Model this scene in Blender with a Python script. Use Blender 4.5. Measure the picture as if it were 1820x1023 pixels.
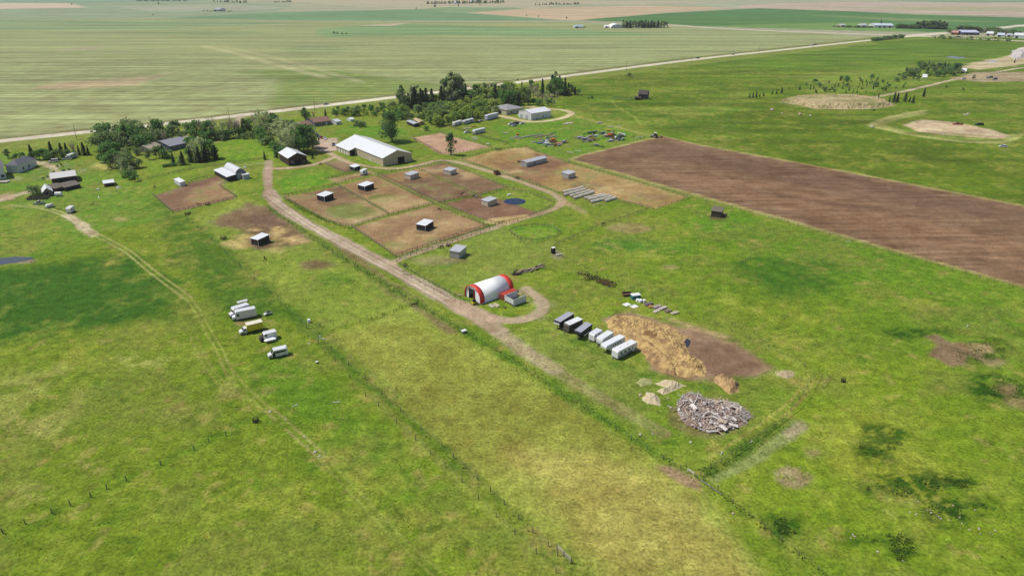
import bpy, bmesh, math, random
import numpy as np
from mathutils import Vector, Matrix

for _o in list(bpy.data.objects):
    bpy.data.objects.remove(_o)
SC = bpy.context.scene
COL = SC.collection
R = math.radians

# ------------------------------------------------------------------ camera
H_CAM = 106.0
F_PX, Y_HOR = 1215.0, -50.0                       # focal length and horizon row in photo pixels (1820 x 1023)
PITCH = math.atan((511.5 - Y_HOR) / F_PX)
cd = bpy.data.cameras.new('camera')
cd.sensor_width = 36.0
cd.lens = F_PX / 1820.0 * 36.0
cd.clip_start, cd.clip_end = 0.5, 40000.0
cam = bpy.data.objects.new('camera', cd)
COL.objects.link(cam)
cam.location = (0, 0, H_CAM)
cam.rotation_euler = (math.pi / 2 - PITCH, 0, 0)
SC.camera = cam

# ------------------------------------------------------------------ light
SUN_AZ, SUN_EL = 277.0, 58.0                      # clockwise from the view direction, degrees
w = bpy.data.worlds.new('World')
SC.world = w
w.use_nodes = True
nt = w.node_tree
bg = nt.nodes['Background']
sky = nt.nodes.new('ShaderNodeTexSky')
sky.sky_type = 'NISHITA'
sky.sun_disc = False
sky.sun_elevation = R(SUN_EL)
sky.sun_rotation = R(SUN_AZ)
nt.links.new(sky.outputs[0], bg.inputs[0])
bg.inputs[1].default_value = 0.092
sl = bpy.data.lights.new('sun', 'SUN')
sl.energy = 4.2
sl.angle = R(0.5)
sl.color = (1.0, 0.955, 0.88)
sun = bpy.data.objects.new('sun', sl)
COL.objects.link(sun)
sdir = Vector((math.sin(R(SUN_AZ)) * math.cos(R(SUN_EL)), math.cos(R(SUN_AZ)) * math.cos(R(SUN_EL)), math.sin(R(SUN_EL))))
sun.rotation_euler = sdir.to_track_quat('Z', 'Y').to_euler()
SC.view_settings.view_transform = 'Standard'
SC.view_settings.look = 'None'
SC.view_settings.gamma = 1.0
SC.view_settings.exposure = 0.0
SC.cycles.max_bounces = 5
SC.cycles.diffuse_bounces = 2
SC.cycles.glossy_bounces = 2
SC.cycles.transparent_max_bounces = 8
SC.cycles.volume_bounces = 0
SC.cycles.use_adaptive_sampling = False

# ------------------------------------------------------------------ survey: photo pixel -> point on the land
CP, SP = math.cos(PITCH), math.sin(PITCH)
def P(x, y, z=0.0):
    u = (x - 910.0) / F_PX
    v = (511.5 - y) / F_PX
    dx, dy, dz = u, CP + v * SP, -SP + v * CP
    t = (z - H_CAM) / dz
    return Vector((dx * t, dy * t, z))
def proj(p):
    x, y, z = p[0], p[1], p[2] - H_CAM
    f = y * CP - z * SP
    up = y * SP + z * CP
    return 910 + F_PX * x / f, 511.5 - F_PX * up / f
def hgt(x, y, dpx):
    """height in metres of something standing at pixel (x, y) that is dpx tall there"""
    b = P(x, y)
    y0 = proj(b)[1]
    y1 = proj((b.x, b.y, 1.0))[1]
    return dpx / max(1e-6, (y0 - y1))
def mpp(x, y):
    b = P(x, y)
    return math.sqrt(b.x ** 2 + b.y ** 2 + H_CAM ** 2) / F_PX
def ang(p, q):
    return math.atan2(q[1] - p[1], q[0] - p[0])

# ------------------------------------------------------------------ materials
def lin(c):
    c = c / 255.0
    return c / 12.92 if c <= 0.04045 else ((c + 0.055) / 1.055) ** 2.4
KEX = 1.13
def S(r, g, b, k=1.0):
    """albedo of a sunlit level surface that photographs as this sRGB colour"""
    return tuple(min(0.85, lin(v) / KEX * k) for v in (r, g, b))
MATS = {}
def mat(name, col, rough=0.8, metal=0.0, var=0.18, scale=1.5, bump=0.0, spec=0.3, ribs=None, hue=None, obj_coords=True):
    if name in MATS:
        return MATS[name]
    m = bpy.data.materials.new(name)
    m.use_nodes = True
    t = m.node_tree
    b = t.nodes['Principled BSDF']
    b.inputs['Roughness'].default_value = rough
    b.inputs['Metallic'].default_value = metal
    b.inputs['Specular IOR Level'].default_value = spec
    tc = t.nodes.new('ShaderNodeTexCoord')
    no = t.nodes.new('ShaderNodeTexNoise')
    no.inputs['Scale'].default_value = scale
    no.inputs['Detail'].default_value = 5
    no.inputs['Roughness'].default_value = 0.62
    t.links.new(tc.outputs['Object'], no.inputs['Vector'])
    mr = t.nodes.new('ShaderNodeMapRange')
    mr.inputs[1].default_value, mr.inputs[2].default_value = 0.28, 0.72
    mr.inputs[3].default_value, mr.inputs[4].default_value = 1 - var, 1 + var
    t.links.new(no.outputs['Fac'], mr.inputs[0])
    mx = t.nodes.new('ShaderNodeMix')
    mx.data_type = 'RGBA'
    mx.blend_type = 'MULTIPLY'
    mx.inputs[0].default_value = 1.0
    mx.inputs[6].default_value = (*col[:3], 1)
    t.links.new(mr.outputs[0], mx.inputs[7])
    out = mx.outputs[2]
    if hue:
        mh = t.nodes.new('ShaderNodeMix')
        mh.data_type = 'RGBA'
        n2 = t.nodes.new('ShaderNodeTexNoise')
        n2.inputs['Scale'].default_value = scale * 0.45
        n2.inputs['Detail'].default_value = 3
        t.links.new(tc.outputs['Object'], n2.inputs['Vector'])
        m2 = t.nodes.new('ShaderNodeMapRange')
        m2.inputs[1].default_value, m2.inputs[2].default_value = 0.42, 0.64
        t.links.new(n2.outputs['Fac'], m2.inputs[0])
        t.links.new(m2.outputs[0], mh.inputs[0])
        t.links.new(out, mh.inputs[6])
        mh.inputs[7].default_value = (*hue[:3], 1)
        out = mh.outputs[2]
    t.links.new(out, b.inputs['Base Color'])
    hsrc = None
    if ribs:
        wv = t.nodes.new('ShaderNodeTexWave')
        wv.bands_direction = ribs[0]
        wv.inputs['Scale'].default_value = ribs[1]
        t.links.new(tc.outputs['Object'], wv.inputs['Vector'])
        hsrc = wv.outputs['Fac']
    elif bump:
        hsrc = no.outputs['Fac']
    if hsrc:
        bp = t.nodes.new('ShaderNodeBump')
        bp.inputs['Strength'].default_value = bump or 0.3
        bp.inputs['Distance'].default_value = 0.05
        t.links.new(hsrc, bp.inputs['Height'])
        t.links.new(bp.outputs[0], b.inputs['Normal'])
    MATS[name] = m
    return m

# ------------------------------------------------------------------ mesh + object helpers
class MB:
    def __init__(s):
        s.v, s.f = [], []
    def add(s, vs, fs):
        o = len(s.v)
        s.v.extend(tuple(p) for p in vs)
        s.f.extend(tuple(o + i for i in q) for q in fs)
        return s
    def box(s, c, d, rz=0.0, ry=0.0, rx=0.0):
        x, y, z = d[0] / 2, d[1] / 2, d[2] / 2
        m = Matrix.Rotation(rz, 3, 'Z') @ Matrix.Rotation(ry, 3, 'Y') @ Matrix.Rotation(rx, 3, 'X')
        c = Vector(c)
        vs = [c + m @ Vector(p) for p in ((-x, -y, -z), (x, -y, -z), (x, y, -z), (-x, y, -z), (-x, -y, z), (x, -y, z), (x, y, z), (-x, y, z))]
        return s.add(vs, ((0, 3, 2, 1), (4, 5, 6, 7), (0, 1, 5, 4), (1, 2, 6, 5), (2, 3, 7, 6), (3, 0, 4, 7)))
    def beam(s, a, b, wd, ht):
        a, b = Vector(a), Vector(b)
        d = b - a
        L = d.length
        rz = math.atan2(d.y, d.x)
        ry = -math.asin(max(-1, min(1, d.z / max(L, 1e-6))))
        return s.box((a + b) / 2, (L, wd, ht), rz, ry)
    def cyl(s, a, b, r0, r1=None, n=8, caps=True):
        r1 = r0 if r1 is None else r1
        a, b = Vector(a), Vector(b)
        q = (b - a).to_track_quat('Z', 'Y')
        vs = []
        for p, r in ((a, r0), (b, r1)):
            for i in range(n):
                t = 2 * math.pi * i / n
                vs.append(p + q @ Vector((r * math.cos(t), r * math.sin(t), 0)))
        fs = [(i, (i + 1) % n, n + (i + 1) % n, n + i) for i in range(n)]
        if caps:
            fs += [tuple(reversed(range(n))), tuple(range(n, 2 * n))]
        return s.add(vs, fs)
    def prism(s, prof, y0, y1, cap=True):
        """profile of (x, z) points extruded along y"""
        n = len(prof)
        vs = [(x, y0, z) for x, z in prof] + [(x, y1, z) for x, z in prof]
        fs = [(i, (i + 1) % n, n + (i + 1) % n, n + i) for i in range(n)]
        if cap:
            fs += [tuple(reversed(range(n))), tuple(range(n, 2 * n))]
        return s.add(vs, fs)
    def prismx(s, prof, x0, x1, cap=True):
        """profile of (y, z) points extruded along x"""
        n = len(prof)
        vs = [(x0, y, z) for y, z in prof] + [(x1, y, z) for y, z in prof]
        fs = [(i, (i + 1) % n, n + (i + 1) % n, n + i) for i in range(n)]
        if cap:
            fs += [tuple(reversed(range(n))), tuple(range(n, 2 * n))]
        return s.add(vs, fs)
    def mesh(s, name, m, smooth=False):
        me = bpy.data.meshes.new(name)
        me.from_pydata(s.v, [], s.f)
        bm = bmesh.new()
        bm.from_mesh(me)
        bmesh.ops.recalc_face_normals(bm, faces=bm.faces)
        bm.to_mesh(me)
        bm.free()
        if m:
            me.materials.append(m)
        if smooth:
            me.polygons.foreach_set('use_smooth', [True] * len(me.polygons))
        return me

def tag(o, label=None, cat=None, group=None, kind=None):
    if label: o['label'] = label
    if cat: o['category'] = cat
    if group: o['group'] = group
    if kind: o['kind'] = kind
    return o
def thing(name, label, cat, loc, rz=0.0, group=None):
    o = bpy.data.objects.new(name, None)
    o.empty_display_size = 0.3
    COL.objects.link(o)
    o.location = loc
    o.rotation_euler = (0, 0, rz)
    return tag(o, label, cat, group)
def part(name, mb, m, parent=None, label=None, smooth=False, loc=None):
    me = mb if isinstance(mb, bpy.types.Mesh) else mb.mesh(name, m, smooth)
    o = bpy.data.objects.new(name, me)
    COL.objects.link(o)
    if parent: o.parent = parent
    if loc: o.location = loc
    if label: o['label'] = label
    return o
def solo(name, label, cat, mb, m, loc=(0, 0, 0), rz=0.0, group=None, smooth=False):
    o = part(name, mb, m, None, None, smooth)
    o.location = loc
    o.rotation_euler = (0, 0, rz)
    return tag(o, label, cat, group)
CHILD = {}
def copy_tree(o, parent=None, kids=None):
    c = o.copy()
    COL.objects.link(c)
    if parent:
        c.parent = parent
    for ch in list(o.children):
        copy_tree(ch, c)
    return c
def frame(C, L, Rr, z=0.0):
    """corner + two neighbours (photo pixels, at height z) -> centre, angle of the C-L edge, lengths, side sign"""
    c, l, r = P(*C, z), P(*L, z), P(*Rr, z)
    u = (l - c); u.z = 0
    a = u.length
    u.normalize()
    n = Vector((-u.y, u.x, 0))
    b = (r - c).dot(n)
    s = 1 if b > 0 else -1
    b = abs(b)
    ctr = c + u * a / 2 + n * s * b / 2
    ctr.z = 0
    return ctr, math.atan2(u.y, u.x), a, b, s
# ================================================================== the land
_rs = np.random.RandomState(7)
_perm = _rs.rand(512 * 512).astype(np.float32)
def vnoise(x, y):
    xi = np.floor(x).astype(np.int64); yi = np.floor(y).astype(np.int64)
    fx = (x - xi).astype(np.float32); fy = (y - yi).astype(np.float32)
    fx = fx * fx * (3 - 2 * fx); fy = fy * fy * (3 - 2 * fy)
    def h(i, j):
        return _perm[((i * 73 + j * 9277 + (i * j) % 331 * 17) % (512 * 512))]
    a, b, c, d = h(xi, yi), h(xi + 1, yi), h(xi, yi + 1), h(xi + 1, yi + 1)
    return (a * (1 - fx) + b * fx) * (1 - fy) + (c * (1 - fx) + d * fx) * fy
def fbm(x, y, o=4):
    s = 0; amp = 0.5; tot = 0
    for k in range(o):
        s = s + amp * vnoise(x * (2 ** k) + 31.7 * k, y * (2 ** k) - 17.3 * k)
        tot += amp; amp *= 0.55
    return s / tot
def sstep(a, b, x):
    t = np.clip((x - a) / (b - a), 0, 1)
    return t * t * (3 - 2 * t)
def W(px):
    return np.array([P(*q)[:2] for q in px])
def ell(cx, cy, rx, ry, n=18, rot=0.0):
    out = []
    for i in range(n):
        t = 2 * math.pi * i / n
        a, b = rx * math.cos(t), ry * math.sin(t)
        out.append((cx + a * math.cos(rot) - b * math.sin(rot), cy + a * math.sin(rot) + b * math.cos(rot)))
    return out
def sdist(pts, poly):
    x, y = pts[:, 0], pts[:, 1]
    d = np.full(len(x), 1e18)
    ins = np.zeros(len(x), bool)
    n = len(poly)
    for i in range(n):
        ax, ay = poly[i]; bx, by = poly[(i + 1) % n]
        ex, ey = bx - ax, by - ay
        t = np.clip(((x - ax) * ex + (y - ay) * ey) / (ex * ex + ey * ey + 1e-12), 0, 1)
        d = np.minimum(d, (x - ax - t * ex) ** 2 + (y - ay - t * ey) ** 2)
        c = (ay > y) != (by > y)
        if ey != 0:
            ins ^= c & (x < ex * (y - ay) / ey + ax)
    d = np.sqrt(d)
    return np.where(ins, -d, d)
def smooth_line(poly, it=2):
    for _ in range(it):
        q = [poly[0]]
        for a, b in zip(poly[:-1], poly[1:]):
            q += [a * .75 + b * .25, a * .25 + b * .75]
        q.append(poly[-1])
        poly = np.array(q)
    return poly
def ldist(pts, line):
    """signed offset from a polyline and its unsigned distance"""
    x, y = pts[:, 0], pts[:, 1]
    best = np.full(len(x), 1e18); sg = np.zeros(len(x))
    for (ax, ay), (bx, by) in zip(line[:-1], line[1:]):
        ex, ey = bx - ax, by - ay
        t = np.clip(((x - ax) * ex + (y - ay) * ey) / (ex * ex + ey * ey + 1e-12), 0, 1)
        dx, dy = x - ax - t * ex, y - ay - t * ey
        d = dx * dx + dy * dy
        k = d < best
        best = np.where(k, d, best)
        sg = np.where(k, np.sign(ex * dy - ey * dx), sg)
    return np.sqrt(best), sg
LAYERS = []
def poly(px, col, a=1.0, soft=2.0, warp=1.5, nm=None):
    LAYERS.append(('p', W(px), col, a, soft, warp, nm, 0, None))
def blob(cx, cy, rx, ry, col, a=1.0, soft=4.0, warp=3.0, nm=None, rot=0.0):
    poly(ell(cx, cy, rx, ry, 18, rot), col, a, soft, warp, nm)
def path(px, width, col, a=1.0, soft=1.0, warp=0.6, nm=None, ruts=None):
    LAYERS.append(('l', smooth_line(W(px)), col, a, soft, warp, nm, width, ruts))

GR = S(112, 134, 46)
LATE = []
def build_layers():
    # ---- far country, hazy fields one behind another
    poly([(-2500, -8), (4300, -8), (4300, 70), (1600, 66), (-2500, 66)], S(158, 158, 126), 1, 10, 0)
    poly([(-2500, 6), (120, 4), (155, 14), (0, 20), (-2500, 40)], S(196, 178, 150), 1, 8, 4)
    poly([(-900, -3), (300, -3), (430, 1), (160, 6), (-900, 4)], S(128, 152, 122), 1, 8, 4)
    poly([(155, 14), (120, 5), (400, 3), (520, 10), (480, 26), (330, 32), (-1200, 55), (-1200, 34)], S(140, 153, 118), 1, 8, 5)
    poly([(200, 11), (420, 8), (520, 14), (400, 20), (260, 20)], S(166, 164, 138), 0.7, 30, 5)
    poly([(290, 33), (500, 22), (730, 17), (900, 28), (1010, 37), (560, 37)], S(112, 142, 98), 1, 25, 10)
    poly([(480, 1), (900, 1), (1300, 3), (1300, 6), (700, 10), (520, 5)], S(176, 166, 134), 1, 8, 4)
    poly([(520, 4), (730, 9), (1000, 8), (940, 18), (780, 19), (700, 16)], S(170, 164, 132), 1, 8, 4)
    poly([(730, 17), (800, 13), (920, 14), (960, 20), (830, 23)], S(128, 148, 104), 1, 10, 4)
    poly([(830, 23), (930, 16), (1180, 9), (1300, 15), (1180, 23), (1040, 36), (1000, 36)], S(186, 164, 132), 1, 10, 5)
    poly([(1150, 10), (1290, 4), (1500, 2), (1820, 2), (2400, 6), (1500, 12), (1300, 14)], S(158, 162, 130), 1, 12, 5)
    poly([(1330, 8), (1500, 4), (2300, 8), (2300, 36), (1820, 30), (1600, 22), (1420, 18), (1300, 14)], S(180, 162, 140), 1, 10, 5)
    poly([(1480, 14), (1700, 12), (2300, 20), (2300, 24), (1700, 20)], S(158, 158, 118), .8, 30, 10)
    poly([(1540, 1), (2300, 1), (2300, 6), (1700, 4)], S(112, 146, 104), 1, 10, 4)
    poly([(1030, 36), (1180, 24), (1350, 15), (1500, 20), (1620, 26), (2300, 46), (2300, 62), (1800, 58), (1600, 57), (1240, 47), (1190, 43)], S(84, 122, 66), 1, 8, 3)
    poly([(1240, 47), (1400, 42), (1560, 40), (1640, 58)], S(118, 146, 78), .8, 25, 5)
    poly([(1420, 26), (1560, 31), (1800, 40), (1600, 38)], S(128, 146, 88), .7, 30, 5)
    # ---- crop field beyond the road
    poly([(-2500, 320), (0, 247), (290, 218), (580, 184), (900, 146), (1235, 102), (1550, 68), (1470, 61), (1240, 50), (1010, 40), (560, 38), (300, 34), (-2500, 52)], S(146, 151, 101), 1, 6, 0)
    poly([(1000, 42), (1200, 48), (1550, 66), (1300, 92), (1000, 128), (900, 110), (800, 70)], S(148, 156, 106), .6, 60, 20)
    poly([(-1500, 60), (-1500, 40), (330, 36), (540, 40), (300, 52)], S(128, 148, 102), .8, 40, 15)
    poly([(570, 66), (560, 52), (700, 42), (1000, 52), (1200, 62), (1000, 66), (800, 63)], S(116, 146, 96), .8, 40, 15)
    poly([(640, 46), (730, 40), (700, 46)], S(186, 170, 144), .8, 12, 6)
    poly([(500, 140), (420, 128), (560, 122), (640, 132), (800, 152), (740, 166), (580, 182), (480, 190)], S(116, 138, 78), .75, 25, 10)
    poly([(40, 158), (110, 146), (270, 136), (300, 130), (240, 152), (120, 160)], S(172, 150, 118), .75, 16, 8)
    poly([(100, 88), (180, 82), (160, 90)], S(156, 140, 118), .7, 25, 8)
    poly([(200, 58), (420, 55), (480, 58), (380, 64)], S(124, 142, 94), .6, 30, 10)
    blob(560, 90, 60, 8, S(126, 140, 92), .6, 25, 8)
    path([(362, 82), (420, 95), (500, 118), (580, 138)], 9, S(184, 176, 130), .85, 4, 1, None, (7, 3.5))
    path([(400, 84), (470, 98), (560, 122), (640, 146)], 7, S(180, 172, 126), .7, 4, 1, None, (6, 2.5))
    # ---- big pasture on the right
    poly([(1000, 138), (1235, 108), (1400, 90), (1550, 75), (1690, 68), (3500, 60), (3500, 900), (1820, 372), (1500, 306), (1180, 242), (1000, 205)], S(93, 117, 28), 1, 8, 2)
    poly([(1150, 110), (1400, 92), (1600, 75), (2400, 90), (2400, 130), (1700, 112), (1400, 128)], S(92, 122, 32), .8, 50, 15)
    poly([(1180, 190), (1400, 190), (1600, 240), (1820, 290), (2400, 420), (2400, 520), (1820, 365), (1450, 292)], S(88, 108, 26), .8, 25, 8)
    poly([(1040, 172), (1180, 195), (1330, 215), (1300, 250), (1190, 238), (1060, 208)], S(92, 118, 36), .8, 12, 6)
    poly([(1420, 132), (1640, 118), (1700, 130), (1600, 160), (1450, 168)], S(118, 140, 56), .7, 20, 10)
    poly([(1100, 195), (1260, 185), (1340, 195), (1250, 205)], S(106, 134, 52), .6, 15, 8)
    path([(1085, 178), (1100, 192), (1130, 210), (1140, 222)], 3, S(138, 150, 70), .7, 1.5, .5)
    path([(1385, 184), (1420, 192), (1460, 186), (1500, 178), (1590, 190)], 4, S(112, 142, 58), .4, 3, 2)
    # dug mounds
    poly([(1383, 182), (1400, 174), (1450, 171), (1520, 171), (1575, 179), (1592, 187), (1560, 193), (1500, 195), (1450, 194), (1420, 187)], S(178, 160, 122), 1, 3, 3)
    poly([(1440, 180), (1500, 183), (1545, 189), (1500, 192), (1455, 191)], S(146, 132, 84), .7, 8, 5)
    poly([(1545, 222), (1580, 207), (1640, 195), (1650, 202), (1600, 212), (1570, 222), (1610, 232), (1700, 245), (1775, 247), (1800, 236), (1815, 240), (1790, 256), (1700, 253), (1600, 238)], S(150, 150, 86), .8, 4, 2)
    poly([(1605, 222), (1635, 213), (1690, 216), (1760, 230), (1798, 242), (1775, 246), (1690, 241), (1630, 234)], S(192, 172, 138), 1, 3, 3)
    poly([(1650, 232), (1700, 236), (1760, 243), (1690, 241)], S(156, 146, 92), .7, 4, 3)
    path([(1500, 183), (1560, 172), (1620, 160), (1700, 140), (1760, 130), (1830, 118), (1900, 112)], 5, S(186, 172, 140), 1, 2, .6)
    poly([(1690, 140), (1730, 128), (1830, 128), (1900, 135), (1830, 145), (1740, 146)], S(172, 152, 122), .85, 8, 8)
    poly([(1700, 120), (1740, 124), (1800, 118), (1900, 95), (1830, 88), (1790, 100), (1730, 112)], S(196, 176, 142), .8, 10, 8)
    poly([(1680, 102), (1690, 100), (1716, 102), (1702, 105)], S(150, 156, 162), 1, 3, 1)
    poly([(1750, 111), (1765, 107), (1775, 108), (1768, 112)], S(176, 176, 176), 1, 3, 1)
    # ---- roads (verges first)
    path([(-700, 340), (0, 256), (290, 227), (580, 194), (900, 155), (1235, 110), (1400, 92), (1540, 77)], 38, S(128, 138, 62), .8, 10, 3)
    path([(-700, 330), (0, 247), (290, 217), (580, 183), (900, 145), (1235, 102), (1550, 68)], 9, S(120, 112, 76), .75, 4, 1.5)
    path([(-700, 333), (0, 250), (290, 221.5), (580, 187.5), (900, 149.5), (1235, 105.2), (1400, 88), (1550, 71), (1680, 60), (1730, 54)], 12.5, S(208, 198, 174), 1, 1.5, .5)
    path([(1190, 45), (1330, 54), (1480, 59), (1600, 63), (1820, 73), (2200, 96)], 15, S(206, 194, 168), 1, 4, 1)
    path([(1600, 65), (1650, 61), (1740, 54), (1770, 51), (1820, 45), (1950, 33)], 20, S(208, 198, 176), 1, 4, 1)
    path([(430, 203), (425, 212), (420, 222)], 7, S(190, 176, 150), .9, 3, 1)
    # ---- yards
    poly([(0, 270), (160, 290), (240, 318), (270, 345), (330, 385), (300, 470), (120, 420), (-200, 400), (-200, 280)], S(104, 140, 54), .7, 15, 6)
    poly([(380, 252), (440, 246), (480, 262), (500, 280), (465, 292), (395, 295), (370, 275)], S(108, 142, 42), 1, 4, 2)
    poly([(255, 290), (290, 280), (400, 292), (470, 290), (380, 306), (280, 318), (260, 312)], S(112, 142, 46), .9, 5, 3)
    poly([(590, 235), (640, 222), (720, 230), (730, 258), (620, 240)], S(94, 138, 42), .9, 6, 3)
    poly([(735, 240), (800, 230), (890, 255), (900, 262), (860, 270), (800, 246)], S(104, 140, 46), .8, 5, 3)
    poly([(870, 225), (1010, 205), (1130, 238), (1160, 244), (1010, 282), (900, 258)], S(96, 136, 42), .9, 5, 3)
    poly([(930, 200), (1010, 192), (1180, 238), (1160, 245), (1010, 206)], S(118, 140, 54), .7, 6, 3)
    path([(1010, 203), (1080, 222), (1150, 240), (1200, 248)], 4, S(150, 152, 76), .8, 2, 1)
    poly([(487, 312), (560, 297), (600, 318), (560, 332), (500, 345)], S(98, 142, 40), 1, 4, 2)
    poly([(660, 285), (740, 297), (800, 284), (790, 292), (700, 305), (640, 298)], S(110, 140, 48), .7, 3, 2)
    blob(185, 295, 22, 8, S(176, 166, 96), .8, 5, 3)
    poly([(60, 300), (100, 285), (150, 300), (120, 318), (80, 318)], S(116, 140, 70), .7, 6, 4)
    poly([(40, 300), (110, 288), (160, 300), (140, 322), (60, 322)], S(156, 152, 112), .6, 5, 4, ('n3', .5, .66))
    poly([(40, 300), (110, 288), (160, 300), (140, 322), (60, 322)], S(74, 106, 44), .6, 5, 4, ('n2', .5, .66))
    path([(60, 288), (85, 292), (100, 300), (95, 318)], 5, S(188, 168, 138), .9, 3, 2)
    blob(25, 318, 20, 4, S(166, 164, 120), .6, 6, 3)
    # ---- middle pastures
    poly([(330, 385), (420, 352), (480, 362), (800, 560), (1245, 850), (1400, 1100), (1050, 1060), (700, 720)], S(130, 143, 56), 1, 4, 2)
    poly([(330, 390), (470, 362), (700, 520), (690, 560), (560, 590)], S(122, 142, 58), .8, 12, 6)
    poly([(560, 600), (700, 560), (900, 640), (1240, 850), (1330, 1023), (1060, 1040)], S(148, 146, 66), .5, 14, 6)
    poly([(900, 800), (1050, 790), (1240, 900), (1350, 1060), (1100, 1023)], S(166, 154, 82), .7, 12, 6)
    poly([(370, 395), (440, 362), (500, 366), (560, 425), (520, 440), (430, 412)], S(128, 104, 78), .95, 6, 4)
    poly([(420, 395), (480, 375), (520, 400), (470, 408)], S(112, 86, 70), .7, 8, 4)
    poly([(385, 440), (400, 410), (470, 400), (500, 400), (545, 430), (520, 436), (440, 440)], S(190, 164, 108), .8, 5, 4, ('n2', .35, .55))
    poly([(440, 425), (480, 415), (500, 440), (450, 445)], S(120, 98, 74), .8, 4, 3)
    blob(490, 445, 16, 6, S(180, 162, 102), .6, 4, 3)
    blob(565, 470, 32, 7, S(122, 98, 72), .8, 5, 3)
    blob(590, 497, 32, 10, S(84, 124, 44), .6, 6, 4)
    path([(600, 440), (680, 500), (750, 545), (800, 585)], 6, S(128, 106, 76), .8, 3, 2)
    path([(480, 368), (600, 452), (700, 514), (800, 572), (880, 620), (1020, 710), (1150, 795), (1245, 852)], 4.0, S(80, 118, 34), .8, 2.4, 1.4)
    blob(615, 300, 20, 6, S(110, 92, 70), .3, 3, 2)
    # left fields
    poly([(330, 385), (700, 720), (1050, 1060), (300, 1150), (-700, 1150), (-700, 380), (120, 420)], S(112, 132, 42), 1, 3, 1.5)
    poly([(270, 350), (335, 388), (520, 555), (420, 570), (330, 490), (280, 400)], S(76, 108, 36), .9, 10, 5)
    poly([(-300, 500), (60, 470), (240, 455), (330, 520), (300, 560), (180, 580), (60, 600), (-300, 660)], S(60, 100, 32), .97, 16, 8)
    poly([(-300, 400), (80, 378), (200, 430), (60, 470), (-300, 490)], S(104, 136, 48), .7, 12, 6)
    poly([(400, 660), (520, 620), (760, 830), (900, 960), (700, 900), (560, 780)], S(92, 128, 38), .7, 14, 6)
    poly([(-100, 690), (120, 650), (160, 720), (0, 800)], S(146, 144, 74), .55, 10, 6, ('n2', .4, .6))
    for q in ((40, 760, 60, 25), (250, 640, 60, 16), (330, 740, 50, 14), (160, 830, 40, 14), (430, 700, 40, 12), (60, 880, 50, 16)):
        blob(*q, S(160, 150, 86), .5, 6, 4, ('n3', .4, .6))
    for q in ((560, 820, 50, 14), (480, 860, 40, 10), (330, 895, 22, 7), (180, 690, 40, 14), (520, 930, 40, 12)):
        blob(*q, S(74, 116, 34), .6, 4, 3, ('n3', .35, .6))
    path([(345, 395), (520, 556), (660, 690), (860, 870), (1040, 1030)], 3.8, S(74, 108, 30), .8, 2.4, 1.8, ('n3', .2, .5))
    path([(540, 570), (650, 670), (700, 710)], 6, S(78, 112, 34), .5, 3, 2)
    path([(660, 700), (760, 800), (860, 900), (990, 1025)], 2.2, S(140, 142, 62), .5, 1, .6)
    path([(0, 843 + 120), (150, 885), (300, 820), (440, 745)], 2.5, S(90, 122, 36), .5, 1.5, .8)
    path([(540, 600), (640, 575), (720, 545), (740, 535)], 3, S(92, 124, 38), .4, 1.5, 1)
    # wheel track across the left field
    path([(20, 366), (70, 368), (100, 376), (130, 388)], 4.5, S(168, 162, 104), .9, 1.2, .6, None, (2.2, .9))
    path([(118, 383), (140, 395), (155, 410), (168, 418)], 4.6, S(188, 172, 138), .95, 1.6, 1)
    path([(165, 414), (200, 432), (230, 448), (260, 475), (300, 505), (335, 530)], 3.0, S(158, 156, 94), .85, .7, .5, None, (2.2, .7))
    path([(335, 530), (350, 550), (370, 590), (390, 620), (410, 670)], 3.0, S(152, 158, 76), .7, .7, .4, None, (1.7, .6))
    path([(345, 600), (360, 640), (400, 690), (420, 700)], 3.0, S(156, 156, 80), .6, .7, .4, None, (1.7, .5))
    path([(395, 640), (430, 690), (480, 732)], 3.0, S(150, 152, 74), .6, .8, .5, None, (1.9, .6))
    path([(480, 730), (520, 765), (570, 810)], 3.0, S(166, 156, 98), .6, .8, .6, ('n3', .25, .5), (1.9, .6))
    path([(570, 810), (640, 885), (700, 950), (800, 1040)], 3.0, S(150, 150, 76), .42, .7, .4, None, (1.6, .5))
    blob(405, 690, 14, 14, S(150, 150, 76), .5, 2, 1)
    blob(35, 463, 32, 5, S(140, 128, 104), .9, 2, 1)
    blob(215, 390, 18, 5, S(168, 150, 96), .7, 3, 2)
    blob(440, 575, 22, 4, S(172, 150, 108), .8, 1.6, 1)
    blob(470, 598, 12, 4, S(160, 148, 100), .6, 1.6, 1)
    blob(500, 668, 24, 4, S(156, 152, 80), .5, 2, 1)
    for q in ((1700, 560, 90, 14), (1500, 620, 70, 12), (1250, 470, 60, 9), (1350, 420, 70, 10), (1180, 520, 50, 8), (1640, 700, 70, 14), (1520, 430, 70, 8), (1760, 800, 60, 18), (1480, 830, 40, 14), (1560, 720, 60, 10)):
        LATE.append((q, S(72, 112, 30), .75))
    for q in ((1450, 560, 80, 14), (1620, 640, 60, 12), (1300, 530, 70, 10), (1700, 760, 70, 16), (1560, 840, 50, 12), (1180, 455, 50, 8), (1660, 540, 90, 10), (1780, 960, 40, 30), (1640, 1000, 50, 16)):
        LATE.append((q, S(150, 154, 56), .42))
    # right pastures
    poly([(700, 470), (900, 398), (1000, 400), (1160, 372), (1230, 352), (1820, 512), (2600, 760), (2600, 1400), (1500, 1200), (1245, 850), (850, 560)], S(112, 135, 44), 1, 3, 1.5)
    poly([(1230, 360), (1500, 425), (1820, 520), (2300, 700), (1900, 720), (1500, 560), (1250, 420)], S(98, 132, 38), .8, 20, 8)
    blob(1400, 490, 95, 40, S(66, 106, 32), .7, 18, 12)
    blob(1395, 492, 80, 34, S(52, 96, 28), .7, 14, 12, ('n2', .40, .62))
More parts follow.
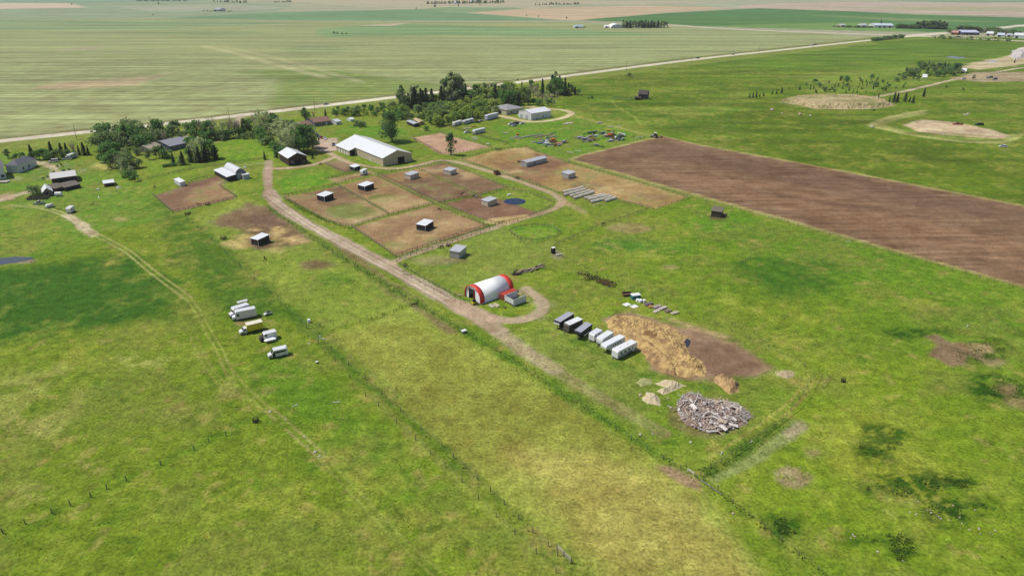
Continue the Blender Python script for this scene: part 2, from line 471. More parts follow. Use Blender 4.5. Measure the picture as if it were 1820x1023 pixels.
    blob(1120, 435, 60, 14, S(72, 124, 42), .8, 8, 5)
    blob(1200, 440, 40, 10, S(78, 128, 44), .6, 8, 5)
    blob(1280, 395, 60, 18, S(96, 140, 44), .5, 10, 5)
    blob(1560, 560, 160, 30, S(112, 136, 40), .5, 25, 10)
    blob(1560, 520, 60, 12, S(120, 140, 46), .6, 10, 6)
    blob(1330, 560, 110, 30, S(112, 132, 42), .5, 15, 8)
    for q, cc, aa in LATE:
        blob(*q, cc, aa, 8, 7, ('n2', .42, .62))
    poly([(1420, 660), (1600, 640), (1820, 760), (1820, 1060), (1500, 1060), (1300, 880)], S(120, 142, 42), .8, 20, 8)
    poly([(1440, 760), (1560, 720), (1700, 840), (1640, 900), (1480, 840)], S(140, 146, 50), .7, 12, 6)
    for q in ((1565, 790, 46, 28), (1590, 868, 55, 18), (1700, 905, 60, 22), (1670, 860, 60, 14), (1400, 935, 32, 18), (1570, 960, 60, 16), (1620, 985, 60, 14), (1740, 625, 60, 20), (1790, 690, 60, 22), (1640, 590, 70, 10)):
        blob(q[0], q[1], q[2] * 1.15, q[3] * 1.2, S(50, 84, 20), 1.0, 5, 6, ('n3', .30, .50))
    for q in ((1560, 900, 30, 6), (1480, 760, 20, 6), (1680, 770, 60, 6), (1500, 690, 50, 8)):
        blob(*q, S(80, 118, 34), .6, 4, 3, ('n3', .35, .6))
    poly([(1640, 596), (1665, 592), (1690, 606), (1755, 612), (1768, 625), (1740, 630), (1750, 640), (1722, 632), (1715, 648), (1690, 650), (1655, 632), (1660, 612)], S(134, 110, 84), .95, 1.6, 1.5)
    poly([(1690, 606), (1755, 612), (1768, 628), (1735, 628)], S(160, 144, 94), .6, 3, 2)
    for q in ((1190, 475, 16, 4), (1120, 405, 40, 9), (1770, 645, 20, 8), (1795, 690, 20, 10), (1810, 715, 20, 8), (1275, 380, 18, 5)):
        blob(*q, S(154, 130, 92), .65, 3, 2)
    poly([(1248, 848), (1400, 748), (1425, 745), (1425, 775), (1330, 835), (1275, 862)], S(132, 140, 86), .8, 2, 1.5)
    poly([(1385, 765), (1430, 748), (1440, 760), (1400, 790)], S(160, 144, 112), .8, 2, 2)
    blob(1410, 845, 32, 18, S(150, 132, 98), .85, 2.5, 2.5, ('n3', .3, .5))
    blob(1445, 805, 18, 10, S(156, 140, 98), .7, 2.5, 2)
    poly([(1165, 828), (1190, 826), (1245, 852), (1250, 875), (1215, 862)], S(146, 118, 92), .9, 1.5, 1)
    blob(1590, 895, 60, 30, S(150, 150, 84), .3, 3, 2, ('n3', .5, .7))
    # storage corner by the trailers
    poly([(970, 560), (1060, 575), (1150, 650), (1200, 680), (1150, 760), (1240, 848), (1150, 792), (900, 600)], S(120, 136, 60), .85, 6, 4)
    poly([(1200, 690), (1340, 690), (1420, 690), (1390, 748), (1250, 842), (1180, 780)], S(112, 136, 50), .8, 6, 4)
    poly([(1068, 566), (1120, 558), (1190, 575), (1270, 595), (1330, 622), (1378, 655), (1340, 668), (1280, 672), (1220, 676), (1165, 655), (1140, 625), (1090, 600)], S(146, 119, 93), 1, 5, 4)
    poly([(1225, 605), (1290, 612), (1345, 648), (1300, 672), (1250, 660)], S(122, 97, 77), .7, 6, 5)
    path([(1190, 566), (1240, 585), (1290, 598)], 2.5, S(178, 156, 112), .7, 1.5, 1)
    blob(1395, 663, 18, 7, S(176, 160, 120), .9, 2, 1.5)
    path([(1440, 672), (1420, 710), (1370, 748), (1310, 790), (1270, 815)], 4.4, S(146, 140, 66), .8, .8, .5, None, (2.0, .9))
    path([(1180, 560), (1300, 592), (1400, 630), (1445, 668)], 2.6, S(140, 144, 64), .7, 1, .5, None, (1.5, .6))
    path([(1400, 640), (1500, 690), (1620, 760), (1740, 840)], 2.6, S(132, 148, 52), .4, 1.2, .5)
    for q in ((1030, 610, 22, 7), (1060, 625, 16, 6), (1110, 650, 26, 8), (1150, 668, 24, 6), (960, 590, 14, 4), (1240, 690, 40, 8)):
        blob(*q, S(66, 108, 32), .75, 2.5, 2.5, ('n3', .3, .5))
    # lanes
    path([(1252, 842), (1300, 812), (1390, 752)], 4, S(70, 106, 32), .8, 1.8, 1)
    path([(705, 478), (760, 508), (830, 540)], 5, S(80, 122, 42), .85, 2, 1.5)
    path([(700, 461), (800, 424), (900, 392), (960, 378)], 8, S(96, 128, 50), .85, 2, 1)
    path([(880, 590), (960, 645), (1060, 700), (1180, 770)], 5.0, S(158, 144, 104), .7, 1.6, 1.2, None, (2.2, .9))
    path([(478, 286), (476, 320), (478, 345), (490, 362)], 4.2, S(162, 141, 116), 1, 1.8, .9)
    path([(478, 340), (486, 358), (500, 372), (560, 406), (640, 446), (700, 478), (770, 520), (850, 562), (885, 588)], 6.8, S(174, 152, 130), 1, 2.4, 1.3)
    path([(850, 562), (890, 592), (930, 620), (985, 655)], 6, S(168, 150, 118), .85, 3, 1.6)
    path([(960, 640), (1040, 690), (1130, 750)], 4.5, S(150, 142, 90), .5, 3, 1.6, ('n3', .35, .6))
    path([(480, 350), (560, 408), (700, 482), (850, 566)], 4, S(192, 174, 150), .85, 1.0, .7, None, (2.4, .9))
    path([(480, 350), (560, 408), (700, 482), (850, 566)], 4, S(126, 108, 84), .7, 1.0, .9, ('n3', .3, .55), (4.6, .9))
    path([(520, 382), (600, 427), (690, 473), (780, 525)], 1.2, S(140, 130, 88), .45, 1.0, .6, ('n3', .35, .6))
    path([(800, 535), (850, 558), (900, 572), (945, 566), (968, 548), (960, 530), (935, 512)], 4.6, S(172, 150, 122), .95, 1.6, 1)
    poly([(815, 532), (850, 545), (880, 560), (900, 575), (850, 575), (790, 545)], S(178, 154, 128), .9, 2.5, 1)
    path([(693, 468), (740, 450), (800, 430), (870, 408), (930, 388), (980, 374), (1001, 362), (995, 350), (960, 335), (900, 314), (850, 299), (815, 288), (780, 284), (745, 294), (705, 301), (660, 298), (620, 290), (592, 276), (570, 262)], 4.2, S(172, 150, 120), .95, 1.6, .8)
    path([(476, 300), (500, 300), (545, 296), (575, 288), (592, 280)], 4.0, S(178, 152, 126), .95, 1.6, .8)
    path([(395, 296), (440, 292), (478, 290)], 3, S(160, 150, 108), .6, 1.5, .8)
    path([(1000, 358), (1020, 366), (1040, 378)], 4, S(168, 142, 106), .7, 3, 2)
    poly([(553, 248), (600, 245), (600, 268), (570, 270), (550, 258)], S(182, 160, 138), 1, 3, 1)
    path([(476, 300), (474, 320)], 5, S(180, 150, 128), .6, 2, 1)
    path([(889, 206), (915, 212), (945, 218), (985, 214), (1010, 207), (1018, 201), (1005, 196), (975, 194), (940, 190)], 5.5, S(196, 180, 138), 1, 1.5, .6)
    path([(838, 168), (845, 160), (840, 152)], 6, S(194, 178, 150), .9, 2, 1)
    path([(0, 356), (30, 346), (50, 342)], 5, S(190, 168, 142), .9, 3, 1.5)
    blob(12, 350, 16, 6, S(180, 150, 126), .8, 3, 1)
    # paddocks
    poly([(274, 348), (330, 330), (388, 312), (400, 322), (393, 332), (420, 352), (310, 377)], S(134, 106, 82), 1, 1.6, .9)
    poly([(340, 335), (390, 330), (415, 350), (330, 368)], S(164, 132, 92), .6, 5, 3)
    poly([(330, 326), (385, 312), (395, 320), (340, 334)], S(118, 90, 72), .7, 4, 2)
    poly([(507, 351), (600, 331), (690, 379), (627, 402), (600, 398)], S(148, 122, 88), 1, 1.6, .9)
    poly([(540, 345), (605, 333), (640, 355), (590, 352)], S(114, 88, 68), .7, 4, 3)
    blob(628, 376, 46, 15, S(114, 128, 60), .85, 5, 4)
    poly([(606, 330), (668, 312), (770, 362), (693, 379)], S(154, 126, 88), 1, 1.6, .9)
    blob(680, 355, 26, 9, S(112, 124, 58), .8, 5, 4)
    poly([(628, 404), (770, 364), (866, 402), (705, 456)], S(146, 116, 84), 1, 1.6, .9)
    poly([(690, 430), (760, 395), (830, 400), (720, 445)], S(158, 132, 86), .6, 6, 4)
    blob(700, 438, 30, 9, S(126, 130, 66), .6, 4, 3)
    poly([(672, 312), (742, 301), (845, 345), (780, 360)], S(128, 102, 76), 1, 1.6, .9)
    poly([(672, 312), (742, 301), (770, 313), (705, 325)], S(156, 124, 80), .8, 5, 3)
    poly([(746, 299), (790, 289), (900, 332), (850, 345)], S(132, 106, 80), 1, 1.6, .9)
    poly([(788, 362), (845, 349), (900, 357), (955, 378), (930, 388), (890, 396), (865, 392)], S(128, 98, 76), 1, 1.6, .9)
    poly([(862, 396), (870, 388), (935, 382), (945, 388), (895, 399)], S(188, 164, 112), .85, 2, 2)
    poly([(870, 345), (940, 340), (985, 362), (960, 376), (900, 352)], S(122, 144, 58), .9, 3, 2)
    poly([(818, 284), (880, 268), (935, 262), (1010, 290), (1120, 320), (1222, 350), (1165, 372), (1080, 348), (990, 340), (920, 312)], S(164, 138, 88), 1, 2.5, 1.5)
    poly([(880, 290), (960, 290), (1000, 300), (960, 330), (900, 310)], S(140, 106, 78), .8, 6, 4)
    poly([(950, 270), (1010, 292), (960, 300)], S(132, 100, 80), .8, 4, 3)
    poly([(1020, 320), (1075, 330), (1060, 340), (1015, 333)], S(130, 102, 78), .7, 4, 3)
    poly([(1110, 340), (1190, 348), (1160, 358)], S(136, 112, 86), .5, 5, 3)
    poly([(576, 291), (600, 285), (642, 297), (612, 306)], S(142, 116, 92), .9, 1.5, 1)
    poly([(580, 318), (660, 302), (670, 308), (600, 326)], S(166, 138, 100), .8, 2, 1)
    poly([(733, 245), (782, 237), (872, 262), (800, 274), (783, 274)], S(178, 144, 116), 1, 1.2, .5)
    poly([(712, 462), (900, 402), (990, 430), (965, 470), (830, 520)], S(124, 140, 62), .9, 3, 2)
    blob(790, 470, 36, 10, S(92, 130, 52), .7, 5, 3)
    blob(770, 463, 40, 7, S(152, 134, 96), .6, 4, 3)
    blob(955, 415, 36, 12, S(116, 146, 52), .8, 2.5, 1.5)
    poly([(898, 402), (985, 398), (1000, 410), (960, 434)], S(96, 140, 46), .8, 4, 2)
    blob(955, 415, 32, 10, S(118, 146, 54), .8, 2, 1)
    poly([(985, 440), (1000, 452), (995, 462), (978, 458)], S(140, 128, 100), .7, 2, 2)
    for q in ([(507, 351), (600, 331), (690, 379), (627, 402)], [(606, 330), (668, 312), (770, 362), (693, 379)], [(628, 404), (770, 364), (866, 402), (705, 456)], [(672, 312), (742, 301), (845, 345), (780, 360)], [(746, 299), (790, 289), (900, 332), (850, 345)], [(818, 284), (935, 262), (1010, 290), (1222, 350), (1165, 372), (990, 340)], [(274, 348), (388, 312), (420, 352), (310, 377)]):
        poly(q, S(118, 122, 66), .5, 6, 4, ('n2', .56, .70))
        poly(q, S(184, 156, 112), .55, 6, 4, ('n1', .55, .72))
        poly(q, S(104, 80, 62), .45, 6, 4, ('n3', .62, .78))
    poly([(925, 512), (960, 525), (980, 545), (965, 565), (930, 575), (890, 575), (930, 562), (950, 548), (940, 530), (915, 520)], S(160, 142, 114), .9, 5, 5, ('n3', .22, .5))
    poly([(990, 640), (1100, 690), (1240, 720), (1230, 800), (1100, 740)], S(130, 140, 60), .5, 8, 5, ('n2', .45, .65))
    path([(1545, 224), (1575, 209), (1645, 196)], 4.5, S(164, 160, 98), .9, 3, 1.5)
    path([(1545, 224), (1580, 232), (1650, 246), (1740, 255), (1800, 250), (1818, 238)], 4.0, S(160, 162, 92), .9, 3, 1.5)
    path([(1590, 226), (1640, 240), (1720, 250), (1780, 249)], 5, S(78, 118, 42), .7, 4, 2)
    for x, y in ((576, 360), (648, 341), (729, 321), (800, 313), (867, 369), (752, 412), (810, 461), (462, 437), (1008, 319), (1273, 387), (938, 300)):
        blob(x + 4, y, 17, 5, S(112, 90, 68), .6, 2.5, 2)
    blob(1265, 742, 74, 36, S(132, 112, 78), .6, 3, 2)
    # ploughed field
    poly([(1008, 283), (1030, 275), (1175, 241), (1240, 256), (1500, 303), (1820, 364), (2600, 515), (2600, 740), (1820, 512), (1400, 394), (1150, 325)], S(158, 146, 92), .9, 1.5, .8)
    poly([(1020, 283), (1040, 276), (1178, 243), (1240, 258), (1500, 306), (1820, 368), (2600, 520), (2600, 730), (1820, 507), (1400, 389), (1150, 320)], S(128, 101, 76), 1, 1.5, .8)
    poly([(1050, 285), (1180, 250), (1500, 312), (1820, 376), (1820, 400), (1500, 345), (1200, 285)], S(114, 88, 68), .7, 8, 6)
    poly([(1150, 300), (1400, 330), (1820, 430), (1820, 480), (1500, 400), (1200, 325)], S(140, 108, 80), .6, 12, 8)
    path([(1320, 338), (1500, 364), (1640, 386)], 8, S(102, 77, 60), .6, 9, 8)
build_layers()

def colour_at(pts):
    """albedo of the land at world points (N, 2)"""
    n = len(pts)
    x, y = pts[:, 0], pts[:, 1]
    N = {'n1': fbm(x / 30, y / 30, 4), 'n2': fbm(x / 7 + 5, y / 7 + 9, 4), 'n3': fbm(x / 1.9 + 50, y / 1.9 + 20, 3)}
    wa = (fbm(x / 9 + 77, y / 9 + 13, 4) - .5) * 2
    col = np.tile(np.array(GR), (n, 1))
    for kind, g, c, a, soft, warp, nm, width, ruts in LAYERS:
        m = soft + abs(warp) * 1.5 + width
        lo, hi = g.min(0) - m, g.max(0) + m
        idx = np.nonzero((x > lo[0]) & (x < hi[0]) & (y > lo[1]) & (y < hi[1]))[0]
        if not len(idx):
            continue
        q = pts[idx]
        if kind == 'p':
            d = sdist(q, g) + warp * wa[idx] + warp * .5 * (N['n3'][idx] - .5)
            k = a * (1 - sstep(-soft / 2, soft / 2, d))
        else:
            d, sg = ldist(q, g)
            if ruts:
                e = np.abs(d - ruts[0] / 2) + warp * .4 * (N['n3'][idx] - .5)
                k = a * (1 - sstep(ruts[1] / 2 - soft * .4, ruts[1] / 2 + soft * .6, e))
            else:
                e = d + warp * wa[idx] + warp * .4 * (N['n3'][idx] - .5)
                k = a * (1 - sstep(width / 2 - soft / 2, width / 2 + soft / 2, e))
        if nm:
            k = k * sstep(nm[1], nm[2], N[nm[0]][idx])
        col[idx] = col[idx] * (1 - k[:, None]) + np.array(c) * k[:, None]
    # wear and growth: green land drifts between straw-yellow and deep green
    green = sstep(1.05, 1.5, col[:, 1] / np.maximum(col[:, 0], 1e-4))
    near = 1 - sstep(650, 1200, y)
    f = (N['n2'] - .5) * 2.3 + (N['n1'] - .5) * 1.5 + (N['n3'] - .5) * .9
    dry = np.clip(f, 0, 1)[:, None] * (green * near)[:, None]
    lush = np.clip(-f, 0, 1)[:, None] * (green * near)[:, None]
    col = col * (1 - .5 * dry) + np.array(S(154, 152, 76)) * .5 * dry
    col = col * (1 - .6 * lush) + col * np.array((.70, .82, .58)) * .6 * lush
    brt = sstep(.12, .18, col[:, 1])
    dull = brt[:, None] * (sstep(.50, .68, fbm(x / 15 + 3, y / 15 + 8, 4)) * green * near)[:, None]
    col = col * (1 - .5 * dull) + np.array(S(120, 126, 64)) * .5 * dull
    worn = brt[:, None] * (sstep(.64, .78, fbm(x / 4.5 + 60, y / 4.5 + 2, 4)) * green * near)[:, None]
    col = col * (1 - .5 * worn) + np.array(S(160, 144, 94)) * .5 * worn
    deep_ = (sstep(.66, .76, fbm(x / 3.2 + 9, y / 3.2 + 44, 3)) * green * near)[:, None]
    col = col * (1 - .45 * deep_) + np.array(S(66, 98, 28)) * .45 * deep_
    bare = ((1 - green) * near * ((N['n2'] - .5) * .75 + (N['n1'] - .5) * .5))[:, None]
    col *= 1 + bare * np.array((.8, 1.0, 1.15))
    col *= (1 + (N['n3'] - .5) * .34)[:, None]
    col[:, 2] *= 1 - .28 * green * near
    return np.clip(col, 0.005, .8)

def land_mesh(name, xy, quads, z, m):
    me = bpy.data.meshes.new(name)
    n = len(xy)
    me.vertices.add(n)
    co = np.zeros((n, 3), np.float32)
    co[:, :2] = xy
    co[:, 2] = z
    me.vertices.foreach_set('co', co.ravel())
    q = np.asarray(quads, np.int32)
    me.loops.add(q.size)
    me.loops.foreach_set('vertex_index', q.ravel())
    me.polygons.add(len(q))
    me.polygons.foreach_set('loop_start', np.arange(0, q.size, 4, dtype=np.int32))
    at = me.attributes.new('soil', 'FLOAT_COLOR', 'POINT')
    c = np.ones((n, 4), np.float32)
    c[:, :3] = colour_at(xy.astype(np.float64))
    at.data.foreach_set('color', c.ravel())
    me.update(calc_edges=True)
    me.materials.append(m)
    o = bpy.data.objects.new(name, me)
    COL.objects.link(o)
    o['kind'] = 'structure'
    return o

def land_mat(name, fine=0.34, mid=0.22, tuft=0.5, bump=0.5, rows=None, rough=0.95, rows2=None):
    m = bpy.data.materials.new(name)
    m.use_nodes = True
    t = m.node_tree
    b = t.nodes['Principled BSDF']
    b.inputs['Roughness'].default_value = rough
    b.inputs['Specular IOR Level'].default_value = 0.1
    at = t.nodes.new('ShaderNodeAttribute')
    at.attribute_name = 'soil'
    ge = t.nodes.new('ShaderNodeNewGeometry')
    def noise(scale, det=4, ro=.6, vec=None):
        n = t.nodes.new('ShaderNodeTexNoise')
        n.inputs['Scale'].default_value = scale
        n.inputs['Detail'].default_value = det
        n.inputs['Roughness'].default_value = ro
        t.links.new(vec or ge.outputs['Position'], n.inputs['Vector'])
        return n.outputs['Fac']
    def rng(src, a, b_, c, d):
        r = t.nodes.new('ShaderNodeMapRange')
        for i, v in enumerate((a, b_, c, d)):
            r.inputs[i + 1].default_value = v
        t.links.new(src, r.inputs[0])
        return r.outputs[0]
    def mul(a, b_, blend='MULTIPLY', fac=1.0):
        x = t.nodes.new('ShaderNodeMix')
        x.data_type = 'RGBA'
        x.blend_type = blend
        if isinstance(fac, float): x.inputs[0].default_value = fac
        else: t.links.new(fac, x.inputs[0])
        t.links.new(a, x.inputs[6])
        if isinstance(b_, tuple): x.inputs[7].default_value = b_
        else: t.links.new(b_, x.inputs[7])
        return x.outputs[2]
    f1 = noise(1.25, 6, .74)
    c = mul(at.outputs['Color'], rng(f1, .3, .7, 1 - fine, 1 + fine))
    c = mul(c, rng(noise(.35, 4, .6), .3, .7, 1 - mid, 1 + mid))
    if tuft:
        k = rng(noise(.9, 3, .55), .60, .72, 0, tuft)
        c = mul(c, (.50, .62, .36, 1), 'MULTIPLY', k)
        k2 = rng(noise(1.3, 3, .5), .66, .76, 0, tuft * .8)
        c = mul(c, (1.42, 1.28, 1.35, 1), 'MULTIPLY', k2)
    if tuft:
        k3 = rng(noise(.22, 4, .62), .57, .70, 0, .75)
        c = mul(c, (1.28, 1.10, 1.2, 1), 'MULTIPLY', k3)
        k4 = rng(noise(2.6, 2, .5), .62, .72, 0, tuft)
        c = mul(c, (.52, .62, .40, 1), 'MULTIPLY', k4)
    hs = f1
    for rows in [q for q in (rows, rows2) if q]:
        mp = t.nodes.new('ShaderNodeMapping')
        mp.inputs['Rotation'].default_value = (0, 0, -rows[0])
        mp.inputs['Scale'].default_value = (rows[1], rows[2], 1)
        t.links.new(ge.outputs['Position'], mp.inputs['Vector'])
        r1 = noise(1.0, 4, .6, mp.outputs[0])
        c = mul(c, rng(r1, .3, .7, 1 - rows[3], 1 + rows[3]))
    t.links.new(c, b.inputs['Base Color'])
    bp = t.nodes.new('ShaderNodeBump')
    bp.inputs['Strength'].default_value = bump
    bp.inputs['Distance'].default_value = 0.25
    t.links.new(hs, bp.inputs['Height'])
    t.links.new(bp.outputs[0], b.inputs['Normal'])
    return m
M_GRASS = land_mat('pasture_grass', .55, .26, .7, .6)
M_DIRT = land_mat('bare_dirt', .26, .16, .0, .5)
M_GRAVEL = land_mat('gravel', .12, .08, 0, .25)
ROAD_ANG = ang(P(0, 250), P(1235, 105.2))
LANE_ANG = ang(P(330, 385), P(1035, 1023))
M_CROP = land_mat('crop_rows', .06, .08, 0, .2, (ROAD_ANG, .004, .15, .42), rows2=(ROAD_ANG, .0012, .022, .20))
M_FIELD = land_mat('far_field', .05, .10, 0, .1, (ROAD_ANG, .004, .03, .22))
M_PAST = land_mat('green_pasture', .26, .26, .3, .4, (0, .010, .04, .36))
M_PLOW = land_mat('ploughed_soil', .46, .16, 0, .9, (0.25, .04, .32, .34))

# base sheet: rows get wider apart with distance, it runs past the horizon
ys = [-400, -200, -80, -30, 0, 20, 40]
y_ = 56.0
while y_ < 3400:
    ys.append(y_)
    y_ *= 1.0046
while y_ < 16000:
    ys.append(y_)
    y_ *= 1.08
ys = np.array(ys)
ss = np.concatenate(([-6, -3, -1.8, -1.3], np.linspace(-1, 1, 481), [1.3, 1.8, 3, 6]))
hw = np.maximum(np.abs(ys), 60) * 0.95 + 30
gx = (ss[None, :] * hw[:, None])
gy = np.repeat(ys[:, None], len(ss), 1)
xy = np.stack((gx.ravel(), gy.ravel()), 1)
nr, nc = gx.shape
ii = (np.arange(nr - 1)[:, None] * nc + np.arange(nc - 1)[None, :]).ravel()
land_mesh('ground', xy, np.stack((ii, ii + 1, ii + nc + 1, ii + nc), 1), 0.0, M_GRASS)

ZS = [0.0]
def sheet(name, px, m, res, z=None):
    """a level piece of land with its own surface: cells of a grid that lie inside the outline"""
    pl = W(px)
    lo, hi = pl.min(0), pl.max(0)
    nx = max(2, int((hi[0] - lo[0]) / res)); ny = max(2, int((hi[1] - lo[1]) / res))
    X, Y = np.meshgrid(np.linspace(lo[0], hi[0], nx + 1), np.linspace(lo[1], hi[1], ny + 1))
    pts = np.stack((X.ravel(), Y.ravel()), 1)
    cx = (pts.reshape(ny + 1, nx + 1, 2)[:-1, :-1] + pts.reshape(ny + 1, nx + 1, 2)[1:, 1:]) / 2
    wv = (fbm(cx[..., 0].ravel() / 3, cx[..., 1].ravel() / 3, 3) - .5) * res * 2.2
    ins = sdist(cx.reshape(-1, 2), pl) + wv < 0
    i0 = (np.arange(ny)[:, None] * (nx + 1) + np.arange(nx)[None, :]).ravel()[ins]
    q = np.stack((i0, i0 + 1, i0 + nx + 2, i0 + nx + 1), 1)
    used, inv = np.unique(q.ravel(), return_inverse=True)
    ZS[0] += 0.004
    return land_mesh(name, pts[used], inv.reshape(-1, 4), z or (0.012 + ZS[0]), m)
def ribbon(name, px, width, m, step, across=8):
    ln = smooth_line(W(px), 3)
    seg = np.linalg.norm(np.diff(ln, axis=0), axis=1)
    s = np.concatenate(([0], np.cumsum(seg)))
    k = max(4, int(s[-1] / step))
    t = np.linspace(0, s[-1], k)
    cx, cy = np.interp(t, s, ln[:, 0]), np.interp(t, s, ln[:, 1])
    tx, ty = np.gradient(cx), np.gradient(cy)
    L = np.hypot(tx, ty) + 1e-9
    nx, ny = -ty / L, tx / L
    us = np.linspace(-.5, .5, across + 1)
    jit = (fbm(cx / 4, cy / 4, 3) - .5) * width * .12
    X = cx[:, None] + nx[:, None] * us[None, :] * (width + jit[:, None])
    Y = cy[:, None] + ny[:, None] * us[None, :] * (width + jit[:, None])
    nc_ = across + 1
    ii = (np.arange(k - 1)[:, None] * nc_ + np.arange(across)[None, :]).ravel()
    ZS[0] += 0.004
    return land_mesh(name, np.stack((X.ravel(), Y.ravel()), 1), np.stack((ii, ii + 1, ii + nc_ + 1, ii + nc_), 1), 0.012 + ZS[0], m)

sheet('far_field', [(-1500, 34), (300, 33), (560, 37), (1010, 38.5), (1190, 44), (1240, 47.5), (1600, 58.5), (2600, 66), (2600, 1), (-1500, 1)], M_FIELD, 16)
sheet('crop_field', [(-900, 350), (-100, 256), (0, 245.5), (290, 216), (580, 182), (900, 144), (1235, 100.5), (1545, 67.5), (1470, 61), (1240, 50), (1010, 41), (560, 39), (300, 35), (-1500, 50)], M_CROP, 4.5)
sheet('green_pasture', [(1030, 140), (1235, 112), (1400, 94), (1550, 78), (1690, 71), (2600, 96), (2600, 510), (1820, 362), (1500, 301), (1240, 254), (1185, 240), (1080, 216), (1040, 185)], M_PAST, 2.6)
sheet('ploughed_field', [(1010, 283), (1030, 275), (1175, 241), (1240, 256), (1500, 303), (1820, 364), (2400, 475), (2400, 680), (1820, 511), (1400, 393), (1150, 324)], M_PLOW, 1.1)
PADS = [
    ([(274, 348), (330, 330), (388, 312), (402, 322), (393, 332), (421, 352), (310, 378)], .8),
    ([(506, 351), (600, 331), (690, 379), (627, 403), (598, 399)], .8),
    ([(605, 330), (668, 312), (771, 362), (693, 380)], .8),
    ([(627, 404), (770, 364), (867, 402), (705, 457)], .7),
    ([(671, 312), (742, 301), (846, 345), (780, 361)], .8),
    ([(746, 299), (790, 289), (901, 332), (850, 346)], .8),
    ([(788, 362), (845, 349), (900, 357), (956, 378), (930, 389), (865, 398)], .8),
    ([(818, 284), (880, 268), (935, 262), (1010, 290), (1120, 320), (1222, 350), (1165, 372), (1080, 348), (990, 340), (920, 312)], 1.0),
    ([(576, 291), (600, 285), (643, 297), (612, 306)], 1.0),
]
for q, rs in PADS:
    sheet('paddock_ground', q, M_DIRT, rs)
sheet('arena_sand', [(733, 245), (782, 237), (872, 262), (800, 274), (783, 274)], M_GRAVEL, .9)
sheet('manure_pad', [(1066, 567), (1120, 558), (1190, 574), (1270, 594), (1332, 622), (1380, 655), (1340, 669), (1280, 673), (1220, 677), (1163, 656), (1138, 625), (1088, 601)], M_DIRT, .4)
ribbon('gravel_road', [(-700, 333), (0, 250), (290, 221.5), (580, 187.5), (900, 149.5), (1235, 105.2), (1400, 88), (1550, 71), (1680, 60), (1730, 54)], 13.6, M_GRAVEL, 4, 8)
ribbon('gravel_road', [(1190, 45), (1330, 54), (1480, 59), (1600, 63), (1820, 73), (2200, 96)], 18, M_GRAVEL, 8, 6)
ribbon('gravel_road', [(1600, 65), (1650, 61), (1740, 54), (1770, 51), (1820, 45), (1950, 33)], 23, M_GRAVEL, 8, 6)
ribbon('dirt_lane', [(478, 286), (476, 320), (478, 345), (500, 372), (560, 406), (640, 446), (700, 478), (770, 520), (850, 562), (890, 594)], 10.5, M_DIRT, .6, 26)
ribbon('dirt_lane', [(800, 535), (850, 558), (900, 572), (945, 566), (968, 548), (960, 530), (935, 512)], 5.4, M_DIRT, .6, 10)
ribbon('dirt_lane', [(693, 468), (740, 450), (800, 430), (870, 408), (930, 388), (980, 374), (1001, 362), (995, 350), (960, 335), (900, 314), (850, 299), (815, 288), (780, 284), (745, 294), (705, 301), (660, 298), (620, 290), (592, 276), (570, 262)], 5.2, M_DIRT, .7, 8)
ribbon('dirt_lane', [(476, 300), (500, 300), (545, 296), (575, 288), (592, 280)], 4.8, M_DIRT, .8, 7)
ribbon('driveway', [(889, 206), (915, 212), (945, 218), (985, 214), (1010, 207), (1018, 201), (1005, 196), (975, 194), (940, 190)], 6.2, M_GRAVEL, .9, 8)
sheet('parking_yard', [(553, 248), (600, 245), (600, 268), (570, 270), (550, 258)], M_GRAVEL, .9)
for q in ([(30, 366), (70, 368), (100, 376), (130, 388), (150, 404), (165, 414), (200, 432), (230, 448), (260, 475), (300, 505), (335, 530), (350, 550), (370, 590), (390, 620), (410, 670), (430, 690), (480, 730), (520, 765), (570, 810), (640, 885), (700, 950), (800, 1040)], [(1440, 672), (1420, 710), (1370, 748), (1310, 790), (1270, 815)]):
    ribbon('wheel_track', q, 5.2, M_GRASS, .5, 22)
# water
M_WATER = mat('pond_water', (0.007, 0.016, 0.048), 0.08, 0, .1, .3, spec=.5)
M_PUDDLE = mat('slough_water', (0.055, 0.058, 0.065), 0.12, 0, .25, .2, spec=.5)
M_SLURRY = mat('manure_water', (0.035, 0.03, 0.045), 0.15, 0, .2, .5, spec=.5)
def pool(name, px, m, z=.3):
    pl = W(px)
    mb = MB()
    c = pl.mean(0)
    mb.add([(p[0], p[1], z) for p in pl] + [(p[0] + (p[0] - c[0]) * .02, p[1] + (p[1] - c[1]) * .02, 0.0) for p in pl],
           [tuple(range(len(pl)))] + [(i, (i + 1) % len(pl), len(pl) + (i + 1) % len(pl), len(pl) + i) for i in range(len(pl))])
    o = part(name, mb, m)
    o['kind'] = 'structure'
pool('pond', ell(915, 358.2, 19.5, 5.6, 22), M_WATER, .14)
pool('slough', [(-30, 463), (0, 459), (25, 456), (55, 457), (60, 460), (30, 466), (0, 471), (-30, 475)], M_PUDDLE, .06)
pool('slough', [(1680, 102), (1690, 100.5), (1705, 101.5), (1717, 103), (1702, 105)], M_PUDDLE, .06)
pool('puddle', [(1216, 605), (1222, 602), (1228, 606), (1226, 613), (1222, 618), (1217, 614)], M_SLURRY, .09)
